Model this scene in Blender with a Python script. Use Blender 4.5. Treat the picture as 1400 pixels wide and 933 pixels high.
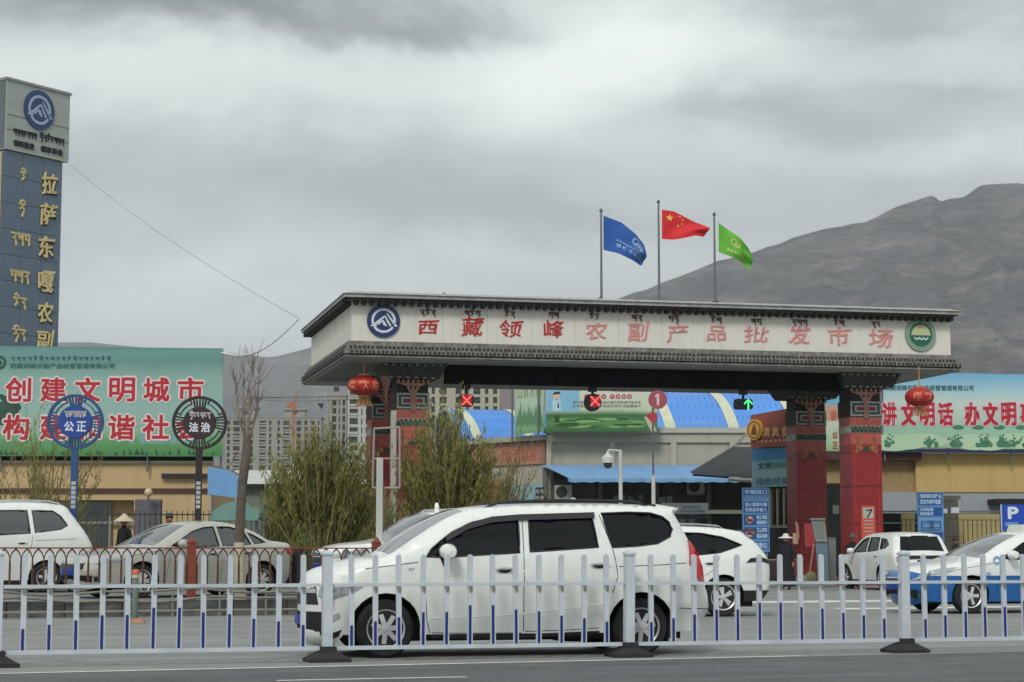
import bpy, bmesh, math, random
from mathutils import Vector, Matrix
from mathutils.geometry import delaunay_2d_cdt
random.seed(7)
R = math.radians
scene = bpy.context.scene
for _o in list(bpy.data.objects): bpy.data.objects.remove(_o)
COL = scene.collection

# ------------------------------------------------------------------ camera
CAM = Vector((0, 0, 1.15)); FPX = 2700.0; PITCH = math.atan(287.5 / FPX)
cd = bpy.data.cameras.new('camera'); cam = bpy.data.objects.new('camera', cd); COL.objects.link(cam)
cam.location = CAM; cam.rotation_euler = (R(90) + PITCH, 0, 0)
cd.sensor_width = 36; cd.lens = FPX / 1400 * 36; cd.clip_start = .1; cd.clip_end = 40000
scene.camera = cam
CP, SP = math.cos(PITCH), math.sin(PITCH)
def ray(px, py):
    x = (px - 700) / FPX; y = -(py - 466.5) / FPX
    return Vector((x, CP - y * SP, SP + y * CP))
def at(px, py, Y):
    d = ray(px, py); return CAM + d * (Y / d.y)
def ground(px, py, z=0.0):
    d = ray(px, py); return CAM + d * ((z - CAM.z) / d.z)

# ------------------------------------------------------------------ world: overcast sky
world = bpy.data.worlds.new('World'); scene.world = world; world.use_nodes = True
wt = world.node_tree; wt.nodes.clear()
SUN_EL, SUN_AZ = R(42), R(196)
def wn(t, **k):
    n = wt.nodes.new(t)
    for a, b in k.items(): setattr(n, a, b)
    return n
def build_world():
    L = wt.links.new
    out = wn('ShaderNodeOutputWorld'); add = wn('ShaderNodeAddShader')
    sky = wn('ShaderNodeTexSky', sky_type='NISHITA', sun_disc=False)
    sky.sun_elevation = SUN_EL; sky.sun_rotation = SUN_AZ; sky.altitude = 3600
    b1 = wn('ShaderNodeBackground'); b1.inputs['Strength'].default_value = 0.012   # thin blue veil above the cloud
    L(sky.outputs[0], b1.inputs[0])
    b2 = wn('ShaderNodeBackground'); b2.inputs['Strength'].default_value = 1.0
    tc = wn('ShaderNodeTexCoord'); D = tc.outputs['Generated']
    def math_(op, a, b=None, c=None, clamp=False):
        n = wn('ShaderNodeMath', operation=op, use_clamp=clamp)
        for i, v in enumerate((a, b, c)):
            if v is None: continue
            if isinstance(v, (int, float)): n.inputs[i].default_value = v
            else: L(v, n.inputs[i])
        return n.outputs[0]
    def noise(scale, detail, rough, stretch, dist=0.0, off=(0, 0, 0)):
        mp = wn('ShaderNodeMapping'); mp.inputs['Scale'].default_value = stretch
        mp.inputs['Location'].default_value = off
        L(D, mp.inputs[0]); n = wn('ShaderNodeTexNoise'); L(mp.outputs[0], n.inputs['Vector'])
        n.inputs['Scale'].default_value = scale; n.inputs['Detail'].default_value = detail
        n.inputs['Roughness'].default_value = rough; n.inputs['Distortion'].default_value = dist
        return n
    # warp the direction a little so that cloud banks have soft ragged edges
    nz = noise(8, 7, .62, (1, 1, 1.7), .3)
    sub = wn('ShaderNodeVectorMath', operation='SUBTRACT'); L(nz.outputs['Color'], sub.inputs[0]); sub.inputs[1].default_value = (.5, .5, .5)
    sc = wn('ShaderNodeVectorMath', operation='MULTIPLY'); L(sub.outputs[0], sc.inputs[0]); sc.inputs[1].default_value = (.15, .06, .085)
    ad = wn('ShaderNodeVectorMath', operation='ADD'); L(sc.outputs[0], ad.inputs[0]); L(D, ad.inputs[1])
    base = noise(5.5, 6, .5, (1, 1, 2.6), .3, (.3, 0, .2))
    fine = noise(20, 5, .55, (1, 1, 2.2), .4)
    v = math_('MULTIPLY_ADD', base.outputs['Fac'], .50, .31)
    v = math_('MULTIPLY_ADD', fine.outputs['Fac'], .10, v)
    def blob(v, px, py, sx, sy, amt):
        c = ray(px, py).normalized()
        s = wn('ShaderNodeVectorMath', operation='SUBTRACT'); L(ad.outputs[0], s.inputs[0]); s.inputs[1].default_value = c
        m = wn('ShaderNodeVectorMath', operation='MULTIPLY'); L(s.outputs[0], m.inputs[0])
        m.inputs[1].default_value = (FPX / sx, 1.2, FPX / sy)
        ln = wn('ShaderNodeVectorMath', operation='LENGTH'); L(m.outputs[0], ln.inputs[0])
        g = math_('POWER', math.e, math_('MULTIPLY', math_('POWER', ln.outputs['Value'], 2.0), -1.0))
        return math_('MULTIPLY_ADD', g, amt, v)
    for b in [(70, -14, 210, 46, -.34), (330, 10, 180, 34, -.34), (570, 22, 120, 26, -.32),
              (180, 120, 420, 60, .22), (760, 100, 280, 75, .28), (1000, 230, 260, 50, .10), (700, 350, 260, 40, .10), (1000, 60, 120, 30, .08), (880, 20, 260, 40, .10),
              (1050, 150, 150, 34, -.22), (1190, 15, 200, 26, -.20), (1330, 120, 90, 20, -.14), (1180, 185, 120, 25, -.12),
              (430, 260, 330, 90, -.12), (820, 270, 260, 90, -.07), (230, 430, 330, 70, .22), (620, 380, 200, 40, .08), (1360, 60, 90, 60, .10), (1340, 210, 160, 40, .16),
              (1000, 330, 200, 50, .05)]:
        v = blob(v, *b)
    cr = wn('ShaderNodeValToRGB'); L(v, cr.inputs[0])
    e = cr.color_ramp.elements
    e[0].position = .10; e[0].color = (.145, .170, .160, 1)
    e[1].position = .98; e[1].color = (.92, .97, .925, 1)
    a = cr.color_ramp.elements.new(.5); a.color = (.43, .462, .456, 1)
    L(cr.outputs[0], b2.inputs[0])
    L(b1.outputs[0], add.inputs[0]); L(b2.outputs[0], add.inputs[1]); L(add.outputs[0], out.inputs[0])
build_world()
sd = bpy.data.lights.new('sun', 'SUN'); sun = bpy.data.objects.new('sun', sd); COL.objects.link(sun)
sd.energy = 1.5; sd.angle = R(14); sd.color = (1, .985, .93)
sun.rotation_euler = (R(90) - SUN_EL, 0, -SUN_AZ + R(180) )
scene.view_settings.view_transform = 'Standard'; scene.view_settings.look = 'None'
scene.view_settings.exposure = 0.30; scene.view_settings.gamma = 1
scene.cycles.max_bounces = 6; scene.cycles.diffuse_bounces = 3; scene.cycles.glossy_bounces = 3
scene.cycles.transparent_max_bounces = 8

# ------------------------------------------------------------------ materials
MATS = {}
def mat(name, col, rough=.7, metal=0.0, var=.0, vscale=3.0, bump=0.0, bscale=20.0, coat=0.0, emit=0.0, spec=.5, stretch=(1, 1, 1), col2=None, dirt=0.0):
    """Principled material with procedural colour variation, optional bump and dirt."""
    if name in MATS: return MATS[name]
    m = bpy.data.materials.new(name); m.use_nodes = True; MATS[name] = m
    t = m.node_tree; b = t.nodes['Principled BSDF']; L = t.links.new
    col = tuple(col[:3])
    b.inputs['Base Color'].default_value = (*col, 1); b.inputs['Roughness'].default_value = rough
    b.inputs['Metallic'].default_value = metal; b.inputs['Coat Weight'].default_value = coat
    b.inputs['Coat Roughness'].default_value = .04; b.inputs['Specular IOR Level'].default_value = spec
    if emit: b.inputs['Emission Color'].default_value = (*col, 1); b.inputs['Emission Strength'].default_value = emit
    if var or bump or dirt:
        tc = t.nodes.new('ShaderNodeTexCoord'); mp = t.nodes.new('ShaderNodeMapping'); mp.inputs['Scale'].default_value = stretch
        L(tc.outputs['Object'], mp.inputs[0])
    if var:
        n = t.nodes.new('ShaderNodeTexNoise'); n.inputs['Scale'].default_value = vscale; n.inputs['Detail'].default_value = 6
        n.inputs['Roughness'].default_value = .65
        L(mp.outputs[0], n.inputs['Vector']); r = t.nodes.new('ShaderNodeValToRGB'); L(n.outputs['Fac'], r.inputs[0])
        c2 = col2 or tuple(min(1, c * (1 + var)) for c in col); c1 = col if col2 else tuple(c * (1 - var) for c in col)
        r.color_ramp.elements[0].position = .32; r.color_ramp.elements[0].color = (*c1, 1)
        r.color_ramp.elements[1].position = .68; r.color_ramp.elements[1].color = (*c2, 1)
        src = r.outputs[0]
        if dirt:
            n2 = t.nodes.new('ShaderNodeTexNoise'); n2.inputs['Scale'].default_value = .9; n2.inputs['Detail'].default_value = 8; n2.inputs['Roughness'].default_value = .75
            mp2 = t.nodes.new('ShaderNodeMapping'); mp2.inputs['Scale'].default_value = (3, 3, .5); L(tc.outputs['Object'], mp2.inputs[0]); L(mp2.outputs[0], n2.inputs['Vector'])
            r2 = t.nodes.new('ShaderNodeValToRGB'); r2.color_ramp.elements[0].position = .5; r2.color_ramp.elements[1].position = .75; L(n2.outputs['Fac'], r2.inputs[0])
            mm = t.nodes.new('ShaderNodeMath'); mm.operation = 'MULTIPLY'; mm.inputs[1].default_value = dirt; L(r2.outputs[0], mm.inputs[0])
            mx = t.nodes.new('ShaderNodeMix'); mx.data_type = 'RGBA'; L(mm.outputs[0], mx.inputs[0]); L(src, mx.inputs[6]); mx.inputs[7].default_value = (col[0] * .35, col[1] * .33, col[2] * .3, 1)
            src = mx.outputs[2]
        L(src, b.inputs['Base Color'])
        if emit: L(src, b.inputs['Emission Color'])
    if bump:
        n = t.nodes.new('ShaderNodeTexNoise'); n.inputs['Scale'].default_value = bscale; n.inputs['Detail'].default_value = 5
        L(mp.outputs[0], n.inputs['Vector']); bp = t.nodes.new('ShaderNodeBump'); bp.inputs['Strength'].default_value = bump
        bp.inputs['Distance'].default_value = .02; L(n.outputs['Fac'], bp.inputs['Height']); L(bp.outputs[0], b.inputs['Normal'])
    return m

def print_mat(name, stops, nscale=2.0, namt=.15, hills=None, seed=0.0):
    """Printed banner: vertical colour bands (generated Z) broken up by noise."""
    m = bpy.data.materials.new(name); m.use_nodes = True; MATS[name] = m
    t = m.node_tree; b = t.nodes['Principled BSDF']; L = t.links.new; b.inputs['Roughness'].default_value = .55
    tc = t.nodes.new('ShaderNodeTexCoord'); sx = t.nodes.new('ShaderNodeSeparateXYZ'); L(tc.outputs['Generated'], sx.inputs[0])
    mp = t.nodes.new('ShaderNodeMapping'); mp.inputs['Scale'].default_value = (1, 1, 1.6); mp.inputs['Location'].default_value = (seed, 0, seed * .7); L(tc.outputs['Object'], mp.inputs[0])
    n = t.nodes.new('ShaderNodeTexNoise'); n.inputs['Scale'].default_value = nscale * .25; n.inputs['Detail'].default_value = 7; n.inputs['Roughness'].default_value = .6; L(mp.outputs[0], n.inputs['Vector'])
    a = t.nodes.new('ShaderNodeMath'); a.operation = 'SUBTRACT'; L(n.outputs['Fac'], a.inputs[0]); a.inputs[1].default_value = .5
    a2 = t.nodes.new('ShaderNodeMath'); a2.operation = 'MULTIPLY_ADD'; L(a.outputs[0], a2.inputs[0]); a2.inputs[1].default_value = namt; L(sx.outputs['Z'], a2.inputs[2])
    r = t.nodes.new('ShaderNodeValToRGB'); L(a2.outputs[0], r.inputs[0]); els = r.color_ramp.elements
    els[0].position = stops[0][0]; els[0].color = (*stops[0][1], 1); els[1].position = stops[-1][0]; els[1].color = (*stops[-1][1], 1)
    for p, c in stops[1:-1]:
        e = els.new(p); e.color = (*c, 1)
    L(r.outputs[0], b.inputs['Base Color'])
    return m

def srgb(r, g, b):
    f = lambda c: ((c / 255 + .055) / 1.055) ** 2.4 if c > 10 else c / 255 / 12.92
    return (f(r), f(g), f(b))

# ------------------------------------------------------------------ mesh helpers
class MB:
    def __init__(s): s.v = []; s.f = []; s.m = []
    def add(s, vs, fs, mi=0):
        o = len(s.v); s.v += [tuple(v) for v in vs]; s.f += [tuple(i + o for i in f) for f in fs]; s.m += [mi] * len(fs); return s
    def box(s, x0, x1, y0, y1, z0, z1, mi=0):
        return s.add([(x0, y0, z0), (x1, y0, z0), (x1, y1, z0), (x0, y1, z0), (x0, y0, z1), (x1, y0, z1), (x1, y1, z1), (x0, y1, z1)],
                     [(0, 3, 2, 1), (4, 5, 6, 7), (0, 1, 5, 4), (1, 2, 6, 5), (2, 3, 7, 6), (3, 0, 4, 7)], mi)
    def frust(s, b, z0, t, z1, mi=0):
        x0, x1, y0, y1 = b; X0, X1, Y0, Y1 = t
        return s.add([(x0, y0, z0), (x1, y0, z0), (x1, y1, z0), (x0, y1, z0), (X0, Y0, z1), (X1, Y0, z1), (X1, Y1, z1), (X0, Y1, z1)],
                     [(0, 3, 2, 1), (4, 5, 6, 7), (0, 1, 5, 4), (1, 2, 6, 5), (2, 3, 7, 6), (3, 0, 4, 7)], mi)
    def prism(s, poly, y0, y1, mi=0):
        """polygon given in (x,z), extruded from y0 to y1."""
        a = sum(poly[i][0] * poly[(i + 1) % len(poly)][1] - poly[(i + 1) % len(poly)][0] * poly[i][1] for i in range(len(poly)))
        if a < 0: poly = poly[::-1]
        n = len(poly)
        vs = [(x, y0, z) for x, z in poly] + [(x, y1, z) for x, z in poly]
        fs = [tuple(range(n)), tuple(range(2 * n - 1, n - 1, -1))] + [(j, i, i + n, j + n) for i, j in ((i, (i + 1) % n) for i in range(n))]
        return s.add(vs, fs, mi)
    def tube(s, pts, rad, n=6, mi=0, caps=True):
        pts = [Vector(p) for p in pts]; rs = rad if isinstance(rad, (list, tuple)) else [rad] * len(pts)
        vs = []; fs = []; ref = None
        for i, p in enumerate(pts):
            d = (pts[min(i + 1, len(pts) - 1)] - pts[max(i - 1, 0)]).normalized()
            if ref is None: ref = Vector((0, 0, 1)) if abs(d.z) < .9 else Vector((1, 0, 0))
            a = d.cross(ref).normalized(); bb = d.cross(a).normalized(); ref = -bb if False else ref
            for k in range(n):
                t = 2 * math.pi * k / n; vs.append(p + (a * math.cos(t) + bb * math.sin(t)) * rs[i])
        for i in range(len(pts) - 1):
            for k in range(n):
                fs.append((i * n + k, i * n + (k + 1) % n, (i + 1) * n + (k + 1) % n, (i + 1) * n + k))
        if caps: fs += [tuple(range(n))[::-1], tuple(range((len(pts) - 1) * n, len(pts) * n))]
        return s.add(vs, fs, mi)
    def lathe(s, prof, c=(0, 0, 0), n=24, axis='z', mi=0, sx=1.0):
        """prof: list of (radius, height)."""
        vs = []; fs = []
        for r, h in prof:
            for k in range(n):
                t = 2 * math.pi * k / n; a, b = r * math.cos(t), r * math.sin(t)
                p = (a * sx, b, h) if axis == 'z' else ((a, h, b) if axis == 'y' else (h, a, b))
                vs.append((p[0] + c[0], p[1] + c[1], p[2] + c[2]))
        for i in range(len(prof) - 1):
            for k in range(n): fs.append((i * n + k, i * n + (k + 1) % n, (i + 1) * n + (k + 1) % n, (i + 1) * n + k))
        fs += [tuple(range(n)), tuple(range((len(prof) - 1) * n, len(prof) * n))]
        return s.add(vs, fs, mi)
    def disc(s, cx, cz, r, y0, y1, n=36, mi=0, rin=0, a0=0, a1=2 * math.pi, rz=None):
        rz = rz or 1.0
        if not rin and a1 - a0 > 6.28:
            return s.prism([(cx + r * math.cos(2 * math.pi * k / n), cz + rz * r * math.sin(2 * math.pi * k / n)) for k in range(n)], y0, y1, mi)
        k = max(2, int(n * (a1 - a0) / 6.283))
        for i in range(k):
            t0 = a0 + (a1 - a0) * i / k; t1 = a0 + (a1 - a0) * (i + 1) / k
            s.prism([(cx + rin * math.cos(t0), cz + rz * rin * math.sin(t0)), (cx + r * math.cos(t0), cz + rz * r * math.sin(t0)),
                     (cx + r * math.cos(t1), cz + rz * r * math.sin(t1)), (cx + rin * math.cos(t1), cz + rz * rin * math.sin(t1))], y0, y1, mi)
        return s
    def stroke(s, pts, w, y0, y1, mi=0):
        """flat ribbon along a 2-D polyline in (x,z)."""
        for (x0, z0), (x1, z1) in zip(pts, pts[1:]):
            dx, dz = x1 - x0, z1 - z0; l = math.hypot(dx, dz) or 1e-6; nx, nz = -dz / l * w / 2, dx / l * w / 2; ex, ez = dx / l * w * .35, dz / l * w * .35
            s.prism([(x0 + nx - ex, z0 + nz - ez), (x0 - nx - ex, z0 - nz - ez), (x1 - nx + ex, z1 - nz + ez), (x1 + nx + ex, z1 + nz + ez)], y0, y1, mi)
        return s
    def mesh(s, name, mats, smooth=False, merge=False):
        me = bpy.data.meshes.new(name); me.from_pydata(s.v, [], s.f)
        for m in (mats if isinstance(mats, (list, tuple)) else [mats]): me.materials.append(m)
        me.polygons.foreach_set('material_index', s.m)
        if merge or True:
            bm = bmesh.new(); bm.from_mesh(me)
            if merge: bmesh.ops.remove_doubles(bm, verts=bm.verts, dist=1e-4)
            bmesh.ops.recalc_face_normals(bm, faces=bm.faces)
            bm.to_mesh(me); bm.free()
        if smooth:
            me.polygons.foreach_set('use_smooth', [True] * len(me.polygons))
            if smooth is not True: me.set_sharp_from_angle(angle=R(smooth))
        me.update(); return me
    def build(s, name, mats, parent=None, smooth=False, loc=None, **k):
        return link(name, s.mesh(name, mats, smooth, **k), parent, loc)
def link(name, me, parent=None, loc=None, rot=None, scale=None):
    o = bpy.data.objects.new(name, me); COL.objects.link(o)
    if parent: o.parent = parent
    if loc is not None: o.location = loc
    if rot is not None: o.rotation_euler = rot
    if scale is not None: o.scale = scale
    return o
def tag(o, label=None, cat=None, group=None, kind=None):
    if label: o['label'] = label
    if cat: o['category'] = cat
    if group: o['group'] = group
    if kind: o['kind'] = kind
    return o
def thing(name, label, cat, loc=(0, 0, 0), rz=0.0, group=None):
    o = bpy.data.objects.new(name, None); COL.objects.link(o); o.location = loc; o.rotation_euler = (0, 0, rz)
    o.empty_display_size = .3
    return tag(o, label, cat, group)
class Fr:
    """A vertical plane standing on the ground: u along it, v behind it, z up."""
    def __init__(s, px, Y, ang, z=0.0):
        p = at(px, 754, Y); s.o = Vector((p.x, p.y, z)); s.a = ang
        s.u = Vector((math.cos(ang), math.sin(ang), 0)); s.n = Vector((-math.sin(ang), math.cos(ang), 0))
    def hit(s, px, py, v=0.0):
        d = ray(px, py); t = ((s.o - CAM).dot(s.n) + v) / d.dot(s.n); p = CAM + d * t - s.o
        return (p.dot(s.u), p.z)
    def U(s, px, v=0.0, py=754): return s.hit(px, py, v)[0]
    def Z(s, px, py, v=0.0): return s.hit(px, py, v)[1]
    def P(s, pts, v=0.0): return [s.hit(x, y, v) for x, y in pts]
    def W(s, u, v, z=0.0): return s.o + s.u * u + s.n * v + Vector((0, 0, z))
    def thing(s, name, label, cat, u=0, v=0, z=0, group=None):
        e = thing(name, label, cat, s.W(u, v, z), s.a, group); return e

# ------------------------------------------------------------------ lettering
_tc = {}
def char_geo(ch, bold=.0):
    k = (ch, bold)
    if k in _tc: return _tc[k]
    c = bpy.data.curves.new('glyph', 'FONT'); c.body = ch; c.size = 1; c.offset = bold; c.resolution_u = 3
    o = bpy.data.objects.new('glyph', c); COL.objects.link(o)
    dg = bpy.context.evaluated_depsgraph_get(); me = bpy.data.meshes.new_from_object(o.evaluated_get(dg))
    vs = [(v.co.x, v.co.y) for v in me.vertices]; fs = [tuple(p.vertices) for p in me.polygons]
    bpy.data.objects.remove(o); bpy.data.curves.remove(c); bpy.data.meshes.remove(me)
    _tc[k] = (vs, fs); return _tc[k]
def put_text(mb, s, x0, x1, z0, z1, y, mi=0, bold=.0, thick=0.0, skew=0.0, wob=None):
    """lettering fitted into the box x0..x1, z0..z1 on the plane y (facing -y); thick>0 gives raised letters.
    bold widens the strokes by laying shifted copies half a millimetre apart."""
    vs, fs = char_geo(s, 0)
    if not vs: return mb
    a0 = min(v[0] for v in vs); a1 = max(v[0] for v in vs); b0 = min(v[1] for v in vs); b1 = max(v[1] for v in vs)
    hgt = z1 - z0; bw = bold * hgt
    X0, X1, Z0, Z1 = x0 + bw, x1 - bw, z0 + bw, z1 - bw
    def T(v):
        p, q = (v[0] - a0) / max(1e-6, a1 - a0), (v[1] - b0) / max(1e-6, b1 - b0)
        if wob: p, q = wob(p, q)
        return (X0 + p * (X1 - X0) + skew * (q - .5) * hgt, Z0 + q * (Z1 - Z0))
    pts = [T(v) for v in vs]
    sh = [(0, 0)] if not bold else [(bw * math.cos(t), bw * math.sin(t)) for t in [math.pi / 4 + math.pi / 2 * k for k in range(4)]] + ([(bw, 0), (-bw, 0), (0, bw), (0, -bw)] if bold > .05 else [])
    if thick:
        n = len(pts); ed = {}
        for f in fs:
            for i in range(len(f)): ed[(f[i], f[(i + 1) % len(f)])] = 1
        side = [(a, b, b + n, a + n) for a, b in ed if (b, a) not in ed]
    for k, (dx, dz) in enumerate(sh):
        e = k * .0006
        if not thick: mb.add([(x + dx, y - e, z + dz) for x, z in pts], fs, mi)
        else: mb.add([(x + dx, y - thick - e, z + dz) for x, z in pts] + [(x + dx, y, z + dz) for x, z in pts], list(fs) + side, mi)
    return mb
# rough Tibetan letter forms as pen strokes in a unit box
TIB = [
 [[(0, 1), (1, 1)], [(.75, 1), (.7, .72), (.3, .58), (.72, .42), (.85, -.1)]],
 [[(0, 1), (1, 1)], [(.12, 1), (.12, .6), (.4, .52)], [(.55, 1), (.5, .5), (.86, .45)], [(.88, 1), (.88, -.05)]],
 [[(0, 1), (.9, 1)], [(.3, 1), (.3, .6), (.65, .5), (.4, .1)]],
 [[(0, 1), (1, 1)], [(.2, 1), (.2, .55), (.5, .5)], [(.52, 1), (.25, .78)], [(.85, 1), (.85, 0)]],
 [[(0, 1), (.8, 1)], [(.55, 1), (.3, .75), (.65, .5), (.2, .2)], [(.2, 1.28), (.45, 1.45), (.8, 1.2)]],
 [[(0, 1), (1, 1)], [(.5, 1), (.5, .6), (.15, .5)], [(.5, .6), (.9, .45), (.7, 0), (.55, -.35)], [(.15, 1.2), (.5, 1.42), (.9, 1.3)]],
 [[(0, 1), (.6, 1)], [(.3, 1), (.3, .65), (.6, .3)]],
]
def put_tib(mb, idx, x0, x1, z0, z1, y, w, mi=0, th=.01):
    n = len(idx)
    for k, i in enumerate(idx):
        a = x0 + (x1 - x0) * (k + .08) / n; b = x0 + (x1 - x0) * (k + .92) / n
        for st in TIB[i]:
            mb.stroke([(a + p * (b - a), z0 + (z1 - z0) * (.25 + .6 * q)) for p, q in st], w, y - th, y, mi)
    return mb
def logo_mountain(parent, cx, cz, r, y, blue, white, rz=1.0):
    """round company emblem: blue disc, white ring, white folded mountain."""
    d = MB().disc(cx, cz, r, y - .06, y, 40).build('emblem_disc', blue, parent)
    m = MB(); m.disc(cx, cz, r * .74, y - .075, y - .0605, 40, rin=r * .60, a0=R(-20 + 0), a1=R(200))
    m.disc(cx, cz, r * .74, y - .075, y - .0605, 40, rin=r * .60, a0=R(214), a1=R(326))
    q = lambda pts: [(cx + a * r, cz + b * r) for a, b in pts]
    for pts in ([(-.82, -.35), (.02, .30), (.10, .22), (-.45, -.22), (-.40, -.35)], [(.02, .30), (.12, .30), (.48, -.3), (.36, -.33)],
                [(.14, .46), (.24, .44), (.86, -.34), (.68, -.34)], [(-.42, -.22), (-.14, .02), (-.10, -.08), (-.30, -.26)], [(-.12, 0), (.0, .04), (.22, -.34), (.0, -.28)],
                [(.06, .28), (.12, .2), (.30, -.18), (.2, -.12)]):
        m.prism(q(pts), y - .075, y - .0605)
    m.build('emblem_mark', white, parent)
    return d
# =================================================================== SETTING
asph = mat('asphalt_dark', (.085, .088, .09), .85, var=.22, vscale=1.2, bump=.5, bscale=90, col2=(.125, .128, .128))
conc = mat('asphalt_worn', (.20, .205, .20), .8, var=.2, vscale=.35, bump=.3, bscale=60, col2=(.26, .265, .255), stretch=(.4, 1, 1))
def wear(m, ang, amt):
    t = m.node_tree; b = t.nodes['Principled BSDF']; L = t.links.new; src = b.inputs['Base Color'].links[0].from_socket
    tc = t.nodes.new('ShaderNodeTexCoord'); mp = t.nodes.new('ShaderNodeMapping'); mp.vector_type = 'TEXTURE'; mp.inputs['Rotation'].default_value = (0, 0, ang); mp.inputs['Scale'].default_value = (14, .55, 1); L(tc.outputs['Object'], mp.inputs[0])
    n = t.nodes.new('ShaderNodeTexNoise'); n.inputs['Scale'].default_value = 1; n.inputs['Detail'].default_value = 8; n.inputs['Roughness'].default_value = .7; L(mp.outputs[0], n.inputs['Vector'])
    n2 = t.nodes.new('ShaderNodeTexNoise'); n2.inputs['Scale'].default_value = 38; n2.inputs['Detail'].default_value = 3; L(tc.outputs['Object'], n2.inputs['Vector'])
    v = t.nodes.new('ShaderNodeTexVoronoi'); v.feature = 'DISTANCE_TO_EDGE'; v.inputs['Scale'].default_value = .16; v.inputs['Randomness'].default_value = 1
    nd = t.nodes.new('ShaderNodeTexNoise'); nd.inputs['Scale'].default_value = 1.2; nd.inputs['Detail'].default_value = 6; L(tc.outputs['Object'], nd.inputs['Vector'])
    mxv = t.nodes.new('ShaderNodeMix'); mxv.data_type = 'VECTOR'; mxv.inputs[0].default_value = .35; L(tc.outputs['Object'], mxv.inputs[4]); L(nd.outputs['Color'], mxv.inputs[5])
    va = t.nodes.new('ShaderNodeVectorMath'); va.operation = 'MULTIPLY_ADD'; L(nd.outputs['Color'], va.inputs[0]); va.inputs[1].default_value = (1.6, 1.6, 0); L(tc.outputs['Object'], va.inputs[2]); L(va.outputs[0], v.inputs['Vector'])
    cr = t.nodes.new('ShaderNodeMapRange'); L(v.outputs['Distance'], cr.inputs[0]); cr.inputs[1].default_value = 0; cr.inputs[2].default_value = .012; cr.inputs[3].default_value = .82; cr.inputs[4].default_value = 1
    mr = t.nodes.new('ShaderNodeMapRange'); L(n.outputs['Fac'], mr.inputs[0]); mr.inputs[1].default_value = .3; mr.inputs[2].default_value = .7; mr.inputs[3].default_value = 1 - amt; mr.inputs[4].default_value = 1 + amt
    m2 = t.nodes.new('ShaderNodeMapRange'); L(n2.outputs['Fac'], m2.inputs[0]); m2.inputs[1].default_value = .3; m2.inputs[2].default_value = .7; m2.inputs[3].default_value = .85; m2.inputs[4].default_value = 1.15
    a = t.nodes.new('ShaderNodeMath'); a.operation = 'MULTIPLY'; L(mr.outputs[0], a.inputs[0]); L(m2.outputs[0], a.inputs[1])
    a2 = t.nodes.new('ShaderNodeMath'); a2.operation = 'MULTIPLY'; L(a.outputs[0], a2.inputs[0]); L(cr.outputs[0], a2.inputs[1])
    vm = t.nodes.new('ShaderNodeVectorMath'); vm.operation = 'SCALE'; L(src, vm.inputs[0]); L(a2.outputs[0], vm.inputs['Scale']); L(vm.outputs[0], b.inputs['Base Color'])
wear(asph, .39, .30); wear(conc, .39, .26)
lotm = mat('paving_grey', (.17, .17, .16), .85, var=.25, vscale=.6, bump=.3, bscale=40)
earth = mat('dusty_ground', (.16, .145, .12), .95, var=.3, vscale=.02)
lane_w = mat('road_paint_white', (.62, .62, .58), .7, var=.25, vscale=6)
kerbm = mat('kerb_stone', (.12, .12, .115), .85, var=.35, vscale=4, bump=.3)

MB().add([(-8000, -300, -.012), (8000, -300, -.012), (8000, 9500, -.012), (-8000, 9500, -.012)], [(0, 1, 2, 3)]).build('ground', earth)['kind'] = 'structure'
LA, LB = ground(0, 922), ground(1130, 897)
rd = (LB - LA).normalized(); rn = Vector((-rd.y, rd.x, 0)); RANG = math.atan2(rd.y, rd.x)
def rp(s, t, z=0.0): return LA + rd * s + rn * t + Vector((0, 0, z))
MB().add([rp(-120, -30), rp(160, -30), rp(160, 170), rp(-120, 170)], [(0, 1, 2, 3)]).build('road', conc)['kind'] = 'structure'
MB().add([rp(-120, -30, .004), rp(160, -30, .004), rp(160, -.06, .004), rp(-120, -.06, .004)], [(0, 1, 2, 3)]).build('near_lane', asph)['kind'] = 'structure'
m = MB()
m.add([rp(-60, -.07, .008), rp(8.6, -.07, .008), rp(8.6, .05, .008), rp(-60, .05, .008)], [(0, 1, 2, 3)])
a, b = ground(380, 931, .008), ground(640, 926, .008)
m.add([a, b, b + rn * .10, a + rn * .10], [(0, 1, 2, 3)])
c0 = ground(1015, 825, .004); c1 = ground(1262, 822.5, .004)
m.add([c0, c1, c1 + Vector((0, 1.6, 0)), c0 + Vector((0, 1.6, 0))], [(0, 1, 2, 3)])
c0 = ground(1150, 834, .008); c1 = ground(1520, 829, .008)
m.add([c0, c1, c1 + Vector((0, 1.1, 0)), c0 + Vector((0, 1.1, 0))], [(0, 1, 2, 3)])
for k in range(3):
    c0 = ground(560 + k * 150, 838, .008); m.add([c0, c0 + rd * 2.6, c0 + rd * 2.6 + rn * .15, c0 + rn * .15], [(0, 1, 2, 3)])
m.build('road_marking', lane_w)['kind'] = 'structure'

# raised lot on the left behind the brown railing, with its kerb
KF = Fr(10, 34.6, math.atan2(.40, 1)); LOTZ = .25
m = MB(); m.box(-60, 9.4, .0, 60, -.3, LOTZ)
lot = m.build('parking_lot', lotm, loc=KF.o); lot.rotation_euler = (0, 0, KF.a); lot['kind'] = 'structure'
kerb = thing('kerb', None, None, KF.o, KF.a); kerb['kind'] = 'structure'
ks = MB().box(0, .98, -.16, -.002, 0, LOTZ + .03).mesh('kerb_block', kerbm)
for k in range(-14, 9): link('kerb_block', ks, kerb, (k * 1.0, 0, 0))

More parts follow.
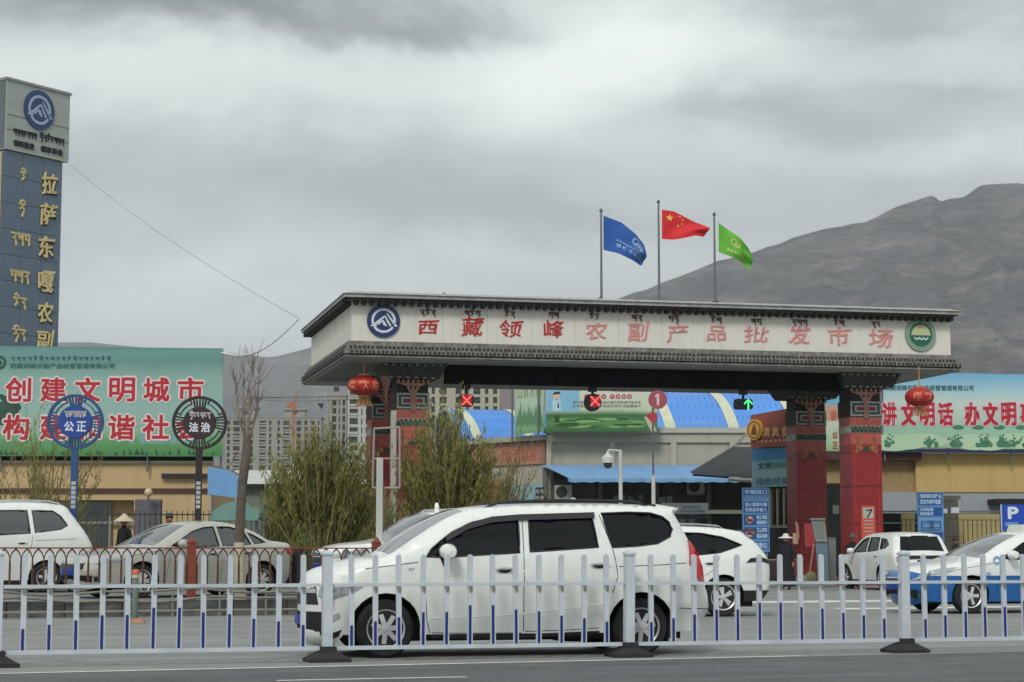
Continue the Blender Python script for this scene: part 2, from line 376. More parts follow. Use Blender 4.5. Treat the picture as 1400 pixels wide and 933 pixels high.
# ------------------------------------------------------------------ mountains
rock = mat('mountain_rock', (.10, .094, .092), .95)
def rock_mat():
    m = rock; t = m.node_tree; L = t.links.new; b = t.nodes['Principled BSDF']
    tc = t.nodes.new('ShaderNodeTexCoord')
    mp = t.nodes.new('ShaderNodeMapping'); mp.inputs['Scale'].default_value = (.0028, .0012, .007); mp.inputs['Rotation'].default_value = (0, R(28), 0); L(tc.outputs['Object'], mp.inputs[0])
    n = t.nodes.new('ShaderNodeTexNoise'); n.inputs['Scale'].default_value = 4; n.inputs['Detail'].default_value = 9; n.inputs['Roughness'].default_value = .7; n.inputs['Distortion'].default_value = .6; L(mp.outputs[0], n.inputs['Vector'])
    r = t.nodes.new('ShaderNodeValToRGB'); L(n.outputs['Fac'], r.inputs[0]); e = r.color_ramp.elements
    e[0].position = .3; e[0].color = (.060, .064, .078, 1); e[1].position = .68; e[1].color = (.25, .215, .20, 1)
    x = e.new(.5); x.color = (.125, .122, .128, 1)
    mpf = t.nodes.new('ShaderNodeMapping'); mpf.inputs['Scale'].default_value = (.02, .006, .05); mpf.inputs['Rotation'].default_value = (0, R(20), 0); L(tc.outputs['Object'], mpf.inputs[0])
    nf = t.nodes.new('ShaderNodeTexNoise'); nf.inputs['Scale'].default_value = 2.2; nf.inputs['Detail'].default_value = 8; nf.inputs['Roughness'].default_value = .75; L(mpf.outputs[0], nf.inputs['Vector'])
    mr = t.nodes.new('ShaderNodeMapRange'); L(nf.outputs['Fac'], mr.inputs[0]); mr.inputs[1].default_value = .32; mr.inputs[2].default_value = .68; mr.inputs[3].default_value = .60; mr.inputs[4].default_value = 1.40
    vm = t.nodes.new('ShaderNodeVectorMath'); vm.operation = 'SCALE'; L(r.outputs[0], vm.inputs[0]); L(mr.outputs[0], vm.inputs['Scale']); L(vm.outputs[0], b.inputs['Base Color'])
    bp = t.nodes.new('ShaderNodeBump'); bp.inputs['Strength'].default_value = .7; bp.inputs['Distance'].default_value = 60; L(n.outputs['Fac'], bp.inputs['Height']); L(bp.outputs[0], b.inputs['Normal'])
rock_mat()
from mathutils import noise as mn
def ridge(name, sil, Y, depth, seed, gull, nx=520, nv=130, front=.45):
    xs = [p[0] for p in sil]
    def sy(px):
        for (a, c), (b, d) in zip(sil, sil[1:]):
            if a <= px <= b: return c + (d - c) * (px - a) / (b - a)
        return sil[-1][1]
    vs = []; fs = []; nb = 24
    for i in range(nx + 1):
        px = xs[0] + (xs[-1] - xs[0]) * i / nx
        top = at(px, sy(px), Y); H = top.z; dirx = top.x / Y
        for j in range(nv + nb + 1):
            if j <= nv:
                f = j / nv; y = Y - depth * (1 - f); h = H * (f ** 1.15) * (1.0)
            else:
                f = 1 - (j - nv) / nb; y = Y + depth * .8 * (1 - f); h = H * f
            x = dirx * y
            p = Vector((x / gull, y / gull * .55, seed))
            g = mn.fractal(p, .75, 2.1, 6) ; rg = abs(mn.fractal(p * .7 + Vector((5, 3, 0)), .9, 2.0, 5))
            q_ = Vector((x / gull * 3.1, y / gull * 1.0, seed + 4)); g += .55 * (.5 - abs(mn.fractal(q_, .8, 2.2, 6)) * 2.2)
            amp = gull * .24 * math.sin(math.pi * min(1, max(0, f)) ** .8) if j <= nv else gull * .1
            h2 = h + amp * (g * .5 - rg * 1.3) * (1 if j <= nv else f) * (1 - (f ** 14 if j <= nv else 0))
            vs.append((x, y, max(h2, -.5)))
    n = nv + nb + 1
    for i in range(nx):
        for j in range(n - 1):
            fs.append((i * n + j, (i + 1) * n + j, (i + 1) * n + j + 1, i * n + j + 1))
    me = bpy.data.meshes.new(name); me.from_pydata(vs, [], fs); me.materials.append(rock)
    me.polygons.foreach_set('use_smooth', [True] * len(fs)); me.update()
    o = link(name, me); o['kind'] = 'structure'; return o
ridge('mountain', [(560, 560), (640, 520), (720, 470), (790, 436), (840, 411), (865, 401), (885, 396), (904, 387), (930, 378), (960, 366), (981, 357), (1005, 352), (1031, 345), (1048, 338), (1065, 334),
    (1085, 325), (1110, 318), (1128, 313), (1150, 310), (1165, 306), (1183, 304), (1200, 296), (1225, 283), (1250, 275), (1270, 268.5), (1276, 268), (1286, 276), (1298, 272), (1318, 270), (1330, 261), (1341, 253.5),
    (1360, 252), (1392, 250.5), (1404, 253), (1440, 262), (1500, 250), (1600, 270), (1750, 330), (1900, 380), (2150, 450), (2400, 540), (2700, 640), (3000, 740)], 3200, 1500, 1.3, 420)
ridge('far_mountain', [(-900, 500), (-600, 430), (-300, 470), (-100, 440), (0, 470), (120, 468), (200, 476), (300, 482), (322, 484), (345, 486), (362, 489), (372, 490), (385, 485), (400, 482), (412, 479), (450, 468), (520, 450), (600, 430), (700, 440), (800, 470), (1000, 520), (1400, 500), (1900, 540), (2400, 500), (2900, 600)],
      6200, 2600, 7.7, 700, nx=220, nv=40)
# =================================================================== THE GATE
wall_w = mat('fascia_cream', srgb(212, 208, 198), .75, var=.05, vscale=.9, dirt=.22, bump=.1, bscale=8)
tile_g = mat('eave_grey', (.27, .27, .255), .8, var=.4, vscale=7, bump=.4, bscale=30, dirt=.4)
eave_d = mat('eave_dark', (.035, .038, .036), .8, var=.5, vscale=9, dirt=.3)
soff = mat('soffit_paint', (.30, .31, .30), .8, var=.12, vscale=2)
blackp = mat('black_panel', (.006, .006, .007), .7, var=.2, vscale=2, spec=.1)
redst = mat('red_stone', srgb(138, 32, 34), .42, var=.22, vscale=2.2, bump=.2, bscale=14, dirt=.55)
redst_f = mat('red_stone_faded', srgb(132, 66, 54), .6, var=.30, vscale=1.6, bump=.2, bscale=14, dirt=.5)
redst2 = mat('red_stone_pale', srgb(170, 80, 72), .5, var=.2, vscale=5)
cream_s = mat('column_cream', srgb(150, 138, 118), .6, var=.15, vscale=4)
pinkb = mat('pink_band', srgb(172, 104, 92), .6, var=.12, vscale=5)
teal = mat('painted_teal', srgb(48, 78, 80), .6, var=.15, vscale=6)
dgreen = mat('painted_green', srgb(26, 66, 48), .6)
maroon = mat('painted_maroon', srgb(58, 30, 30), .65, var=.25, vscale=6)
magenta = mat('painted_crimson', srgb(128, 38, 62), .6, var=.1)
pale = mat('painted_pale', srgb(170, 172, 160), .6, var=.1)
ochre = mat('painted_ochre', srgb(150, 96, 58), .6, var=.15)
lotusm = mat('painted_lotus', srgb(150, 112, 98), .6, var=.2, vscale=9)
navy = mat('emblem_blue', srgb(24, 48, 98), .4); whitep = mat('emblem_white', srgb(205, 212, 222), .5)
char_red = mat('letter_red', srgb(176, 28, 34), .5); char_fade = mat('letter_faded', srgb(204, 134, 132), .6, var=.12, vscale=6)
tibm = mat('small_letter_dark', srgb(84, 56, 56), .6)

GF = Fr(478, 62.0, R(13.2))
gate = GF.thing('market_gate', 'wide cream gateway with red painted columns and red lettering across its top', 'gateway')
uR = GF.U(1299, 0, 450); uL = 0.0; DEP = 9.8
zT = GF.Z(478, 404); zB = GF.Z(478, 468)
SO = .38; SL = .62; CX = .42                                              # eave overhang
MB().box(.012, uR - .012, .012, DEP, zB + .02, zT - .02).build('fascia_wall', mat('joint_grey', (.22, .22, .21), .9), gate)
npn = 14; pw = uR / npn
for k in range(npn): link('fascia_panel', MB().box(.003, pw - .003, -.001, .0115, 0, 1).mesh('fascia_panel', wall_w) if k == 0 else bpy.data.meshes['fascia_panel'], gate, (k * pw, random.uniform(0, .002), zB + .02), None, (1, 1, zT - zB - .04))
for k in range(6): link('side_fascia_panel', MB().box(-.001, .0115, .003, DEP / 6 - .003, 0, 1).mesh('side_fascia_panel', wall_w) if k == 0 else bpy.data.meshes['side_fascia_panel'], gate, (0, .012 + k * (DEP - .012) / 6, zB + .02), None, (1, 1, zT - zB - .04))
# upper eave: stepped dark and grey courses
zt = GF.Z(474, 397.5)
E1 = MB()
zt = GF.Z(472, 398.5, -.56)
ya, yb_, yc = GF.Z(478, 411.2, -.16), GF.Z(478, 408.2, -.26), GF.Z(478, 405.0, -.42)
for k, (o, z0, z1) in enumerate([(.16, ya, yb_ - .003), (.26, yb_, yc - .003), (.42, yc, zt - .16)]):
    E1.box(-o * SL, uR + o * SO, -o, DEP + o, z0, z1, k)
E1.build('upper_eave', [mat('eave_mid', (.16, .155, .145), .8, var=.4, vscale=7), mat('eave_brown', (.085, .075, .062), .8, var=.6, vscale=9), eave_d], gate)
E2 = MB(); E2.box(-.50 * SL, uR + .50 * SO, -.50, DEP + .50, zt - .157, zt - .05); E2.frust((-.56 * SL, uR + .56 * SO, -.56, DEP + .56), zt - .047, (.1, uR - .1, -.2, DEP + .2), zt + .06)
E2.build('roof_slab', mat('slab_pale', (.34, .34, .33), .8, var=.2, vscale=5, dirt=.35), gate)
E3 = MB(); nb = 160
for k in range(nb):
    u = -.08 + (uR + .10) * k / nb; E3.box(u, u + .06, -.30, -.262, yb_ + .01, yc - .02)
for k in range(64):
    v = .1 + (DEP - .2) * k / 64; E3.box(-.26 * SL - .04, -.26 * SL + .002, v, v + .06, yb_ + .01, yc - .02)
o = E3.build('carved_course', tile_g, gate); o['kind'] = 'stuff'
re_ = MB().lathe([(.075, 0), (.075, -.30), (.06, -.31)], n=10, axis='y').mesh('rafter_end', mat('rafter_black', (.012, .012, .012), .6), smooth=40)
zraf = GF.Z(485, 413.5, -.25)
for k in range(80): link('rafter_end', re_, gate, (.12 + (uR - .2) * k / 79, 0, zraf))
for k in range(30): link('rafter_end', re_, gate, (0, .15 + (DEP - .3) * k / 29, zraf), (0, 0, R(-90)))
# lower eave: cornice spreading outwards under the fascia
zb0 = GF.Z(474, 487.5, -.46) + .02; l1, l2, l3 = GF.Z(476, 472, -.20), GF.Z(475, 477, -.34), GF.Z(474, 483, -.50); eave_s = mat('eave_stone', (.19, .18, .165), .8, var=.5, vscale=7, bump=.4, bscale=30, dirt=.5)
L1 = MB()
for (o_, z0, z1) in [(.20, l1, zB + .03), (.34, l2, l1 - .003), (.50, l3, l2 - .003)]: L1.box(-o_ * SL, uR + o_ * SO, -o_, DEP + o_, z0, z1)
L1.build('lower_eave', eave_s, gate)
L2 = MB(); L2.box(-.40 * SL, uR + .40 * SO, -.40, DEP + .40, l3 - .045, l3 - .003); L2.build('eave_dark_course', eave_d, gate)  # thin set-back course in the dark eave colour
L3 = MB(); L3.box(-.46 * SL, uR + .46 * SO, -.46, DEP + .46, zb0 - .02, l3 - .048); L3.build('eave_lip', eave_s, gate)
L4 = MB()
for row, (o_, z) in enumerate([(.345, l2 + .02), (.505, l3 + .02)]):
    n = 150
    for k in range(n):
        u = -o_ * SO + .03 + (uR + 2 * o_ * SO - .1) * (k + (.5 if row else 0)) / n + random.uniform(-.012, .012); L4.box(u, u + .075, -o_ - .022, -o_ + .0, z, z + .09)
    for k in range(62):
        v = -o_ + .05 + (DEP + o_) * k / 62; L4.box(-o_ * SL - .022, -o_ * SL, v, v + .075, z, z + .09)
o = L4.build('carved_blocks', eave_d, gate); o['kind'] = 'stuff'
# soffit, boarded
MB().box(-.36 * SL, uR + .36 * SO, -.36, DEP + .36, zb0 - .06, zb0 - .023).build('soffit', soff, gate)
sb_ = MB().box(0, 3.4, 0, .10, -.05, 0).mesh('soffit_batten', soff)
for k in range(12): link('soffit_batten', sb_, gate, (-.1, .15 + k * .68, zb0 - .062))
# dark box beam between the columns
uA = GF.U(610, 1.1, 500); zbm = GF.Z(612, 524, 1.1)
MB().box(uA, GF.U(1150, 1.1, 500), 1.1, 1.5, zbm, zb0 - .063).build('beam_box', blackp, gate)
pn = MB().box(0, 1.18, -.03, 0, 0, (zb0 - .07) - zbm - .06).mesh('display_panel', blackp)
k = 0
while uA + .05 + (k + 1) * 1.2 < GF.U(1150, 1.1, 500): link('display_panel', pn, gate, (uA + .05 + k * 1.2, 1.098, zbm + .03)); k += 1

# ---- columns
def column(px0, px1, v, wd, name='column', paint=True, sx=1):
    """square red column with painted head; px0..px1 = its front face."""
    a = GF.U(px0, v, 700); b = GF.U(px1, v, 700); H = b - a; pyr = lambda py: GF.Z(563, py, 1.15)
    col = MB().box(a, b, v, v + wd, 0, pyr(600)).build('column', redst_f if (px0 < 700 and v < 2) else redst, gate)
    m = MB()
    for py in (612, 661, 715, 760): z = pyr(py); m.box(a - .006, b + .006, v - .006, v + wd + .006, z, z + .03)
    m.build('stone_joint', mat('joint_dark', srgb(96, 26, 28), .6), col)
    zz = [pyr(y) for y in (600, 583, 573, 560, 537, 520)]
    MB().box(a, b, v, v + wd, zz[0] + .002, zz[1]).build('patterned_band', redst2, col)
    MB().box(a - .01, b + .01, v - .01, v + wd + .01, zz[1] + .002, zz[2]).build('zigzag_band', pale, col)
    z = MB(); n = 7
    for k in range(n):
        x0 = a + H * k / n; x1 = a + H * (k + 1) / n; mz = (zz[1] + zz[2]) / 2
        z.prism([(x0, zz[1] + .02), (x1, zz[1] + .02), ((x0 + x1) / 2, zz[2] - .03)], v - .03, v - .012, 0)
        z.prism([(x0, zz[2] - .01), ((x0 + x1) / 2 - .02, zz[2] - .01), (x0, zz[1] + .06)], v - .03, v - .012, 1)
        z.prism([(x1, zz[2] - .01), ((x0 + x1) / 2 + .02, zz[2] - .01), (x1, zz[1] + .06)], v - .03, v - .012, 1)
    z.build('zigzag', [dgreen, eave_d], col)
    MB().box(a, b, v, v + wd, zz[2] + .002, zz[3]).build('petal_band', pinkb, col)
    pt = MB(); n = 6
    for k in range(n): pt.disc(a + H * (k + .5) / n, zz[2] + (zz[3] - zz[2]) * .45, H / n * .42, v - .02, v - .002, 12, rz=1.2)
    pt.build('petal', redst2, col)
    # framed rectangles
    MB().box(a - .02, b + .02, v - .02, v + wd + .02, zz[3] + .002, zz[4]).build('frame_block', maroon, col)
    fr = MB(); f0, f1 = zz[3] + .03, zz[4] - .02
    def rect(x0, x1, q0, q1, y0, mi): fr.box(x0, x1, y0, v - .021, q0, q1, mi)
    rect(a, b, f0, f1, v - .035, 0); rect(a + .05 * H, b - .05 * H, f0 + .05, f1 - .05, v - .043, 1)
    rect(a + .14 * H, b - .14 * H, f0 + .14, f1 - .14, v - .051, 0); rect(a + .19 * H, b - .19 * H, f0 + .18, f1 - .18, v - .059, 2)
    rect(a + .42 * H, b - .42 * H, f0 - .08, f1 + .02, v - .075, 3)
    fr.build('painted_frame', [pale, teal, magenta, lotusm], col)
    # lotus bracket on a dark block
    MB().box(a + .02, b - .02, v + .02, v + wd - .02, zz[4] + .002, zz[5] + .03).build('neck_block', mat('head_dark', (.016, .013, .014), .7), col)
    lt = MB(); c = (a + b) / 2
    lt.prism([(c - .10 * H, zz[4] - .02), (c + .10 * H, zz[4] - .02), (c + .18 * H, zz[4] + .12), (c - .18 * H, zz[4] + .12)], v - .08, v + .015)
    for s in (-1, 0, 1): lt.disc(c + s * .15 * H, zz[4] + .16, .055, v - .08, v + .01, 10, rz=1.3)
    lt.prism([(c - .22 * H, zz[4] + .20), (c + .22 * H, zz[4] + .20), (c + .50 * H, zz[5] - .10), (c - .50 * H, zz[5] - .10)], v - .10, v + .01)
    for s in range(7): lt.disc(c + (s - 3) * .155 * H, zz[5] - .04, .055, v - .10, v + .01, 10, rz=1.2)
    lt.build('lotus_bracket', lotusm, col)
    # dancing-cloud emblem on the shaft
    em = MB()
    for s in (-1, 1):
        for k in range(4): em.disc(c + s * (.16 + .07 * k), pyr(596 - 3 * k) - .25 * (k % 2), .075, v - .012, v - .002, 10)
        em.stroke([(c + s * .1, pyr(604)), (c + s * .38, pyr(612)), (c + s * .3, pyr(590))], .05, v - .012, v - .002)
    em.build('painted_scroll', ochre, col)
    em = MB().disc(c, pyr(606), .15, v - .012, v - .002, 8, rz=.5); em.build('painted_knot', dgreen, col)
    # frames on shaft
    fm = MB()
    for (p0, p1) in ((622, 657), (668, 711), (720, 756)):
        q0, q1 = pyr(p1), pyr(p0)
        for bx in ((a + .10 * H, a + .13 * H, q0, q1), (b - .13 * H, b - .10 * H, q0, q1), (a + .10 * H, b - .10 * H, q0, q0 + .03), (a + .10 * H, b - .10 * H, q1 - .03, q1)): fm.box(bx[0], bx[1], v - .02, v - .002, bx[2], bx[3])
    fm.build('panel_moulding', mat('red_moulding', srgb(172, 52, 48), .5), col)
    # plinth
    MB().box(a - .14, b + .14, v - .14, v + wd + .14, 0, .32).build('plinth', mat('plinth_stone', srgb(120, 70, 62), .7, var=.2), col)
    # spreading capital: carved steps widening to the soffit
    cp = MB(); hz0 = zz[5] + .032; hz1 = zb0 - .062; n = 5
    for k in range(n):
        f = (k + 1) / n; o_ = .24 + .30 * f ** .6; q0 = hz0 + (hz1 - hz0) * k / n + .002; q1 = hz0 + (hz1 - hz0) * (k + 1) / n
        cp.frust((a - o_ + .06, b + o_ - .06, v - min(o_, .7) + .06, v + wd + o_ - .06), q0, (a - o_, b + o_, v - min(o_, .7), v + wd + o_), q1)
    cp.build('capital', mat('capital_dark', (.042, .045, .043), .75, var=.5, vscale=6, bump=.4), col)
    bl = MB()
    for k in range(n):
        f = (k + 1) / n; o_ = .24 + .30 * f ** .6; q1 = hz0 + (hz1 - hz0) * (k + 1) / n
        cnt = 0 if k not in (0, 4) else int((H + 2 * o_) / .26)
        for j in range(cnt): x = a - o_ + .05 + j * (H + 2 * o_ - .1) / cnt; bl.box(x, x + .10, v - min(o_, .7) - .02, v - min(o_, .7) + .04, q1 - .10, q1 - .05)
    o = bl.build('carved_teeth', [tile_g], col); o['kind'] = 'stuff'
    return col
column(541.5, 585.5, 1.15, 1.02)
column(1165, 1207, 1.15, 1.02)
vb = 6.0
column(507, 547, vb, 1.0)
column(1090, 1131, vb, 1.0)
MB().box(*[GF.U(p, 1.0, 620) for p in (532, 539)], .62, .80, .3, GF.Z(536, 562, .8)).build('drain_duct', mat('duct_pale', srgb(164, 158, 150), .6, var=.12, dirt=.3), gate)
# hanging painted drop at corner of the left capital
m = MB(); c_ = GF.hit(531, 540, 1.1)
m.lathe([(.02, -.55), (.03, -.35), (.09, -.05), (.14, .15), (.17, .34)], (c_[0] - .1, 1.0, c_[1] + .25), 8); m.build('capital_drop', lotusm, gate)

# poster and white notice on the right column
a = GF.hit(1178, 736, 1.13); b = GF.hit(1196, 692, 1.13)
pst = MB().box(a[0], b[0], 1.12, 1.149, a[1], b[1]).build('wall_poster', mat('poster_orange', srgb(196, 84, 62), .5, var=.06), gate)
m = MB(); m.box(a[0] + .06, b[0] - .06, 1.112, 1.119, b[1] - .42, b[1] - .06, 0); m.stroke([(a[0] + .2, b[1] - .15), (b[0] - .12, b[1] - .13), (a[0] + .22, b[1] - .38)], .05, 1.106, 1.111, 1)
for k in range(4): m.box(a[0] + .08, b[0] - .08, 1.112, 1.119, b[1] - .52 - k * .12, b[1] - .49 - k * .12, 0)
m.build('poster_print', [pale, eave_d], pst)

# lettering
chars = [('西', 585, 448, 26, 18), ('藏', 646, 447, 29, 25), ('领', 698, 450, 31, 22), ('峰', 757, 450, 27, 23), ('农', 815, 453, 29, 23), ('副', 872, 454, 26, 25), ('产', 926, 456, 28, 25),
         ('品', 980, 456, 26, 20), ('批', 1034, 457.5, 34, 21), ('发', 1093, 458, 29, 26), ('市', 1147, 460, 30, 25), ('场', 1204, 463, 33, 24)]
def brush(p, q):
    return (p + .05 * math.sin(q * 5 + p * 3) + .10 * (q - .5), q + .08 * (p - .45) + .035 * math.sin(p * 7))
for i, (ch, px, py, w, h) in enumerate(chars):
    x0, z0 = GF.hit(px - w / 2, py + h / 2); x1, z1 = GF.hit(px + w / 2, py - h / 2); mb = MB()
    put_text(mb, ch, x0, x1, z0, z1, -.004, bold=.010 if i < 4 else .015, thick=.022, wob=brush)
    mb.build('sign_character', char_red if i < 4 else char_fade, gate)
tb = [(585, 424, [0, 4, 0]), (646, 425, [1, 4, 3]), (697, 426, [4, 0]), (757, 427, [3, 1]), (813, 429, [4, 2]), (871, 431, [1, 0]), (921, 432, [3, 5]), (979, 434, [4, 1]), (1034, 436, [1, 3]), (1093, 437, [0, 1, 3]), (1147, 438, [4, 1]), (1198, 440, [0, 6])]
for px, py, idx in tb:
    py += 4.5
    w = 7.5 * len(idx); x0, z0 = GF.hit(px - w / 2, py + 6); x1, z1 = GF.hit(px + w / 2, py - 5)
    put_tib(MB(), idx, x0, x1, z0, z1, -.004, .034, th=.03).build('small_character', tibm, gate)
c0 = GF.hit(524, 439); rr = GF.U(546.5, 0, 439) - c0[0]
logo_mountain(gate, c0[0], c0[1], rr, -.002, navy, whitep)
# green round emblem at the right end
cg = GF.hit(1258, 458); rg_ = (GF.U(1279, 0, 458) - GF.U(1237, 0, 458)) / 2; gm = mat('emblem_green', srgb(84, 128, 96), .5, var=.08)
d = MB().disc(cg[0], cg[1], rg_, -.06, -.002, 40).build('round_emblem', gm, gate)
m = MB(); m.disc(cg[0], cg[1], rg_ * .98, -.068, -.0605, 40, mi=0, rin=rg_ * .92); m.disc(cg[0], cg[1], rg_ * .70, -.066, -.0605, 36, mi=1)
m.prism([(cg[0] + rg_ * .62 * math.cos(t), cg[1] + rg_ * (-.04 + .62 * math.sin(t))) for t in [math.pi * k / 16 for k in range(17)]], -.072, -.0665, 2)
for s in (-.28, 0.02, .30): m.disc(cg[0] + s * rg_, cg[1] - .16 * rg_, rg_ * .17, -.078, -.0725, 16, mi=3, rin=rg_ * .09, a0=R(180), a1=R(360))
m.prism([(cg[0] - .2 * rg_, cg[1] + .42 * rg_), (cg[0], cg[1] + .60 * rg_), (cg[0] + .2 * rg_, cg[1] + .42 * rg_)], -.078, -.0725, 4)
for k in range(44):
    t = 2 * math.pi * k / 44; m.disc(cg[0] + rg_ * .82 * math.cos(t), cg[1] + rg_ * .82 * math.sin(t), rg_ * .035, -.066, -.0605, 5, mi=3)
m.build('emblem_print', [pale, mat('emblem_deep_green', srgb(28, 96, 70), .5), mat('emblem_sand', srgb(186, 190, 150), .5), whitep, mat('emblem_orange', srgb(190, 130, 90), .5)], d)

# ---- flags on the gate roof
def flag(px_pole, py_top, py_base, outline, mat_, label, name, deco):
    v = 3.2; F = Fr(px_pole, 64.6, R(8))
    ztop = F.Z(px_pole, py_top); zbase = zt + .062
    e = thing(name, label, 'flag', F.W(0, 0, 0), F.a); 
    pole = MB().tube([(0, 0, zbase - .05), (0, 0, ztop)], [.045, .03], 8); pole.lathe([(.01, -.0), (.055, .03), (.06, .08), (.02, .13)], (0, 0, ztop), 8)
    pole.build('flagpole', mat('steel_dark', (.16, .165, .17), .4, .6), e, smooth=40)
    MB().lathe([(.12, 0), (.12, .05), (.06, .07)], (0, 0, zbase), 10).build('pole_base', mat('steel_dark', 0), e)
    # cloth grid: top and bottom edge curves
    top, bot = outline; nu, nv = 28, 14
    def ed(pts, t):
        P = [F.hit(*p) for p in pts]; n = len(P) - 1; f = t * n; i = min(n - 1, int(f)); f -= i
        a, b = P[i], P[i + 1]; return (a[0] + (b[0] - a[0]) * f, a[1] + (b[1] - a[1]) * f)
    def S(t, s):
        a, b = ed(top, t), ed(bot, t); x = a[0] + (b[0] - a[0]) * s; z = a[1] + (b[1] - a[1]) * s
        y = .18 * t * math.sin(5.5 * t + 2.0 * s + px_pole) + .05 * math.sin(13 * t - 3 * s) * t + .06 * math.sin(9 * (t + s)) * t
        return (x, y, z)
    cl = MB(); cl.add([S(i / nu, j / nv) for i in range(nu + 1) for j in range(nv + 1)], [(i * (nv + 1) + j, (i + 1) * (nv + 1) + j, (i + 1) * (nv + 1) + j + 1, i * (nv + 1) + j + 1) for i in range(nu) for j in range(nv)])
    c = cl.build('cloth', mat_, e, smooth=True)
    if deco: deco(lambda pts: [(lambda p: (p[0], p[1] - .012, p[2]))(S(min(.999, max(.001, a)), min(.999, max(.001, b)))) for a, b in pts], c)
    return e
def star(cx, cy, r, rot, asp):
    return [(cx + asp * r * (1 if k % 2 == 0 else .4) * math.sin(rot + k * math.pi / 5), cy - r * (1 if k % 2 == 0 else .4) * math.cos(rot + k * math.pi / 5)) for k in range(10)]
yel = mat('flag_yellow', srgb(228, 196, 100), .7)
def deco_cn(S, c):
    m = MB()
    for (cx, cy, r, ro) in [(.16, .25, .14, 0), (.36, .10, .045, .4), (.42, .2, .045, .8), (.42, .36, .045, 0), (.35, .46, .045, .4)]:
        pts = star(cx, cy, r, ro, .62); m.add(S(pts), [tuple(range(10))])
        m.add(S([(cx, cy)] + pts), [(0, 1 + k, 1 + (k + 1) % 10) for k in range(10)])
    m.build('stars', yel, c)
def deco_blue(S, c):
    m = MB(); n = 24
    ring = [(.62 + .15 * math.cos(2 * math.pi * k / n), .30 + .2 * math.sin(2 * math.pi * k / n)) for k in range(n)]; ri = [(.62 + .125 * math.cos(2 * math.pi * k / n), .30 + .165 * math.sin(2 * math.pi * k / n)) for k in range(n)]
    m.add(S(ring + ri), [(k, (k + 1) % n, n + (k + 1) % n, n + k) for k in range(n)])
    for tri in ([(.50, .38), (.62, .20), (.66, .24), (.56, .38)], [(.66, .20), (.75, .38), (.70, .38), (.63, .24)], [(.58, .38), (.64, .30), (.68, .38), (.63, .36)]): m.add(S(tri), [(0, 1, 2, 3)])
    for k, ch in enumerate('领峰农副市场'):
        for (y0, y1, w) in ((.66, .80, .082),):
            vs, fs = char_geo(ch, .02); x0 = .2 + k * .115
            m.add(S([(x0 + v[0] * w * 1.05, y1 - v[1] * (y1 - y0)) for v in vs]), fs)
    for k in range(12): x0 = .2 + k * .057; m.add(S([(x0, .58), (x0 + .04, .57), (x0 + .04, .61), (x0, .61)]), [(0, 1, 2, 3)])
    m.build('flag_print', mat('flag_print_pale', srgb(150, 180, 214), .7), c)
def deco_green(S, c):
    m = MB(); n = 18
    ring = [(.42 + .13 * math.cos(2 * math.pi * k / n), .38 + .16 * math.sin(2 * math.pi * k / n)) for k in range(n)]; ri = [(.42 + .09 * math.cos(2 * math.pi * k / n), .38 + .11 * math.sin(2 * math.pi * k / n)) for k in range(n)]
    m.add(S(ring + ri), [(k, (k + 1) % n, n + (k + 1) % n, n + k) for k in range(n)]); m.add(S([(.36, .46), (.43, .3), (.5, .46)]), [(0, 1, 2)])
    for k in range(7): x0 = .22 + k * .085; m.add(S([(x0, .72), (x0 + .06, .70), (x0 + .06, .80), (x0, .80)]), [(0, 1, 2, 3)])
    m.build('flag_print', mat('flag_print_straw', srgb(186, 196, 110), .7), c)
flag(824, 291, 405, ([(825, 295), (850, 304), (868, 320), (879, 335), (885, 350)], [(825, 342), (845, 347), (862, 355), (874, 361), (878, 363)]), mat('flag_blue', srgb(34, 84, 158), .75, var=.12, vscale=1.5), 'dark blue company flag with white emblem flying from the left roof pole', 'company_flag', deco_blue)
flag(904, 279, 407, ([(905, 287), (922, 289), (940, 298), (955, 306), (969.5, 313)], [(905, 327), (920, 328), (935, 326), (950, 323), (962, 324)]), mat('flag_red', srgb(206, 36, 44), .75, var=.10, vscale=1.5), 'red flag with yellow stars flying from the tallest middle roof pole', 'national_flag', deco_cn)
flag(981.5, 296, 409, ([(982.5, 305), (997, 315), (1010, 325), (1022, 340), (1031, 353)], [(982.5, 345), (995, 350), (1008, 355), (1018, 360), (1026, 371)]), mat('flag_green', srgb(92, 168, 52), .75, var=.12, vscale=1.5), 'bright green flag drooping from the right roof pole', 'green_flag', deco_green)
# aerials on the roof edge
for px, py in ((607, 399), (820, 402), (1186, 417)):
    p = GF.hit(px, py, 1.5); e = MB(); z = zt + .06
    e.tube([(0, 0, 0), (0, 0, .28)], .02, 5); e.tube([(-.35, 0, .05), (0, 0, .26), (.2, 0, .08)], .015, 5); e.box(-.12, .12, -.08, .08, 0, .08)
    o = e.build('roof_floodlight', mat('steel_dark', 0)); o.location = GF.W(p[0], 1.5, z)
    tag(o, {607: 'small grey bracket lamp on the gate roof above the red lettering', 820: 'small grey bracket lamp on the gate roof beside the blue flag pole', 1186: 'small grey bracket lamp on the right end of the gate roof'}[px], 'floodlight', 'small lamps along the gate roof')

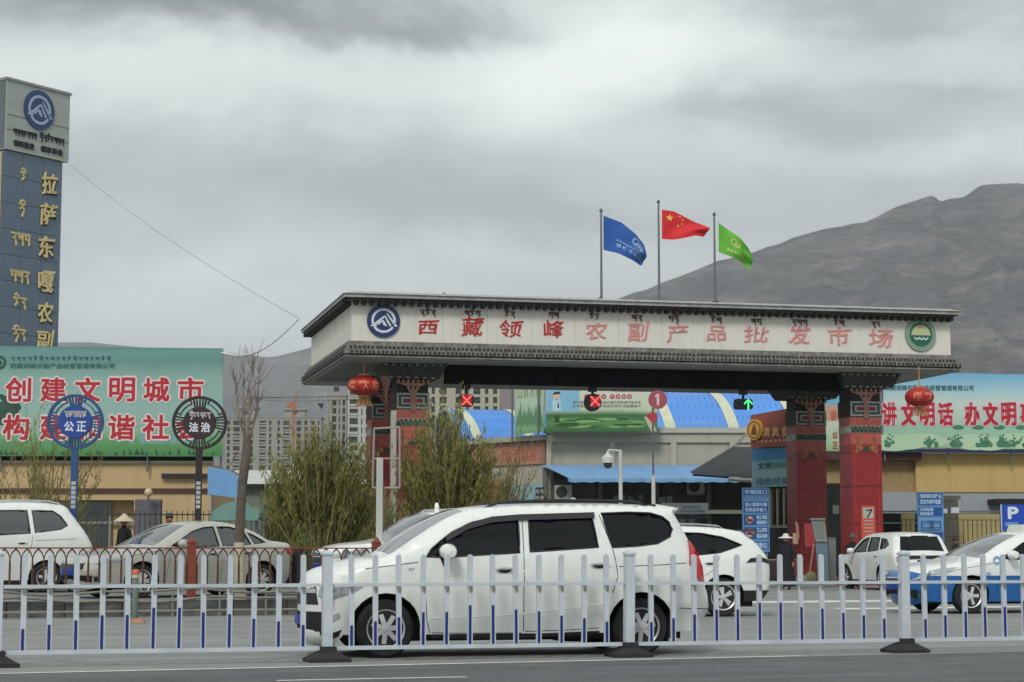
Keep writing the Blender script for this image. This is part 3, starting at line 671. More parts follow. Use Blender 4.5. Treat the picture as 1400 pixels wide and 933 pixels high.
# ---- lane signals hanging from the beam
led_r = mat('led_red', (1.0, .06, .05), .5, emit=2.2); led_g = mat('led_green', (.06, 1.0, .22), .5, emit=1.6); blk = mat('signal_black', (.012, .012, .014), .45)
def signal(px, py, label, kind, w=17, h=17, rnd=False):
    v = 1.6; c = GF.hit(px, py, v); s = 1 / (2700 / 63.5); e = GF.thing('lane_signal', label, 'traffic signal', c[0], v, 0, 'lane signals hanging under the gate')
    z = c[1]; m = MB(); W = w * s / 2; Hh = h * s / 2
    if rnd: m.disc(0, z, W, -.12, .12, 28, rz=Hh / W)
    else: m.prism([(-W, z - Hh * .6), (-W * .8, z - Hh), (W * .8, z - Hh), (W, z - Hh * .6), (W, z + Hh * .6), (W * .8, z + Hh), (-W * .8, z + Hh), (-W, z + Hh * .6)], -.12, .12)
    m.build('signal_housing', blk, e)
    MB().tube([(0, 0, z + Hh), (0, 0, zbm + .02)], .045, 6).build('hanger', blk, e)
    MB().box(-.14, .14, -.05, .05, zbm - .16, zbm - .0).build('hanger_bracket', blk, e)
    L = MB(); q = .145 if kind == 'x' else .22; ox = .0 if not rnd else .06
    if kind == 'x':
        for k in range(-4, 5):
            for sg in (1, -1):
                if sg < 0 and k == 0: continue
                L.disc(ox + k * q / 4.2, z + .04 * (1 if rnd else 0) + sg * k * q / 4.2, .026, -.135, -.1205, 8)
        L.build('red_cross', led_r, e)
        g = MB().box(ox - .17, ox + .17, -.128, -.1202, z - .16, z + .20); g.build('lens', mat('signal_lens_red', (.16, .012, .012), .3, emit=.9), e)
    else:
        ox = .14
        for k in range(-4, 4): L.disc(ox, z + k * .045, .026, -.135, -.1205, 8)
        for k in range(1, 4):
            for sg in (-1, 1): L.disc(ox + sg * k * .042, z + .155 - k * .045, .026, -.135, -.1205, 8)
        L.build('green_arrow', led_g, e)
    return e
signal(637, 548, 'lane signal with red cross hanging nearest the left columns', 'x', 19, 17)
signal(810, 550.5, 'round lane signal with red cross hanging in front of the green billboard', 'x', 23, 25, True)
signal(1016, 553, 'lane signal with lit green arrow hanging near the right columns', 'a', 26, 15)

# ---- lanterns
def lantern(px, py, rx, rz, Y, label, zhang, txt, tasc):
    F = Fr(px, Y, R(5)); c = F.hit(px, py); s = Y / 2700; e = F.thing('red_lantern', label, 'lantern', c[0], 0, 0, 'big red lanterns hung at the gate')
    z = c[1]; a, b = rx * s, rz * s; n = 28; prof = []
    for k in range(15):
        t = -math.pi / 2 * .93 + math.pi * .93 * k / 14; prof.append((a * math.cos(t), z + b * math.sin(t)))
    m = MB(); vs = []; nn = 48
    for r, h in prof:
        for k in range(nn):
            t = 2 * math.pi * k / nn; rr = r * (1 + .018 * math.cos(t * 12)); vs.append((rr * math.cos(t), rr * math.sin(t), h))
    m.add(vs, [(i * nn + k, i * nn + (k + 1) % nn, (i + 1) * nn + (k + 1) % nn, (i + 1) * nn + k) for i in range(14) for k in range(nn)])
    m.build('lantern_skin', mat('lantern_red', srgb(164, 34, 30), .55, var=.08, vscale=3), e, smooth=True)
    g = mat('lantern_gold', srgb(180, 130, 78), .5)
    MB().lathe([(a * .34, z + b * .93), (a * .34, z + b * 1.08)], n=20).build('top_ring', g, e); MB().lathe([(a * .34, z - b * 1.08), (a * .34, z - b * .93)], n=20).build('bottom_ring', g, e)
    MB().tube([(0, 0, z + b * 1.05), (0, 0, zhang)], .02, 5).build('cord', g, e)
    t = MB()
    for k in range(14):
        u = (k - 6.5) / 6.5; t.tube([(u * .12, .1 * math.sin(k * 2.4), z - b * 1.05), (u * .26, .12 * math.sin(k * 2.4), z - b * 1.05 - tasc * s)], .016, 4)
    t.build('tassel', g, e)
    tm = MB()
    for k, ch in enumerate(txt):
        vs, fs = char_geo(ch, .03); th0 = R(-90) + (k - (len(txt) - 1) / 2) * R(48)
        P = []
        for v_ in vs:
            zz_ = (v_[1] - .38) * b * .95; th = th0 + (v_[0] - .5) * R(36); r = a * math.sqrt(max(.05, 1 - (zz_ / b) ** 2)) * 1.03; P.append((r * math.cos(th), r * math.sin(th), z + zz_))
        tm.add(P, fs)
    tm.build('lantern_writing', mat('lantern_print', srgb(214, 120, 84), .55), e)
    return e
zs_ = zb0 - .05
lantern(497.5, 527.5, 22, 14.5, 62.6, 'red lantern with gold writing hanging beside the left gate columns', zs_, '度欢度', 13)
lantern(1257, 543, 20, 13.5, 64.5, 'red lantern hanging in front of the right slogan banner', zs_, '年欢', 12)
# =================================================================== BUILDINGS AND BANNERS BEHIND THE GATE
cream = mat('render_cream', srgb(186, 160, 118), .8, var=.07, vscale=.6, dirt=.3, bump=.1)
cream2 = mat('render_yellow', srgb(192, 162, 104), .8, var=.07, vscale=.6, dirt=.3)
brownp = mat('fascia_brown', srgb(74, 38, 32), .6, var=.2)
glassd = mat('window_glass', (.018, .022, .026), .08, spec=.7)
darkin = mat('interior_dark', (.012, .012, .013), .8)
steel = mat('steel_grey', (.30, .31, .32), .45, .6, var=.1); steel_d = mat('steel_dark', 0)
greyw = mat('wall_lightgrey', srgb(150, 156, 160), .8, var=.06, dirt=.2)
beige = mat('wall_beige', srgb(164, 160, 144), .8, var=.06, vscale=.5, dirt=.35)
bluec = mat('roof_blue', srgb(84, 142, 218), .5, var=.10, vscale=.4, dirt=.12)
awn = mat('awning_blue', srgb(118, 158, 200), .65, var=.12, vscale=1.2, dirt=.15)
bmet = mat('banner_edge', srgb(120, 140, 140), .6)
redp = mat('print_red', srgb(176, 26, 46), .6, var=.04); haloP = mat('print_halo', srgb(214, 205, 200), .6); tealp = mat('print_teal', srgb(52, 106, 104), .6)

def banner(F, name, label, pts, pm, v=0, thick=.18, group=None, frame=True):
    """pts: px of top-left, top-right, bottom-right, bottom-left."""
    e = F.thing(name, label, 'banner', 0, 0, 0, group); q = F.P(pts, v)
    m = MB().prism(q, v, v + .03); s = m.build('printed_sheet', pm, e)
    if frame:
        b = MB(); us = [p[0] for p in q]; z0 = max(q[2][1], q[3][1]); z1 = min(q[0][1], q[1][1])
        for z in (z0 + .05, (z0 + z1) / 2, z1 - .1): b.tube([(min(us) + .05, v + .09, z), (max(us) - .05, v + .09, z)], .04, 5)
        n = max(2, int((max(us) - min(us)) / 2.5))
        for k in range(n + 1): u = min(us) + .08 + (max(us) - min(us) - .16) * k / n; b.tube([(u, v + .16, z0 - .6), (u, v + .16, z1 - .05)], .045, 5)
        b.build('support_frame', steel_d, e)
    return e, s
def line_of(F, sheet, s, px0, px1, py0, py1, v, m, bold=.02, halo=None, name='lettering', hb=.08):
    x0, z0 = F.hit(px0, py1, v); x1, z1 = F.hit(px1, py0, v)
    if halo:
        d = (x1 - x0) * .06; h = MB(); put_text(h, s, x0 - d, x1 + d, z0 - d, z1 + d, v - .014, bold=hb); h.build('letter_outline', halo, sheet)
    mb = MB(); put_text(mb, s, x0, x1, z0, z1, v - .020, bold=bold); return mb.build(name, m, sheet)

# ---- left low building with slogan banner on its roof
LF = Fr(140, 74, R(1.2), .0)
lb = LF.thing('low_building', 'long cream single storey building with brown trim under the left slogan banner', 'building')
u0 = LF.U(-260); u1 = LF.U(287, 0, 700); zr = LF.Z(150, 634); g = lambda py, px=150: LF.Z(px, py)
uw0, uw1 = LF.U(-230), LF.U(183, 0, 700)
w = MB(); w.box(u0, u1, 0, 9, g(684), zr); w.box(uw1, u1, 0, 9, 0, g(684)); w.box(u0, uw0, 0, 9, 0, g(684)); w.box(uw0, uw1, .8, 9, 0, g(684)); w.build('wall', cream, lb)
MB().box(u0, u1 + .02, -.07, -.002, g(674.5), g(668)).build('trim_band', brownp, lb)
MB().box(LF.U(220), LF.U(282), -.22, -.002, g(654), g(648)).build('ledge', mat('ledge_dark', (.02, .012, .012), .6), lb)
MB().box(u0, u1 + .1, -.12, .3, zr + .002, zr + .10).build('parapet_cap', beige, lb)
wp = MB().box(0, 1.30, .70, .76, .0, g(686)).mesh('window', glassd); fp = MB(); fp.box(-.04, .04, .60, .69, 0, g(686)); fpm = fp.mesh('window_post', mat('frame_grey', (.22, .22, .21), .6))
k = 0
while uw0 + k * 1.45 + 1.35 < uw1:
    link('window', wp, lb, (uw0 + .08 + k * 1.45, 0, 0)); link('window_post', fpm, lb, (uw0 + k * 1.45 + 1.45, 0, 0)); k += 1
MB().box(uw0, uw1, .58, .66, g(716), g(713)).build('window_rail', mat('frame_grey', 0), lb)
MB().box(LF.U(-200), LF.U(286), .5, .8, zr + .1, zr + .55).build('dark_gap_strip', darkin, lb)  # dark strip added behind the gap between banner and roof
lban_m = print_mat('banner_print_left', [(0.0, srgb(66, 124, 66)), (.10, srgb(84, 142, 84)), (.17, srgb(104, 156, 110)), (.23, srgb(140, 170, 150)), (.45, srgb(142, 176, 170)), (.7, srgb(134, 168, 160)), (.85, srgb(96, 142, 134)), (.93, srgb(104, 148, 146)), (1, srgb(84, 132, 124))], 1.0, .16)
BL = Fr(150, 73.6, R(1.2))
be, bs = banner(BL, 'slogan_banner', 'huge pale green banner with two rows of red slogan characters above the left building', [(-300, 470), (305, 476.5), (304, 624.5), (-300, 623)], lban_m)
V = 0.0
for ch, cx in zip('创建文明城市', (25, 73, 120, 167, 214, 260.5)): line_of(BL, bs, ch, cx - 18.5, cx + 18.5, 516, 550, V, redp, .035, haloP)
for ch, cx in zip('构建和谐社会', (22, 73, 120, 166, 213, 259)): line_of(BL, bs, ch, cx - 19, cx + 19, 567, 602, V, redp, .035, haloP)
line_of(BL, bs, '西藏领峰农副产品经营管理有限公司', 14, 157, 497, 504, V, tealp, .02)
for k in range(18):
    x, z = BL.hit(15 + k * 7.7, 491.5); put_tib(m := MB(), [k % 6], x, x + .16, z - .1, z + .1, V - .01, .03, th=.006); m.build('lettering', tealp, bs)
c = BL.hit(-1, 496); m = MB().disc(c[0], c[1], .26, V - .014, V - .004, 24, rin=.17); m.disc(c[0], c[1] - .02, .12, V - .014, V - .004, 5); m.build('printed_emblem', mat('print_deepgreen', srgb(24, 76, 66), .6), bs)
tm = MB(); random.seed(3)
for k in range(90):
    x, z = BL.hit(random.gauss(6, 9), random.gauss(562, 9)); tm.disc(x, z, random.uniform(.06, .16), V - .003 - k * 5e-5, V - .001, 7)
tm.build('printed_tree', mat('print_tree', srgb(36, 74, 58), .6, var=.3), bs)
gm_ = MB()
for k in range(40):
    x, z = BL.hit(random.uniform(-40, 300), 622); h = random.uniform(.06, .26); gm_.prism([(x - .06, z), (x + .07, z), (x + random.uniform(-.08, .08), z + h)], V - .006 - k * 4e-5, V - .001)
gm_.build('printed_grass', mat('print_tree', 0), bs)
sm = MB()
for k in range(26):
    x, z = BL.hit(random.uniform(170, 262), 607); h = random.choice([.2, .35, .5, .8]); ww = random.uniform(.08, .25); sm.box(x, x + ww, V - .003 - k * 4e-5, V - .001, z, z + h)
sm.build('printed_skyline', mat('print_skyline', srgb(116, 158, 156), .6), bs)

# ---- the pylon sign, behind the left banner
TF = Fr(-8, 88, R(56))
tw = TF.thing('sign_tower', 'tall dark blue pylon with gold characters and emblem header at the left edge', 'sign tower')
hw = TF.U(95, 0, 170); z1 = TF.Z(10, 109); z0 = TF.Z(10, 204); cb = TF.U(88.5, 0, 300)
tin = .25; tile_b = mat('tile_slate_blue', srgb(90, 108, 126), .28, var=.10, vscale=.8, coat=.2)
TD = 3.4
hdm = mat('header_silver', srgb(158, 166, 160), .45, .0, var=.08, vscale=.6, stretch=(1, 1, 4)); hds = mat('header_side', srgb(96, 100, 106), .5, var=.05)
MB().box(0, hw, 0, TD, z0, z1).build('header_box', hdm, tw)
MB().box(-.06, hw + .06, -.06, TD + .06, z1 + .002, z1 + .12).build('header_cap', steel, tw)
MB().box(-.012, -.002, .06, TD - .06, z0 + .05, z1 - .05).build('header_side_panel', hds, tw)
for zz in (TF.Z(50, 186), TF.Z(50, 166)): MB().box(.03, hw - .03, -.012, -.002, zz, zz + .03).build('header_joint', hds, tw)
MB().box(.02, hw - .30, .16, TD - .1, 0, z0 - .002).build('core_column', mat('tower_core', (.03, .035, .04), .7), tw)
# facing tiles
uL_, uR_ = .0, hw - .26; nc = 3
tl = MB().box(0, (uR_ - uL_) / nc - .02, .12, .158, 0, 1.17).mesh('facing_tile', tile_b)
z = z0 - 1.2
while z > 5:
    for c_ in range(nc): link('facing_tile', tl, tw, (uL_ + (uR_ - uL_) * c_ / nc + .01, 0, z))
    z -= 1.19
st = MB().box(-.02, .018, 0, TD - .4, 0, 4.6).mesh('side_panel', mat('side_cream', srgb(176, 160, 132), .6, var=.05))
z = z0 - 4.7
while z > 3: link('side_panel', st, tw, (0, .2, z)); z -= 4.68
gold = mat('letter_gold', srgb(212, 194, 140), .5, .0); goldd = mat('letter_backing', (.03, .022, .015), .6)
for ch, cx, cy in (('拉', 67, 252), ('萨', 65.5, 294), ('东', 62.5, 338), ('嘎', 62, 386), ('农', 61, 428), ('副', 60.5, 466), ('产', 60, 508)):
    x0, zz0 = TF.hit(cx - 11, cy + 13, .1); x1, zz1 = TF.hit(cx + 11, cy - 13, .1); mb = MB(); put_text(mb, ch, x0 + .03, x1 + .05, zz0 - .04, zz1 - .04, .118, bold=.05, thick=.03); mb.build('letter_back', goldd, tw)
    mb = MB(); put_text(mb, ch, x0, x1, zz0, zz1, .085, bold=.022, thick=.05, wob=brush); mb.build('gold_character', gold, tw)
for (cx, cy, idx) in ((32, 243, [4]), (30, 286, [5]), (28, 328, [0, 1, 3]), (27, 379, [3, 1, 0]), (27, 415, [4, 0]), (26, 458, [5, 0])):
    w_ = 9 if len(idx) == 1 else 10 * len(idx) ** .9; x0, zz0 = TF.hit(cx - w_ / 2, cy + 10, .1); x1, zz1 = TF.hit(cx + w_ / 2, cy - 9, .1)
    put_tib(MB(), idx, x0, x1, zz0, zz1, .11, .085, th=.05).build('gold_small_character', gold, tw)
c = TF.hit(53, 151); r_ = (TF.Z(53, 124) - TF.Z(53, 178)) / 2
logo_mountain(tw, c[0], c[1], r_, -.004, mat('emblem_blue_tower', srgb(40, 66, 108), .4), mat('emblem_white_tower', srgb(158, 174, 200), .5))
inkm = mat('letter_ink', (.02, .022, .03), .6)
for (xa, xb, ya_, yb2, word, tib_) in ((18, 47, 190.5, 199.5, '领峰置业', None), (55, 86, 198.5, 207.5, '领享事业', None), (18, 50, 176, 185, None, [3, 0, 1, 2, 0, 3, 1]), (54, 88, 183.5, 193, None, [5, 0, 4, 2, 1, 3, 0])):
    x0, zl = TF.hit(xa, yb2); zh = TF.hit(xa, ya_)[1]; x1 = TF.U(xb, 0, ya_); q = MB()
    if word: put_text(q, word, x0, x1, zl, zh, -.004, bold=.03, thick=.04)
    else: put_tib(q, tib_, x0, x1, zl - .05, zh + .05, -.004, .05, th=.04)
    q.build('header_lettering', inkm, tw)

# ---- right building and banners
RF = Fr(1260, 84, R(3.5)); gr = lambda py, px=1260, v=0: RF.Z(px, py, v)
rb = RF.thing('yellow_building', 'pale yellow building with grey dado under the right slogan banner', 'building')
MB().box(RF.U(1252, 0, 650), RF.U(1640), 0, 10, gr(673), gr(620)).build('wall', cream2, rb)
MB().box(RF.U(1100), RF.U(1252, 0, 650) - .002, .25, 9.5, gr(673), gr(628)).build('side_wing', mat('render_tan', srgb(158, 132, 92), .8, var=.1, dirt=.3), rb)
MB().box(RF.U(1100), RF.U(1258, 0, 625), -.3, .24, gr(630), gr(618)).build('canopy_board', brownp, rb)
MB().box(RF.U(1100), RF.U(1640), .05, 9.4, 0, gr(673) - .002).build('dado_wall', greyw, rb)
MB().box(RF.U(1352), RF.U(1480), -1.2, .04, gr(690), gr(683)).build('dark_canopy', darkin, rb)
rban = print_mat('banner_print_right', [(0, srgb(120, 160, 124)), (.12, srgb(158, 186, 156)), (.3, srgb(150, 190, 166)), (.45, srgb(182, 200, 186)), (.62, srgb(196, 206, 200)), (.78, srgb(160, 196, 206)), (.92, srgb(124, 176, 206)), (1, srgb(112, 170, 208))], 1.0, .14, seed=3)
RB = Fr(1260, 83.4, R(3.5))
be2, bs2 = banner(RB, 'slogan_banner', 'right slogan banner in pale blue and green with one row of red characters', [(1208, 508.5), (1640, 517), (1640, 620), (1208, 611)], rban)
for ch, cx in zip('讲文明话办文明事', (1215.5, 1242, 1267.5, 1292.5, 1329, 1354, 1379, 1405)): line_of(RB, bs2, ch, cx - 10.5, cx + 10.5, 550, 583, 0, redp, .045, mat('halo_pink', srgb(214, 190, 196), .6))
line_of(RB, bs2, '西藏领峰农副产品经营管理有限公司', 1210, 1331, 527, 534, 0, tealp, .02)
tm = MB(); random.seed(5)
for k in range(24):
    x, z = RB.hit(random.uniform(1210, 1400), 612); ww = random.uniform(.3, .9); z += .1; tm.disc(x, z + random.uniform(0, .3), ww, -.004 - k * 2e-4, -.001, 16, mi=0, rz=.3)
for k in range(36):
    x, z = RB.hit(random.choice([1214, 1270, 1308, 1345, 1372, 1388]) + random.gauss(0, 3.5), 612); h = random.uniform(.1, .6)
    for j in range(4): tm.disc(x + random.gauss(0, .08), z + .1 + h * j / 4, .11 * (1 - j * .2), -.011 - k * 1e-4 - j * 2e-5, -.0095, 6, mi=1)
for cx in (1310, 1337, 1366, 1396):
    x, z = RB.hit(cx, 583); tm.disc(x, z - .05, .25, -.006, -.002, 12, mi=1, rz=.4)
tm.build('printed_landscape', [mat('print_mist', srgb(176, 204, 170), .6), mat('print_bush', srgb(64, 122, 92), .6, var=.2)], bs2)
MB().box(RB.U(1205), RB.U(1640), .0, .2, gr(620.5) + .02, RB.Z(1260, 613) - .03).build('banner_base_rail', mat('rail_navy', srgb(22, 40, 72), .6), be2)
SB = Fr(1140, 86, R(3.5)); sban = print_mat('banner_print_narrow', [(0, srgb(110, 160, 116)), (.2, srgb(160, 196, 160)), (.55, srgb(196, 204, 190)), (.575, srgb(186, 150, 130)), (.82, srgb(196, 150, 128)), (.83, srgb(112, 176, 200)), (1, srgb(100, 168, 204))], 1.0, .03, seed=1)
be3, bs3 = banner(SB, 'side_banner', 'narrow printed banner visible between the two right gate columns', [(1118, 541), (1147.5, 540), (1147.5, 622), (1118, 622)], sban)
line_of(SB, bs3, '公', 1138, 1145, 590, 600, 0, redp, .03); line_of(SB, bs3, '正', 1138, 1145, 604, 614, 0, redp, .03); line_of(SB, bs3, '讲', 1135, 1144, 561, 575, 0, mat('print_orange', srgb(180, 96, 84), .6), .03)

# ---- central market hall: beige upper wall, blue awning, dark shopfronts
HF = Fr(747, 92, R(0.5)); h = lambda py, px=800, v=0: HF.Z(px, py, v)
hall = HF.thing('market_hall', 'beige market hall with recessed wall panels above a long blue awning', 'building')
uh1 = HF.U(1140); zt_, zm_ = h(592), h(638)
MB().box(0, uh1, .12, 12, h(640), zt_ - .002).build('wall', beige, hall)
pl = MB()
for px0, px1 in ((747, 754), (833, 841), (917, 925), (998, 1006)): pl.box(HF.U(px0, 0, 610), HF.U(px1, 0, 610), 0, .118, zm_, zt_ - .45)
pl.box(0, uh1, 0, .118, zt_ - .447, zt_ - .002); pl.build('pilaster', mat('wall_beige_light', srgb(172, 168, 152), .8, var=.05, dirt=.3), hall)
MB().box(-.12, uh1, -.12, .5, zt_, zt_ + .24).build('parapet', mat('parapet_pale', srgb(180, 180, 168), .8, var=.08, dirt=.3), hall)
MB().box(-.12, uh1, -.1, .1, h(588), h(586)).build('parapet_rail', steel, hall)
# left flank with faded red signs
HL = Fr(747, 92, R(180 - 48))    # runs back-left from the corner
hl = HL.thing('side_shop', 'brick red shop wall with painted signs running back from the hall corner', 'building')
e1 = HL.U(640, 0, 660); zz = lambda px, py: HL.Z(px, py)
fl = MB(); fl.box(0, e1, -.5, -.1, 0, zz(746, 596)); fl.build('wall', beige, hl)
MB().box(.1, e1 - .1, -.02, -.0, zz(746, 634), zz(746, 604)).build('painted_sign', mat('sign_terracotta', srgb(172, 122, 104), .7, var=.18, vscale=1.2, dirt=.3), hl)
MB().box(0, e1, -.03, .25, zz(746, 602), zz(746, 595)).build('eave_strip', beige, hl)
MB().box(.2, e1 * .5, -.02, .05, .4, zz(746, 662)).build('pale_poster', mat('poster_pale_blue', srgb(130, 166, 176), .6, var=.1), hl)
MB().box(e1 * .55, e1 * .85, -.02, .05, .4, zz(746, 655)).build('red_poster', mat('poster_red', srgb(176, 92, 88), .6, var=.1), hl)
tx = MB(); put_text(tx, '面市店', e1 * .55, e1 * .12, zz(746, 630), zz(746, 609), .006, bold=.03); tx.build('lettering', mat('sign_letter_red', srgb(172, 92, 80), .6), hl)
# awning
aw = HF.thing('awning', 'long sky blue fabric awning sloping out over the dark shopfronts', 'awning')
za, zc = h(636), HF.Z(800, 654, -2.2); ua, ub = HF.U(740, -1, 640), HF.U(1085, -1, 640)
a_ = MB(); nn = 40; vs = []
for i in range(nn + 1):
    u = ua + (ub - ua) * i / nn; sg = .05 * math.sin(i * 1.9) ** 2
    for (v_, z_) in ((0, za), (-.7, za - (za - zc) * .30 - sg), (-1.5, za - (za - zc) * .66 - sg), (-2.2, zc - sg * .6), (-2.2, zc - .16 - sg)): vs.append((u + (1.5 if False else 0) + (-v_) * .55 * (1 - i / nn) * 1.0, v_, z_))
a_.add(vs, [(i * 5 + j, (i + 1) * 5 + j, (i + 1) * 5 + j + 1, i * 5 + j + 1) for i in range(nn) for j in range(4)]); a_.build('fabric', awn, aw, smooth=40)
ar = MB()
for i in range(0, nn + 1, 5):
    u = ua + (ub - ua) * i / nn + 1.2 * (1 - i / nn); ar.tube([(u, 0, za - .1), (u, -2.15, zc - .08)], .03, 5)
ar.build('awning_arm', steel, aw)
# shopfronts beneath
sf = HF.thing('shopfront_row', 'row of dark open shopfronts beneath the blue awning', 'shopfront')
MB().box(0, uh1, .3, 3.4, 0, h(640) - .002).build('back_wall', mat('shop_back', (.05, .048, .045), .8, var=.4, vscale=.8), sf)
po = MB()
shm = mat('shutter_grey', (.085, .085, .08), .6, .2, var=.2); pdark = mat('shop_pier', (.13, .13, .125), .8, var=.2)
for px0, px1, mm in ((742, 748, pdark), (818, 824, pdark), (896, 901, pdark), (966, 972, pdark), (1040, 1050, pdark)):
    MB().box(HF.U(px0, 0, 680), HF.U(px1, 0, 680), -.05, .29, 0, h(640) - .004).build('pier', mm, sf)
sl = MB().box(0, 1, .18, .24, 0, .10).mesh('shutter_slat', shm)
for (px0, px1) in ((752, 815), (905, 925)):
    u0_, u1_ = HF.U(px0, 0, 680), HF.U(px1, 0, 680); z = .3
    while z < h(658): link('shutter_slat', sl, sf, (u0_, 0, z), None, (u1_ - u0_, 1, 1)); z += .12
cnt = MB()
for px, py, w_, h_ in ((842, 682, 7, 9), (852, 682, 7, 10), (862, 683, 8, 9), (876, 681, 6, 10), (905, 684, 9, 8), (915, 683, 8, 9)):
    x, z = HF.hit(px, py, -.2); s_ = 92 / 2700; cnt.box(x - w_ * s_ / 2, x + w_ * s_ / 2, -.3, -.1, z - h_ * s_ / 2, z + h_ * s_ / 2, (px % 2))
cnt.build('shop_goods', [mat('goods_grey', srgb(96, 104, 104), .7), mat('goods_pale', srgb(126, 130, 128), .7)], sf)
MB().box(HF.U(965), HF.U(1015), -1.0, -.1, h(703), h(698)).build('counter', mat('counter_pale', srgb(130, 132, 120), .7), sf)
tbk = MB(); bx_ = HF.hit(739, 676, -.3); 
MB().box(HF.U(732, -.5, 676), HF.U(743.5, -.5, 676), -.55, -.45, h(686), h(667)).build('board', mat('board_green', srgb(20, 44, 40), .5), sf)
for cx, cy, ch in ((735, 672, '吃'), (741, 672, '住'), (735, 681, '行'), (741, 681, '游')): x0, a0_ = HF.hit(cx - 2.4, cy + 3, -.56); x1, a1_ = HF.hit(cx + 2.4, cy - 3, -.56); q = MB(); put_text(q, ch, x0, x1, a0_, a1_, -.56, bold=.03); q.build('board_lettering', pale, sf)
# air conditioners and a stove
def aircon(px, py, Fm, v, lab):
    c = Fm.hit(px, py, v); e = Fm.thing('air_conditioner', lab, 'air conditioner', c[0], v, c[1], 'air conditioners under the awning'); 
    MB().box(-.40, .40, -.15, .15, -.32, .32).build('casing', mat('aircon_white', srgb(150, 150, 142), .6, var=.06), e)
    MB().disc(-.08, 0, .26, -.17, -.152, 24).build('fan_recess', darkin, e); f = MB()
    for k in range(6): f.disc(-.08, 0, .24 - .035 * k, -.182, -.174, 20, rin=.228 - .035 * k)
    f.build('fan_guard', mat('guard_grey', (.06, .06, .06), .6), e)
    MB().box(-.35, .35, .0, .5, -.38, -.33).build('bracket', steel_d, e)
aircon(951, 666, HF, -.4, 'white air conditioner on the wall behind the white van roof')
aircon(770, 673, HF, -.4, 'grey air conditioner at the left end under the blue awning')
# sign board over dark kiosk (white lettered board)
KFm = Fr(936, 78, R(0))
kb = KFm.thing('stall_kiosk', 'dark stall with a white lettered board on top seen over the minivan tail', 'kiosk')
x0, z0_ = KFm.hit(904, 703); x1, z1_ = KFm.hit(968, 688)
MB().box(x0, x1, -.1, .1, z0_, z1_).build('sign_board', mat('board_white', srgb(192, 200, 198), .6, var=.05), kb)
q = MB(); a, b = KFm.hit(932, 695.5); a2, b2 = KFm.hit(958, 691.5); put_text(q, '便民服务点', a, a2, b, b2, -.106, bold=.01); q.build('board_lettering', mat('print_blue_grey', srgb(96, 118, 150), .6), kb); q = MB(); a, b = KFm.hit(929, 701); a2, b2 = KFm.hit(962, 697.5); put_text(q, '农产品批发零售', a, a2, b, b2, -.106, bold=.01); q.build('board_lettering', mat('print_blue_grey', srgb(96, 118, 150), .6), kb)
MB().box(x0 + .1, x1 - .1, 0, 1.6, 0, z0_ - .002).build('booth', mat('booth_dark', (.02, .024, .022), .4), kb)
for k in range(4): MB().box(x0 + .25 + k * .42, x0 + .55 + k * .42, -.02, -.002, 1.5, z0_ - .2).build('booth_window', glassd, kb)

# corrugated dark canopy
CF = Fr(980, 82, R(2)); cn = CF.thing('corrugated_canopy', 'dark corrugated lean-to roof seen from below beside the brown sign', 'canopy')
q1, q2, q3, q4 = CF.hit(944, 647, -.6), CF.hit(1002, 612.5, 2.0), CF.hit(1060, 612, 2.0), CF.hit(1060, 656, -.6)
A_, B_, C_, D_ = Vector((q1[0], -.6, q1[1])), Vector((q2[0], 2, q2[1])), Vector((q3[0], 2, q3[1])), Vector((q4[0], -.6, q4[1]))
n = 18; cm = MB(); vs = []
for i in range(n * 4 + 1):
    t = i / (n * 4); p = A_.lerp(B_, t); r = D_.lerp(C_, t); o = Vector((0, 0, .05 * math.sin(t * n * 2 * math.pi))); vs += [p + o, r + o, p + o + Vector((0, 0, .03)), r + o + Vector((0, 0, .03))]
fs = []
for i in range(n * 4): a = i * 4; fs += [(a, a + 1, a + 5, a + 4), (a + 2, a + 6, a + 7, a + 3)]
cm.add(vs, fs); cm.build('corrugated_sheet', mat('sheet_dark', (.035, .04, .042), .6, var=.3), cn, smooth=50)
rs = MB()
for t in (.05, .3, .55, .8): rs.tube([A_.lerp(B_, t) - Vector((0, 0, .12)), D_.lerp(C_, t) - Vector((0, 0, .12))], .05, 5)
rs.build('purlin', steel_d, cn)
e_ = MB(); e_.tube([A_.lerp(D_, .45) - Vector((0, 0, .12)), D_ - Vector((0, 0, .12))], .10, 6); e_.build('front_beam', mat('beam_pale', srgb(150, 152, 146), .6, var=.3), cn)
MB().tube([(D_.x - .3, -.4, 0), (D_.x - .3, -.4, D_.z - .1)], .06, 6).build('post', steel_d, cn)
MB().tube([(CF.hit(1002, 612, 2)[0], 2, CF.hit(1002, 612, 2)[1]), (CF.hit(1022, 592, 6)[0], 6, CF.hit(1022, 592, 6)[1])], .05, 5).build('stay_rod', steel_d, cn)

# brown sign with round yellow emblem, blue poster below, barred window
NF = Fr(1030, 80, R(-50)); nb_ = NF.thing('corner_kiosk', 'narrow corner shop behind the right columns with barred windows', 'kiosk')
un0, un1 = NF.U(1026, 0, 620), NF.U(1072, 0, 620)
MB().box(un0 + .1, un1, .35, 1.0, 0, NF.Z(1040, 580)).build('wall', mat('kiosk_wall', (.05, .05, .05), .7, var=.2), nb_)
wb = MB().box(0, .07, .16, .2, .0, 1).mesh('window_bar', mat('bar_pale', srgb(150, 142, 124), .6)); zb_, zt2 = NF.Z(1065, 718), NF.Z(1065, 668)
for px in (1053, 1062, 1071, 1079.5): link('window_bar', wb, nb_, (NF.U(px, .2, 690), 0, zb_), None, (1.6, 1, zt2 - zb_))
MB().box(NF.U(1049, 0, 690), NF.U(1100, 0, 690), .10, .32, zb_ - .12, zb_).build('window_sill', mat('bar_pale', 0), nb_)
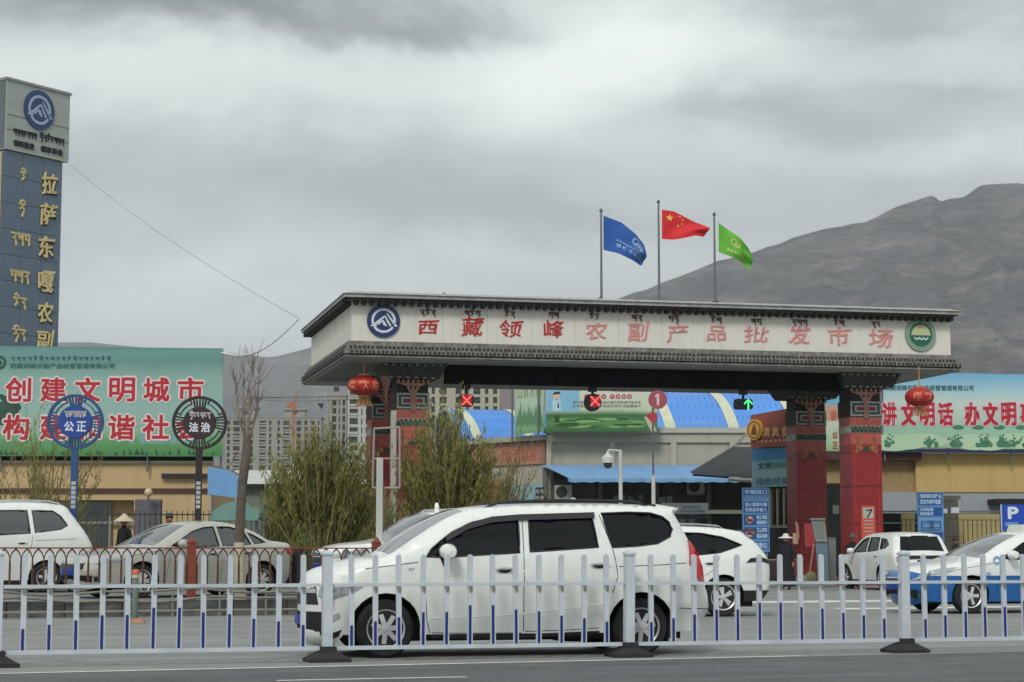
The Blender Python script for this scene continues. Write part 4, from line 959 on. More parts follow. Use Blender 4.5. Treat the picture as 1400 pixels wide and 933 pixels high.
MB().box(NF.U(1050, 0, 690), NF.U(1100, 0, 690), .33, .345, zb_, zt2).build('window', glassd, nb_)
bn = NF.thing('shop_sign', 'brown shop sign with a round yellow emblem left of the right columns', 'sign')
pq = NF.P([(1026.5, 568), (1120, 551), (1120, 608), (1027, 613)], .0); MB().prism(pq, -.02, .16).build('sign_panel', mat('sign_brown', srgb(142, 76, 66), .6, var=.1, dirt=.2), bn)
c = NF.hit(1033, 588, -.05); d = MB().disc(c[0], c[1], .42, -.14, -.022, 30, rz=1.0).build('round_emblem', mat('emblem_yellow', srgb(206, 156, 70), .5, var=.05), bn)
q = MB(); q.disc(c[0], c[1], .35, -.15, -.141, 26, rin=.31); q.prism([(c[0] - .16, c[1] - .2), (c[0] - .08, c[1] + .1), (c[0], c[1] + .25), (c[0] + .08, c[1] + .1), (c[0] + .16, c[1] - .2)], -.15, -.141); q.build('emblem_print', mat('print_brown', srgb(110, 66, 40), .6), d)
for ch, cx in (('清', 1048), ('真', 1061), ('食', 1074), ('府', 1087)): x0, a0_ = NF.hit(cx - 5.5, 598, -.03); x1, a1_ = NF.hit(cx + 5.5, 584 - (cx - 1048) * .08, -.03); q = MB(); put_text(q, ch, x0, x1, a0_, a1_, -.024, bold=.03, thick=.04); q.build('sign_character', mat('letter_tan', srgb(204, 160, 110), .5), bn)
q = MB()
for k in range(8): x0, a0_ = NF.hit(1034 + k * 6, 604 - k * .3, -.03); q.box(x0, x0 + .14, -.026, -.021, a0_ - .04, a0_ + .04)
q.build('small_lettering', mat('letter_tan', 0), bn)
pb = NF.thing('civic_poster', 'tall pale blue poster with dark characters under the brown shop sign', 'poster')
pm_ = print_mat('poster_print_blue', [(0, srgb(126, 168, 172)), (.35, srgb(138, 176, 178)), (.62, srgb(120, 168, 178)), (.72, srgb(52, 122, 164)), (1, srgb(44, 112, 160))], 1.0, .06, seed=6)
pq = NF.P([(1028, 614), (1120, 609), (1120, 664), (1027, 666.5)], 0); s_ = MB().prism(pq, .02, .12).build('printed_sheet', pm_, pb)
for s, a0_, a1_, b0_, b1_, mm in (('文明', 1036, 1055, 632, 642, 'd'), ('购物', 1057, 1074, 631, 641, 'l'), ('绿色环保', 1034, 1080, 652, 664, 'b')):
    line_of(NF, s_, s, a0_, a1_, b0_, b1_, .02, {'d': mat('print_dark_teal', srgb(20, 72, 70), .6), 'l': mat('print_mid_teal', srgb(84, 140, 140), .6), 'b': mat('print_mid_blue', srgb(74, 118, 150), .6)}[mm], .02)

# ---- billboards on the hall roof
BB = Fr(747, 91, R(.5))
bb = BB.thing('billboard', 'roof billboard with a cartoon policeman and green hills above the hall', 'billboard')
bpm = print_mat('billboard_print', [(0, srgb(44, 92, 50)), (.16, srgb(84, 132, 76)), (.30, srgb(52, 104, 58)), (.40, srgb(188, 202, 176)), (.7, srgb(206, 208, 190)), (1, srgb(196, 204, 188))], 1.2, .12, seed=9)
q = BB.P([(746, 513), (899, 514), (899, 590), (746, 591)], 0); s_ = MB().prism(q, 0, .06).build('printed_sheet', bpm, bb)
fr_ = MB()
for k in range(6): u = q[0][0] + .2 + k * (q[1][0] - q[0][0] - .4) / 5; fr_.tube([(u, .3, zt_), (u, .3, q[0][1])], .05, 5); fr_.tube([(u, .3, q[0][1] - 1), (u, 2.2, zt_ + .2)], .04, 5)
fr_.build('support_frame', steel_d, bb)
q = MB(); a = BB.hit(746.5, 563, 0); b = BB.hit(792, 515, 0); q.box(a[0], b[0], -.004, -.001, a[1] - .0, b[1]); q.build('printed_sky', mat('print_sky', srgb(128, 180, 206), .6, var=.08, vscale=1), s_)
hm = MB(); random.seed(21)
for k in range(70):
    x, z = BB.hit(random.uniform(768, 868), random.uniform(573, 584)); hm.disc(x, z, random.uniform(.25, .6), -.0022 - k * 2e-5, -.0010, 14, mi=k % 3, rz=.12)
hm.build('printed_hills', [mat('print_hill_mid', srgb(84, 134, 72), .6), mat('print_hill_dark', srgb(38, 84, 44), .6), mat('print_hill_pale', srgb(128, 166, 104), .6)], s_)
# the plain uniformed figure, generic
P = lambda x, y: BB.hit(x, y, 0)
def dk(mb, px, py, r, mi, y, rz=1.0, n=16): c = P(px, py); mb.disc(c[0], c[1], r * 91 / 2700, y, y + .0012, n, mi=mi, rz=rz)
f = MB(); fm_ = [mat('print_navy', srgb(30, 50, 64), .6), mat('print_skin', srgb(216, 180, 160), .6), mat('print_shirt', srgb(176, 206, 220), .6), mat('print_leaf', srgb(24, 78, 30), .6), redp]
f.prism([P(756, 562), P(767, 562), P(766, 548), P(763, 544.5), P(758, 544.5), P(755, 549)], -.0065, -.0050, 2); dk(f, 760.5, 541, 5.2, 1, -.0080); f.prism([P(755, 540), P(758, 536), P(765, 535.5), P(766.5, 539)], -.0095, -.0082, 0)
f.prism([P(762.5, 551), P(764, 551), P(764.5, 558), P(762, 558)], -.0095, -.0082, 0); f.prism([P(758, 569), P(765, 569), P(765, 578), P(758, 578)], -.0065, -.0050, 3); dk(f, 761, 546.5, 1.2, 4, -.0095)
f.build('printed_figure', fm_, s_)
BM_ = [redp, whitep, mat('print_mid_teal', 0), mat('print_grey', srgb(104, 106, 100), .6)]
s = 91 / 2700
for k, ch in enumerate('文明守法平安和谐'):
    cx = 802 + k * 7.8 + (4 if k > 3 else 0); q = MB(); dk(q, cx, 542.5, 3.4, 0, -.005); c = P(cx, 542.5); put_text(q, ch, c[0] - 2 * s, c[0] + 2 * s, c[1] - 2 * s, c[1] + 2 * s, -.007, 1, .01); q.build('round_character', BM_, s_)
for word, (a, b), mi in (('优选法规禁超', (P(838, 536), P(892, 527)), 0), ('我们的', (P(768, 534), P(796, 527)), 2), ('遵守道路交通安全法规共建文明和谐平安市场', (P(783, 552.5), P(876, 548.5)), 3), ('自觉维护市场秩序争做文明守法经营商户', (P(783, 557.5), P(876, 553.5)), 3)):
    q = MB(); put_text(q, word, a[0], b[0], a[1], b[1], -.006, 0, .01); q.build('lettering', BM_[mi], s_)
q = MB(); c0 = [P(883, 570), P(890, 564), P(898, 566), P(898, 577), P(893, 578)]; q.prism(c0, -.005, -.001, 0); q.prism([P(880, 570), P(884, 570), P(895, 582), P(898, 590), P(890, 590)], -.0065, -.0052, 1); q.build('printed_flag', [mat('print_crimson', srgb(170, 46, 66), .6), mat('print_sand', srgb(190, 178, 160), .6)], s_)
B2 = Fr(745, 91.2, R(180 - 50)); b2 = B2.thing('billboard', 'narrow angled billboard with faded landscape print left of the policeman billboard', 'billboard')
p2m = print_mat('billboard_print_faded', [(0, srgb(110, 160, 110)), (.2, srgb(140, 182, 140)), (.5, srgb(176, 200, 180)), (.8, srgb(186, 204, 178)), (1, srgb(180, 196, 150))], 1.4, .25, seed=4)
q = B2.P([(744.5, 513), (705, 513), (705, 595), (744.5, 589.5)], 0); s2 = MB().prism(q, 0, .06).build('printed_sheet', p2m, b2)
for o_ in b2.children: pass
f = MB(); f.tube([(q[0][0] + .1, .3, zt_ - .4), (q[0][0] + .1, .3, q[0][1])], .05, 5); f.tube([(q[1][0] - .1, .3, zt_ - .4), (q[1][0] - .1, .3, q[1][1])], .05, 5); f.build('support_frame', steel_d, b2)
q = MB()
for k in range(16):
    x, z = B2.hit(709 + k * 2.2, 583 - (k % 3) * 3, -.01); hh = .5 + .5 * ((k * 7) % 5) / 4; q.prism([(x - .12, z), (x + .12, z), (x, z + hh)], .062, .066 + k * 1e-4, 0)
x0, z0_ = B2.hit(742, 543, -.01); x1, z1_ = B2.hit(709, 527, -.01); put_text(q, '绿水青山', min(x0, x1), max(x0, x1), min(z0_, z1_), max(z0_, z1_), .072, 1, .01)
q.build('printed_landscape', [mat('print_sage', srgb(96, 140, 104), .6), mat('print_straw', srgb(150, 160, 120), .6)], s2)

# ---- blue barrel roofs
def vault(px0, px1, py_t, py_b, Y, dep, ang, label, nst, name='barrel_roof', back=False, ends=None):
    F = Fr(px0, Y, ang); e = F.thing(name, label, 'roof'); L = F.U(px1, 0, py_t); zt2 = F.Z((px0 + px1) / 2, py_t, dep / 2); zb = F.Z((px0 + px1) / 2, py_b)
    n = 20; H = zt2 - zb; arc = lambda t: (dep / 2 - dep / 2 * math.cos(math.pi * t), zb + H * math.sin(math.pi * t))
    seg = 40; m = MB()
    # helical skylight strips are real pale panels let into the blue sheet
    vs = []
    for i in range(seg + 1):
        for j in range(n + 1):
            v_, z_ = arc(j / n); vs.append((L * i / seg, v_, z_))
    fb = []; fw = []
    for i in range(seg):
        for j in range(n):
            fb.append((i * (n + 1) + j, (i + 1) * (n + 1) + j, (i + 1) * (n + 1) + j + 1, i * (n + 1) + j + 1))
    m.add(vs, fb, 0); m.build('roof_sheet', bluec, e, smooth=60)
    sk_ = mat('skylight_pale', srgb(196, 200, 176), .5, var=.1)
    for s_ in range(int(nst) + 2):
        m = MB(); vs = []
        for j in range(n + 1):
            v_, z_ = arc(j / n); uu = (s_ + .35 - (j / n) * .62) / nst * L
            a_ = max(0.02, min(L - .02, uu)); b_ = max(0.02, min(L - .02, uu + .17 / nst * L)); vs += [(a_, v_ - .02, z_ + .035), (b_, v_ - .02, z_ + .035)]
        m.add(vs, [(2 * j, 2 * j + 1, 2 * j + 3, 2 * j + 2) for j in range(n)]); m.build('skylight_strip', sk_, e, smooth=60)
    rib = MB()
    for i in range(0, seg + 1, 1):
        rib.tube([(L * i / seg, arc(j / 10)[0], arc(j / 10)[1] + .02) for j in range(11)], .018, 4)
    o = rib.build('roof_seam', mat('seam_blue', srgb(70, 126, 196), .5), e); o['kind'] = 'stuff'
    g_ = MB(); P_ = [arc(j / n) for j in range(n + 1)]
    for x in (0.0, L):
        g_.add([(x, a, b) for a, b in P_] , [tuple(range(n + 1))])
    g_.build('gable', mat('gable_dark', (.03, .035, .04), .7), e)
    MB().tube([(0 - .05, a, b) for a, b in P_], .14, 6).build('gable_trim', mat('trim_pale', srgb(150, 156, 150), .6), e)
    w_ = MB().box(.1, L - .1, .15, dep - .15, 0, zb).build('wall', beige, e)
    return e
vault(882, 1200, 537, 592, 108, 10, R(1), 'big blue barrel roof with pale strips behind the hall, right of the billboard', 3.7)
vault(622, 780, 561.5, 603, 112, 8, R(10), 'smaller blue barrel roof with open dark gable above the left bushes', 2.2)

# ---- unfinished apartment blocks in the distance
def block(px0, px1, py_t, Y, ang, floors, cols, label, wallc, pent=(), dep=16, py_fl=None, wscale=1.0, seed=1, crane=False, base=0):
    F = Fr(px0, Y, ang); e = F.thing('apartment_block', label, 'apartment building', group='unfinished apartment blocks'); W_ = F.U(px1, 0, py_t); Hh = F.Z((px0 + px1) / 2, py_t)
    fl = Hh - F.Z((px0 + px1) / 2, py_t + py_fl)       # floor height
    nf = floors; core = MB().box(.4, W_ - .4, 1.2, dep, base, Hh - .3).build('core', mat('block_core', (.035, .037, .04), .8), e)
    m = MB(); rnd = random.Random(seed); tot = sum(cols); xs = [0]
    for c_ in cols: xs.append(xs[-1] + c_ * W_ / tot)
    zlow = Hh - nf * fl
    m.box(0, W_, 0, dep, base, zlow - .002)
    for f_ in range(nf + 1): m.box(0, W_, 0, 1.1, Hh - f_ * fl - fl * .16, Hh - f_ * fl + fl * (.16 if f_ else .3))
    for i, x in enumerate(xs):
        w_ = W_ / tot * .26; m.box(max(0, x - w_), min(W_, x + w_), -.12, 1.15, zlow, Hh + .3)
    m.box(W_ - .4, W_, 0, dep, zlow, Hh); m.box(0, .4, 0, dep, zlow, Hh); m.box(-.3, W_ + .3, -.3, dep, Hh + fl * .3, Hh + fl * .3 + .5)
    m.build('wall', wallc, e)
    wm = MB().box(0, 1, .55, .65, 0, 1).mesh('window', mat('far_window', (.03, .034, .038), .3)); sp = MB().box(0, 1, -.05, .5, 0, 1).mesh('balcony', wallc)
    for i in range(len(xs) - 1):
        a, b = xs[i] + W_ / tot * .27, xs[i + 1] - W_ / tot * .27
        if b - a < .3: continue
        for f_ in range(nf):
            z0 = Hh - (f_ + 1) * fl + fl * .17; z1 = Hh - f_ * fl - fl * .17
            if (i * 3 + 1) % 4 == 0: z0 += fl * .15
            link('window', wm, e, (a, 0, z0), None, (b - a, 1, z1 - z0))
            if cols[i] > 1.4 and rnd.random() < .8: link('balcony', sp, e, (a - .2, -.25, z0 - fl * .05), None, (b - a + .4, 1, fl * .24))
    for (p0, p1, pt) in pent:
        a, b = F.U(p0, 2, pt), F.U(p1, 2, pt); zz = F.Z((p0 + p1) / 2, pt, 2); q = MB(); q.box(a, b, 2, 10, Hh + fl * .3 + .502, zz); q.box(a - .8, b + .8, 1.2, 10.8, zz + .002, zz + .7); q.build('roof_room', wallc, e)
        link('window', wm, e, ((a + b) / 2 - .9, 1.35, Hh + fl * .9), None, (1.8, 1, 1.6))
    return e, F, Hh
wg = mat('block_grey', srgb(150, 148, 138), .85, var=.06, vscale=.1); wg2 = mat('block_pale', srgb(176, 178, 170), .85, var=.05, vscale=.1); wg3 = mat('block_cream', srgb(170, 168, 148), .85, var=.06, vscale=.1)
block(306, 439, 574, 900, R(0), 8, [1, 1.6, 1, 1.2, .5, 1.6, .9, .5, .9, 1.6, .6, 1.3, 1, 1.2, .8], 'wide grey unfinished apartment block with two roof rooms behind the bare tree', wg, ((323, 351, 559), (390, 417, 561)), py_fl=8.7, seed=2)
block(446, 474, 545, 640, R(4), 9, [.6, 1.3, .7, 1.0], 'narrow grey apartment tower between the wide block and the gate', wg, ((452, 468, 540),), py_fl=11.2, seed=4)
block(474, 528, 532, 600, R(4), 10, [1.8, .7, 1.2, .8, 1.4], 'pale apartment tower half hidden by the left gate columns', wg2, (), py_fl=12.6, seed=5)
block(586, 683, 516, 600, R(2), 8, [.9, 1.3, .5, 1.2, .8, 1.3, .9, 1.0], 'cream unfinished apartment block framed under the gate beside the red cross signal', wg3, (), py_fl=12.5, seed=6)
block(683, 712, 520, 640, R(2), 1, [1], 'blank mauve grey apartment gable right of the cream block', mat('block_mauve', srgb(140, 130, 130), .85, var=.05, vscale=.1), (), py_fl=3, seed=7)
block(915, 1066, 528, 700, R(1), 3, [1.4, .6, 1.4, .6, 1.4, .6, 1.4], 'top of a distant apartment block peeping over the big barrel roof', wg3, (), py_fl=12, seed=8)
TCf = Fr(402, 880, 0); tc_ = TCf.thing('tower_crane', 'orange construction crane above the wide grey apartment block', 'crane'); om = mat('crane_orange', srgb(190, 84, 50), .6)
p0, p1, p2 = TCf.hit(402, 563), TCf.hit(402, 552), TCf.hit(408, 534)
m = MB(); 
for dx in (-.5, .5): m.tube([(p0[0] + dx, 0, p0[1] - 20), (p1[0] + dx, 0, p1[1])], .16, 4)
for k in range(16): zz = p0[1] - 20 + k * 1.5; m.tube([(p0[0] - .5, 0, zz), (p0[0] + .5, 0, zz + 1.5)], .1, 4)
m.build('mast', om, tc_); m = MB(); m.tube([(p1[0], 0, p1[1]), (p2[0], 0, p2[1])], [.45, .2], 4); m.tube([(p1[0], 0, p1[1]), (p1[0] - 2.2, 0, p1[1] - .5)], .4, 4); m.build('jib', om, tc_); MB().box(p1[0] - 3, p1[0] - 1.4, -.6, .6, p1[1] - 2, p1[1] - .2).build('counterweight', om, tc_)
MB().box(p1[0] - .2, p1[0] + 1.4, -.7, .7, p1[1] - 1.8, p1[1] - .1).build('cab', mat('crane_cab', srgb(170, 110, 70), .6), tc_)
for (px, py, l) in ((440, 546, 'thin hanging hook cable with dark load left of the narrow tower'),):
    c = Fr(438, 650, 0); e = c.thing('crane_hook', l, 'crane hook'); a = c.hit(430, 541); b = c.hit(446, 541.5); MB().tube([(c.hit(330, 545)[0], 0, c.hit(330, 545)[1]), (b[0] + 8, 0, b[1])], .16, 4).build('jib', steel_d, e)
    for q_, l_ in ((436, 553), (441, 562)): p = c.hit(q_, l_); MB().tube([(p[0], 0, a[1]), (p[0], 0, p[1])], .08, 4).build('cable', steel_d, e)
    p = c.hit(438, 556); MB().prism([(p[0] - 1, p[1] + 1), (p[0] + 1.2, p[1] + 1), (p[0] + .3, p[1] - .8)], -.4, .4).build('load', darkin, e)
# blue tarpaulin tents and white sheds between left building and gate
T1 = Fr(310, 64, R(-6)); e = T1.thing('blue_tarp_tent', 'sky blue tarpaulin canopy behind the dark round sign post', 'tent')
q = T1.P([(284, 638), (300, 641), (325, 655), (324, 681), (284, 676)], 0); MB().prism(q, 0, 1.2).build('tarpaulin', mat('tarp_blue', srgb(104, 150, 196), .6, var=.1), e)
ps = MB(); 
for px in (287, 321): ps.tube([(T1.U(px), .05, 0), (T1.U(px), .05, T1.Z(px, 676))], .05, 5)
ps.build('pole', steel, e)
T2 = Fr(380, 95, R(2)); e = T2.thing('white_shed', 'long white roofed shed behind the green bushes', 'shed'); 
m = MB(); a, b = T2.U(300), T2.U(560); m.frust((a, b, 0, 8), T2.Z(400, 662), (a + .4, b - .4, 3, 6), T2.Z(400, 640)); m.build('roof', mat('shed_roof', srgb(186, 190, 184), .6, var=.1, dirt=.3), e)
MB().box(a + .3, b - .3, .4, 7.5, 0, T2.Z(400, 662) - .002).build('wall', mat('shed_wall', srgb(104, 112, 106), .8, var=.2, vscale=.5), e); MB().box(a, b, -.05, .02, T2.Z(400, 666), T2.Z(400, 662)).build('gutter', darkin, e)
T3 = Fr(330, 58, R(3)); e = T3.thing('pale_green_tent', 'low pale green rounded canopy beside the bare tree trunk', 'tent')
q = [T3.hit(290 + k * 5, 707 - 21 * math.sin(math.pi * (k + 1) / 15) ** .7) for k in range(14)]; MB().prism([(q[0][0], T3.Z(300, 712))] + q + [(q[-1][0], T3.Z(300, 712))], 0, 1.5).build('canopy', mat('tent_green', srgb(104, 142, 132), .7, var=.12), e)
m = MB()
for u in (q[1][0], q[-2][0]): m.tube([(u, .3, LOTZ), (u, .3, T3.Z(300, 712))], .04, 5)
m.build('pole', steel_d, e)
# =================================================================== VEHICLES
paint_w = mat('car_paint_white', (.76, .775, .745), .28, coat=.6, spec=.4, var=.03, vscale=2, dirt=.16)
paint_s = mat('car_paint_silver', (.48, .475, .43), .28, .3, coat=.5, var=.03)
paint_b = mat('car_paint_blue', srgb(22, 92, 160), .3, coat=.6, var=.03)
paint_k = mat('car_paint_black', (.012, .013, .015), .25, coat=.7)
glass = mat('car_glass_dark', (.004, .005, .006), .03, spec=.32)
glass_l = mat('car_glass_clear', (.030, .040, .040), .05, spec=1.0, coat=1.0)
tyre_m = mat('tyre_rubber', (.014, .014, .015), .8, bump=.3, bscale=60); alloy = mat('alloy_silver', (.60, .60, .60), .35, .35)
under = mat('underbody_black', (.008, .008, .009), .8); trim_k = mat('trim_black', (.014, .014, .015), .45); chrome = mat('chrome', (.62, .63, .63), .15, .95)
lamp_g = mat('headlamp_glass', (.42, .45, .46), .10, .3, coat=.6); tail_r = mat('tail_lamp_red', (.52, .018, .022), .2, coat=.6, var=.12, vscale=20); plate_b = mat('plate_blue', srgb(26, 60, 150), .4); plate_t = mat('plate_lettering', (.7, .72, .75), .5)

def sm(a, b, x): t = max(0, min(1, (x - a) / (b - a))); return t * t * (3 - 2 * t)
def inside(p, poly):
    x, y = p; c = False; n = len(poly); j = n - 1
    for i in range(n):
        xi, yi = poly[i]; xj, yj = poly[j]
        if (yi > y) != (yj > y) and x < (xj - xi) * (y - yi) / (yj - yi) + xi: c = not c
        j = i
    return c
def segd(p, a, b):
    ax, ay = a; bx, by = b; dx, dy = bx - ax, by - ay; l = dx * dx + dy * dy
    t = max(0, min(1, ((p[0] - ax) * dx + (p[1] - ay) * dy) / l)) if l else 0
    return math.hypot(p[0] - ax - t * dx, p[1] - ay - t * dy)
def subdiv(pts, d, closed=True):
    out = []; n = len(pts)
    for i in range(n if closed else n - 1):
        a, b = pts[i], pts[(i + 1) % n]; k = max(1, int(math.ceil(math.hypot(b[0] - a[0], b[1] - a[1]) / d)))
        for j in range(k): out.append((a[0] + (b[0] - a[0]) * j / k, a[1] + (b[1] - a[1]) * j / k))
    if not closed: out.append(pts[-1])
    return out
def spline(pts, n=4):
    """Catmull-Rom through open pts; items may carry a tag as third value."""
    out = []
    for i in range(len(pts) - 1):
        p0, p1, p2, p3 = pts[max(0, i - 1)], pts[i], pts[i + 1], pts[min(len(pts) - 1, i + 2)]
        if len(p1) > 3 or len(p2) > 3:      # hard corner: straight
            f = lambda t: tuple(p1[c] + (p2[c] - p1[c]) * t for c in (0, 1))
        else:
            f = lambda t: tuple(.5 * ((2 * p1[c]) + (p2[c] - p0[c]) * t + (2 * p0[c] - 5 * p1[c] + 4 * p2[c] - p3[c]) * t * t + (3 * p1[c] - p0[c] - 3 * p2[c] + p3[c]) * t ** 3) for c in (0, 1))
        for k in range(n): out.append((*f(k / n), p1[2]))
    out.append(pts[-1][:3]); return out

def wheel_meshes(r, w, nsp=5, style=0, col=None):
    rr = r * .66
    ty = MB().lathe([(rr, -w / 2 + .01), (r * .90, -w / 2), (r * .98, -w / 2 + .03), (r, -w / 4), (r, w / 4), (r * .98, w / 2 - .03), (r * .90, w / 2), (rr, w / 2 - .01)], n=40, axis='y').mesh('wheel', tyre_m, smooth=40)
    m = MB(); n = 40; y0 = -w / 2
    for ra, rb_, ya, yb in ((rr * 1.02, rr * .92, y0 - .004, y0 + .012), (rr * .92, rr * .90, y0 + .012, w / 2 - .05)):
        vs = [(ra * math.cos(2 * math.pi * k / n), ya, ra * math.sin(2 * math.pi * k / n)) for k in range(n)] + [(rb_ * math.cos(2 * math.pi * k / n), yb, rb_ * math.sin(2 * math.pi * k / n)) for k in range(n)]
        m.add(vs, [(k, (k + 1) % n, n + (k + 1) % n, n + k) for k in range(n)])
    for k in range(nsp):
        t = 2 * math.pi * k / nsp + .3; tw = [(-.0, 1)] if style == 0 else [(-.16, .6), (.16, .6)]
        for dt, ws in tw:
            a, b = t + dt * .5, t + dt; w0, w1 = rr * .09 * ws + .008, rr * (.15 if nsp < 6 else .12) * ws
            P = lambda r_, tt, s, yy: (r_ * math.cos(tt) - s * math.sin(tt), yy, r_ * math.sin(tt) + s * math.cos(tt))
            m.add([P(rr * .12, a, -w0, y0 + .002), P(rr * .12, a, w0, y0 + .002), P(rr * .95, b, w1, y0 + .012), P(rr * .95, b, -w1, y0 + .012), P(rr * .12, a, -w0, y0 + .05), P(rr * .12, a, w0, y0 + .05), P(rr * .95, b, w1, y0 + .05), P(rr * .95, b, -w1, y0 + .05)],
                  [(0, 1, 2, 3), (0, 4, 5, 1), (1, 5, 6, 2), (2, 6, 7, 3), (3, 7, 4, 0)])
    m.lathe([(.0, y0 - .008), (rr * .16, y0 - .006), (rr * .20, y0 + .02)], n=20, axis='y')
    rim = m.mesh('rim', alloy, smooth=35)
    bk = MB().lathe([(rr * .90, w * .1), (rr * .90, w * .12)], n=24, axis='y').mesh('brake_well', under)
    return ty, rim, bk

def car(name, label, cat, loc, rz, L, W, top, wheels, windows, paint, lower=None, lowz=0, seams=(), R_=.10, rA=None, gl=None, zb=.95, tum=.22, ws=(0, 0), lamps=(), tails=(), handles=(), mirror=None,
        grille=None, front=(), rails=None, group=None, patches=(), nosebow=.14, wl_style=0, nsp=5, both=True, dens=.085, planf=.15, planr=.07, rear_plate=False, extra=None, sill=None):
    """A car body built from its side outline; x runs from the nose (0) to the tail (L), the seen side is y<0.
    top: [(x, z, tag)] from the nose's lower edge over bonnet, screen and roof to the tail's lower edge."""
    e = thing(name, label, cat, loc, rz, group); gl = gl or glass
    path = spline(top, 4); tp = [(p[0], p[1]) for p in path]
    (xf, xr, wr) = wheels; ra = rA or wr + .055
    bot = []; zfl = top[0][1]; zrl = top[-1][1]
    def arch(cx):
        t0 = math.asin(max(-1, min(1, (zs - wr) / ra))); pts = []
        for k in range(15):
            t = t0 + (math.pi - 2 * t0) * k / 14; pts.append((cx + ra * math.cos(t), wr + ra * math.sin(t)))
        return pts
    zs = sill or min(zfl, zrl, .30)
    bot = [(tp[-1][0] - .06, zs + .02)] + arch(xr) + arch(xf) + [(tp[0][0] + .08, zs)]
    outline = tp + bot
    hw = W / 2
    tcum = tp
    def wid(x, z, edge=True):
        f = max(0, 1 - x / .95); b = max(0, 1 - (L - x) / .8)
        w = hw * (1 - planf * f * f - planr * b * b)
        if z > zb: w -= tum * (z - zb) + .10 * max(0, z - zb) ** 2
        else: w -= .06 * ((zb - z) / .7) ** 2
        for cx in (xf, xr):
            d = abs(math.hypot(x - cx, z - wr) - ra); w += .018 * math.exp(-(d / .10) ** 2)
        w += .010 * math.exp(-((z - (zb - .22)) / .035) ** 2)
        if edge:
            d = min(segd((x, z), tcum[i], tcum[i + 1]) for i in range(len(tcum) - 1))
            if d < R_: w -= R_ * .8 * (1 - math.sqrt(max(0, 1 - ((R_ - d) / R_) ** 2)))
        return max(w, .2)
    def cdt(outer, holes, dn, yoff=0.0, edge=True, line=None):
        V = []; E = []
        if line:
            p = subdiv([(.001, line), (L - .001, line)], .09, False); V += p; E += [(i, i + 1) for i in range(len(p) - 1)]
        for poly in [outer] + holes:
            p = subdiv(poly, dn); b0 = len(V); V += p; E += [(b0 + i, b0 + (i + 1) % len(p)) for i in range(len(p))]
        xs = [p[0] for p in outer]; zs_ = [p[1] for p in outer]
        x = min(xs) + dn * .5
        while x < max(xs):
            z = min(zs_) + dn * .5
            while z < max(zs_):
                if inside((x, z), outer) and not any(inside((x, z), h) for h in holes): V.append((x, z))
                z += dn
            x += dn
        r = delaunay_2d_cdt([Vector(v) for v in V], E, [], 0, 1e-5, False)
        vv = [(v.x, v.y) for v in r[0]]; ff = []
        for f in r[2]:
            c = (sum(vv[i][0] for i in f) / 3, sum(vv[i][1] for i in f) / 3)
            if inside(c, outer) and not any(inside(c, h) for h in holes): ff.append(f)
        ww = [wid(x, z, edge) + yoff for x, z in vv]
        return vv, ff, ww
    # seams are real 9 mm gaps
    holes = [list(w) for w in windows]
    for s in seams:
        for a, b in zip(s, s[1:]):
            dx, dz = b[0] - a[0], b[1] - a[1]; l = math.hypot(dx, dz); nx, nz = -dz / l * .0045, dx / l * .0045; ex, ez = dx / l * .004, dz / l * .004
            holes.append([(a[0] + nx + ex, a[1] + nz + ez), (b[0] + nx - ex, b[1] + nz - ez), (b[0] - nx - ex, b[1] - nz - ez), (a[0] - nx + ex, a[1] - nz + ez)])
    vv, ff, ww = cdt(outline, holes, dens, line=lowz if lower else None)
    m = MB()
    for s in (-1, 1):
        b0 = len(m.v); m.v += [(x, s * w, z) for (x, z), w in zip(vv, ww)]
        for f in ff:
            cz = sum(vv[i][1] for i in f) / 3; m.f.append(tuple(i + b0 for i in (f if s < 0 else f[::-1]))); m.m.append(1 if (lower and cz < lowz) else 0)
    # across: bonnet, screens, roof, ends
    NS = 14; nrm = []
    for i in range(len(tp)):
        a = tp[max(0, i - 1)]; b = tp[min(len(tp) - 1, i + 1)]; dx, dz = b[0] - a[0], b[1] - a[1]; l = math.hypot(dx, dz) or 1; nrm.append((-dz / l, dx / l))
    def SP(i, t, off=0.0):
        x, z = tp[i]; nx, nz = nrm[i]; w = wid(x, z); bow = (.03 + nosebow * max(0, -nx) ** 2 + .05 * max(0, nx)) * (1 - t * t)
        return (x + nx * (bow + off), w * t, z + nz * (bow + off))
    gm = MB(); gr_ = MB(); cols = [-1 + 2 * j / NS for j in range(NS + 1)]; cols[1] = -.90; cols[-2] = .90
    grid = [[SP(i, t) for t in cols] for i in range(len(tp))]
    for i in range(len(tp) - 1):
        tg = path[i][2]
        for j in range(NS):
            q = [grid[i][j], grid[i][j + 1], grid[i + 1][j + 1], grid[i + 1][j]]
            if tg == 'g' and 1 <= j < NS - 1: (gm if i < len(tp) / 2 else gr_).add(q, [(0, 1, 2, 3)])
            else: m.add(q, [(0, 1, 2, 3)], 1 if (lower and tp[i][1] < lowz) else (2 if tg == 'k' else 0))
    me = m.mesh('body', [paint, lower or paint, trim_k], smooth=42, merge=True); body = link('body', me, e)
    if gm.v: link('windscreen', gm.mesh('windscreen', glass_l, smooth=True, merge=True), e)
    if gr_.v: link('rear_window', gr_.mesh('rear_window', glass, smooth=True, merge=True), e)
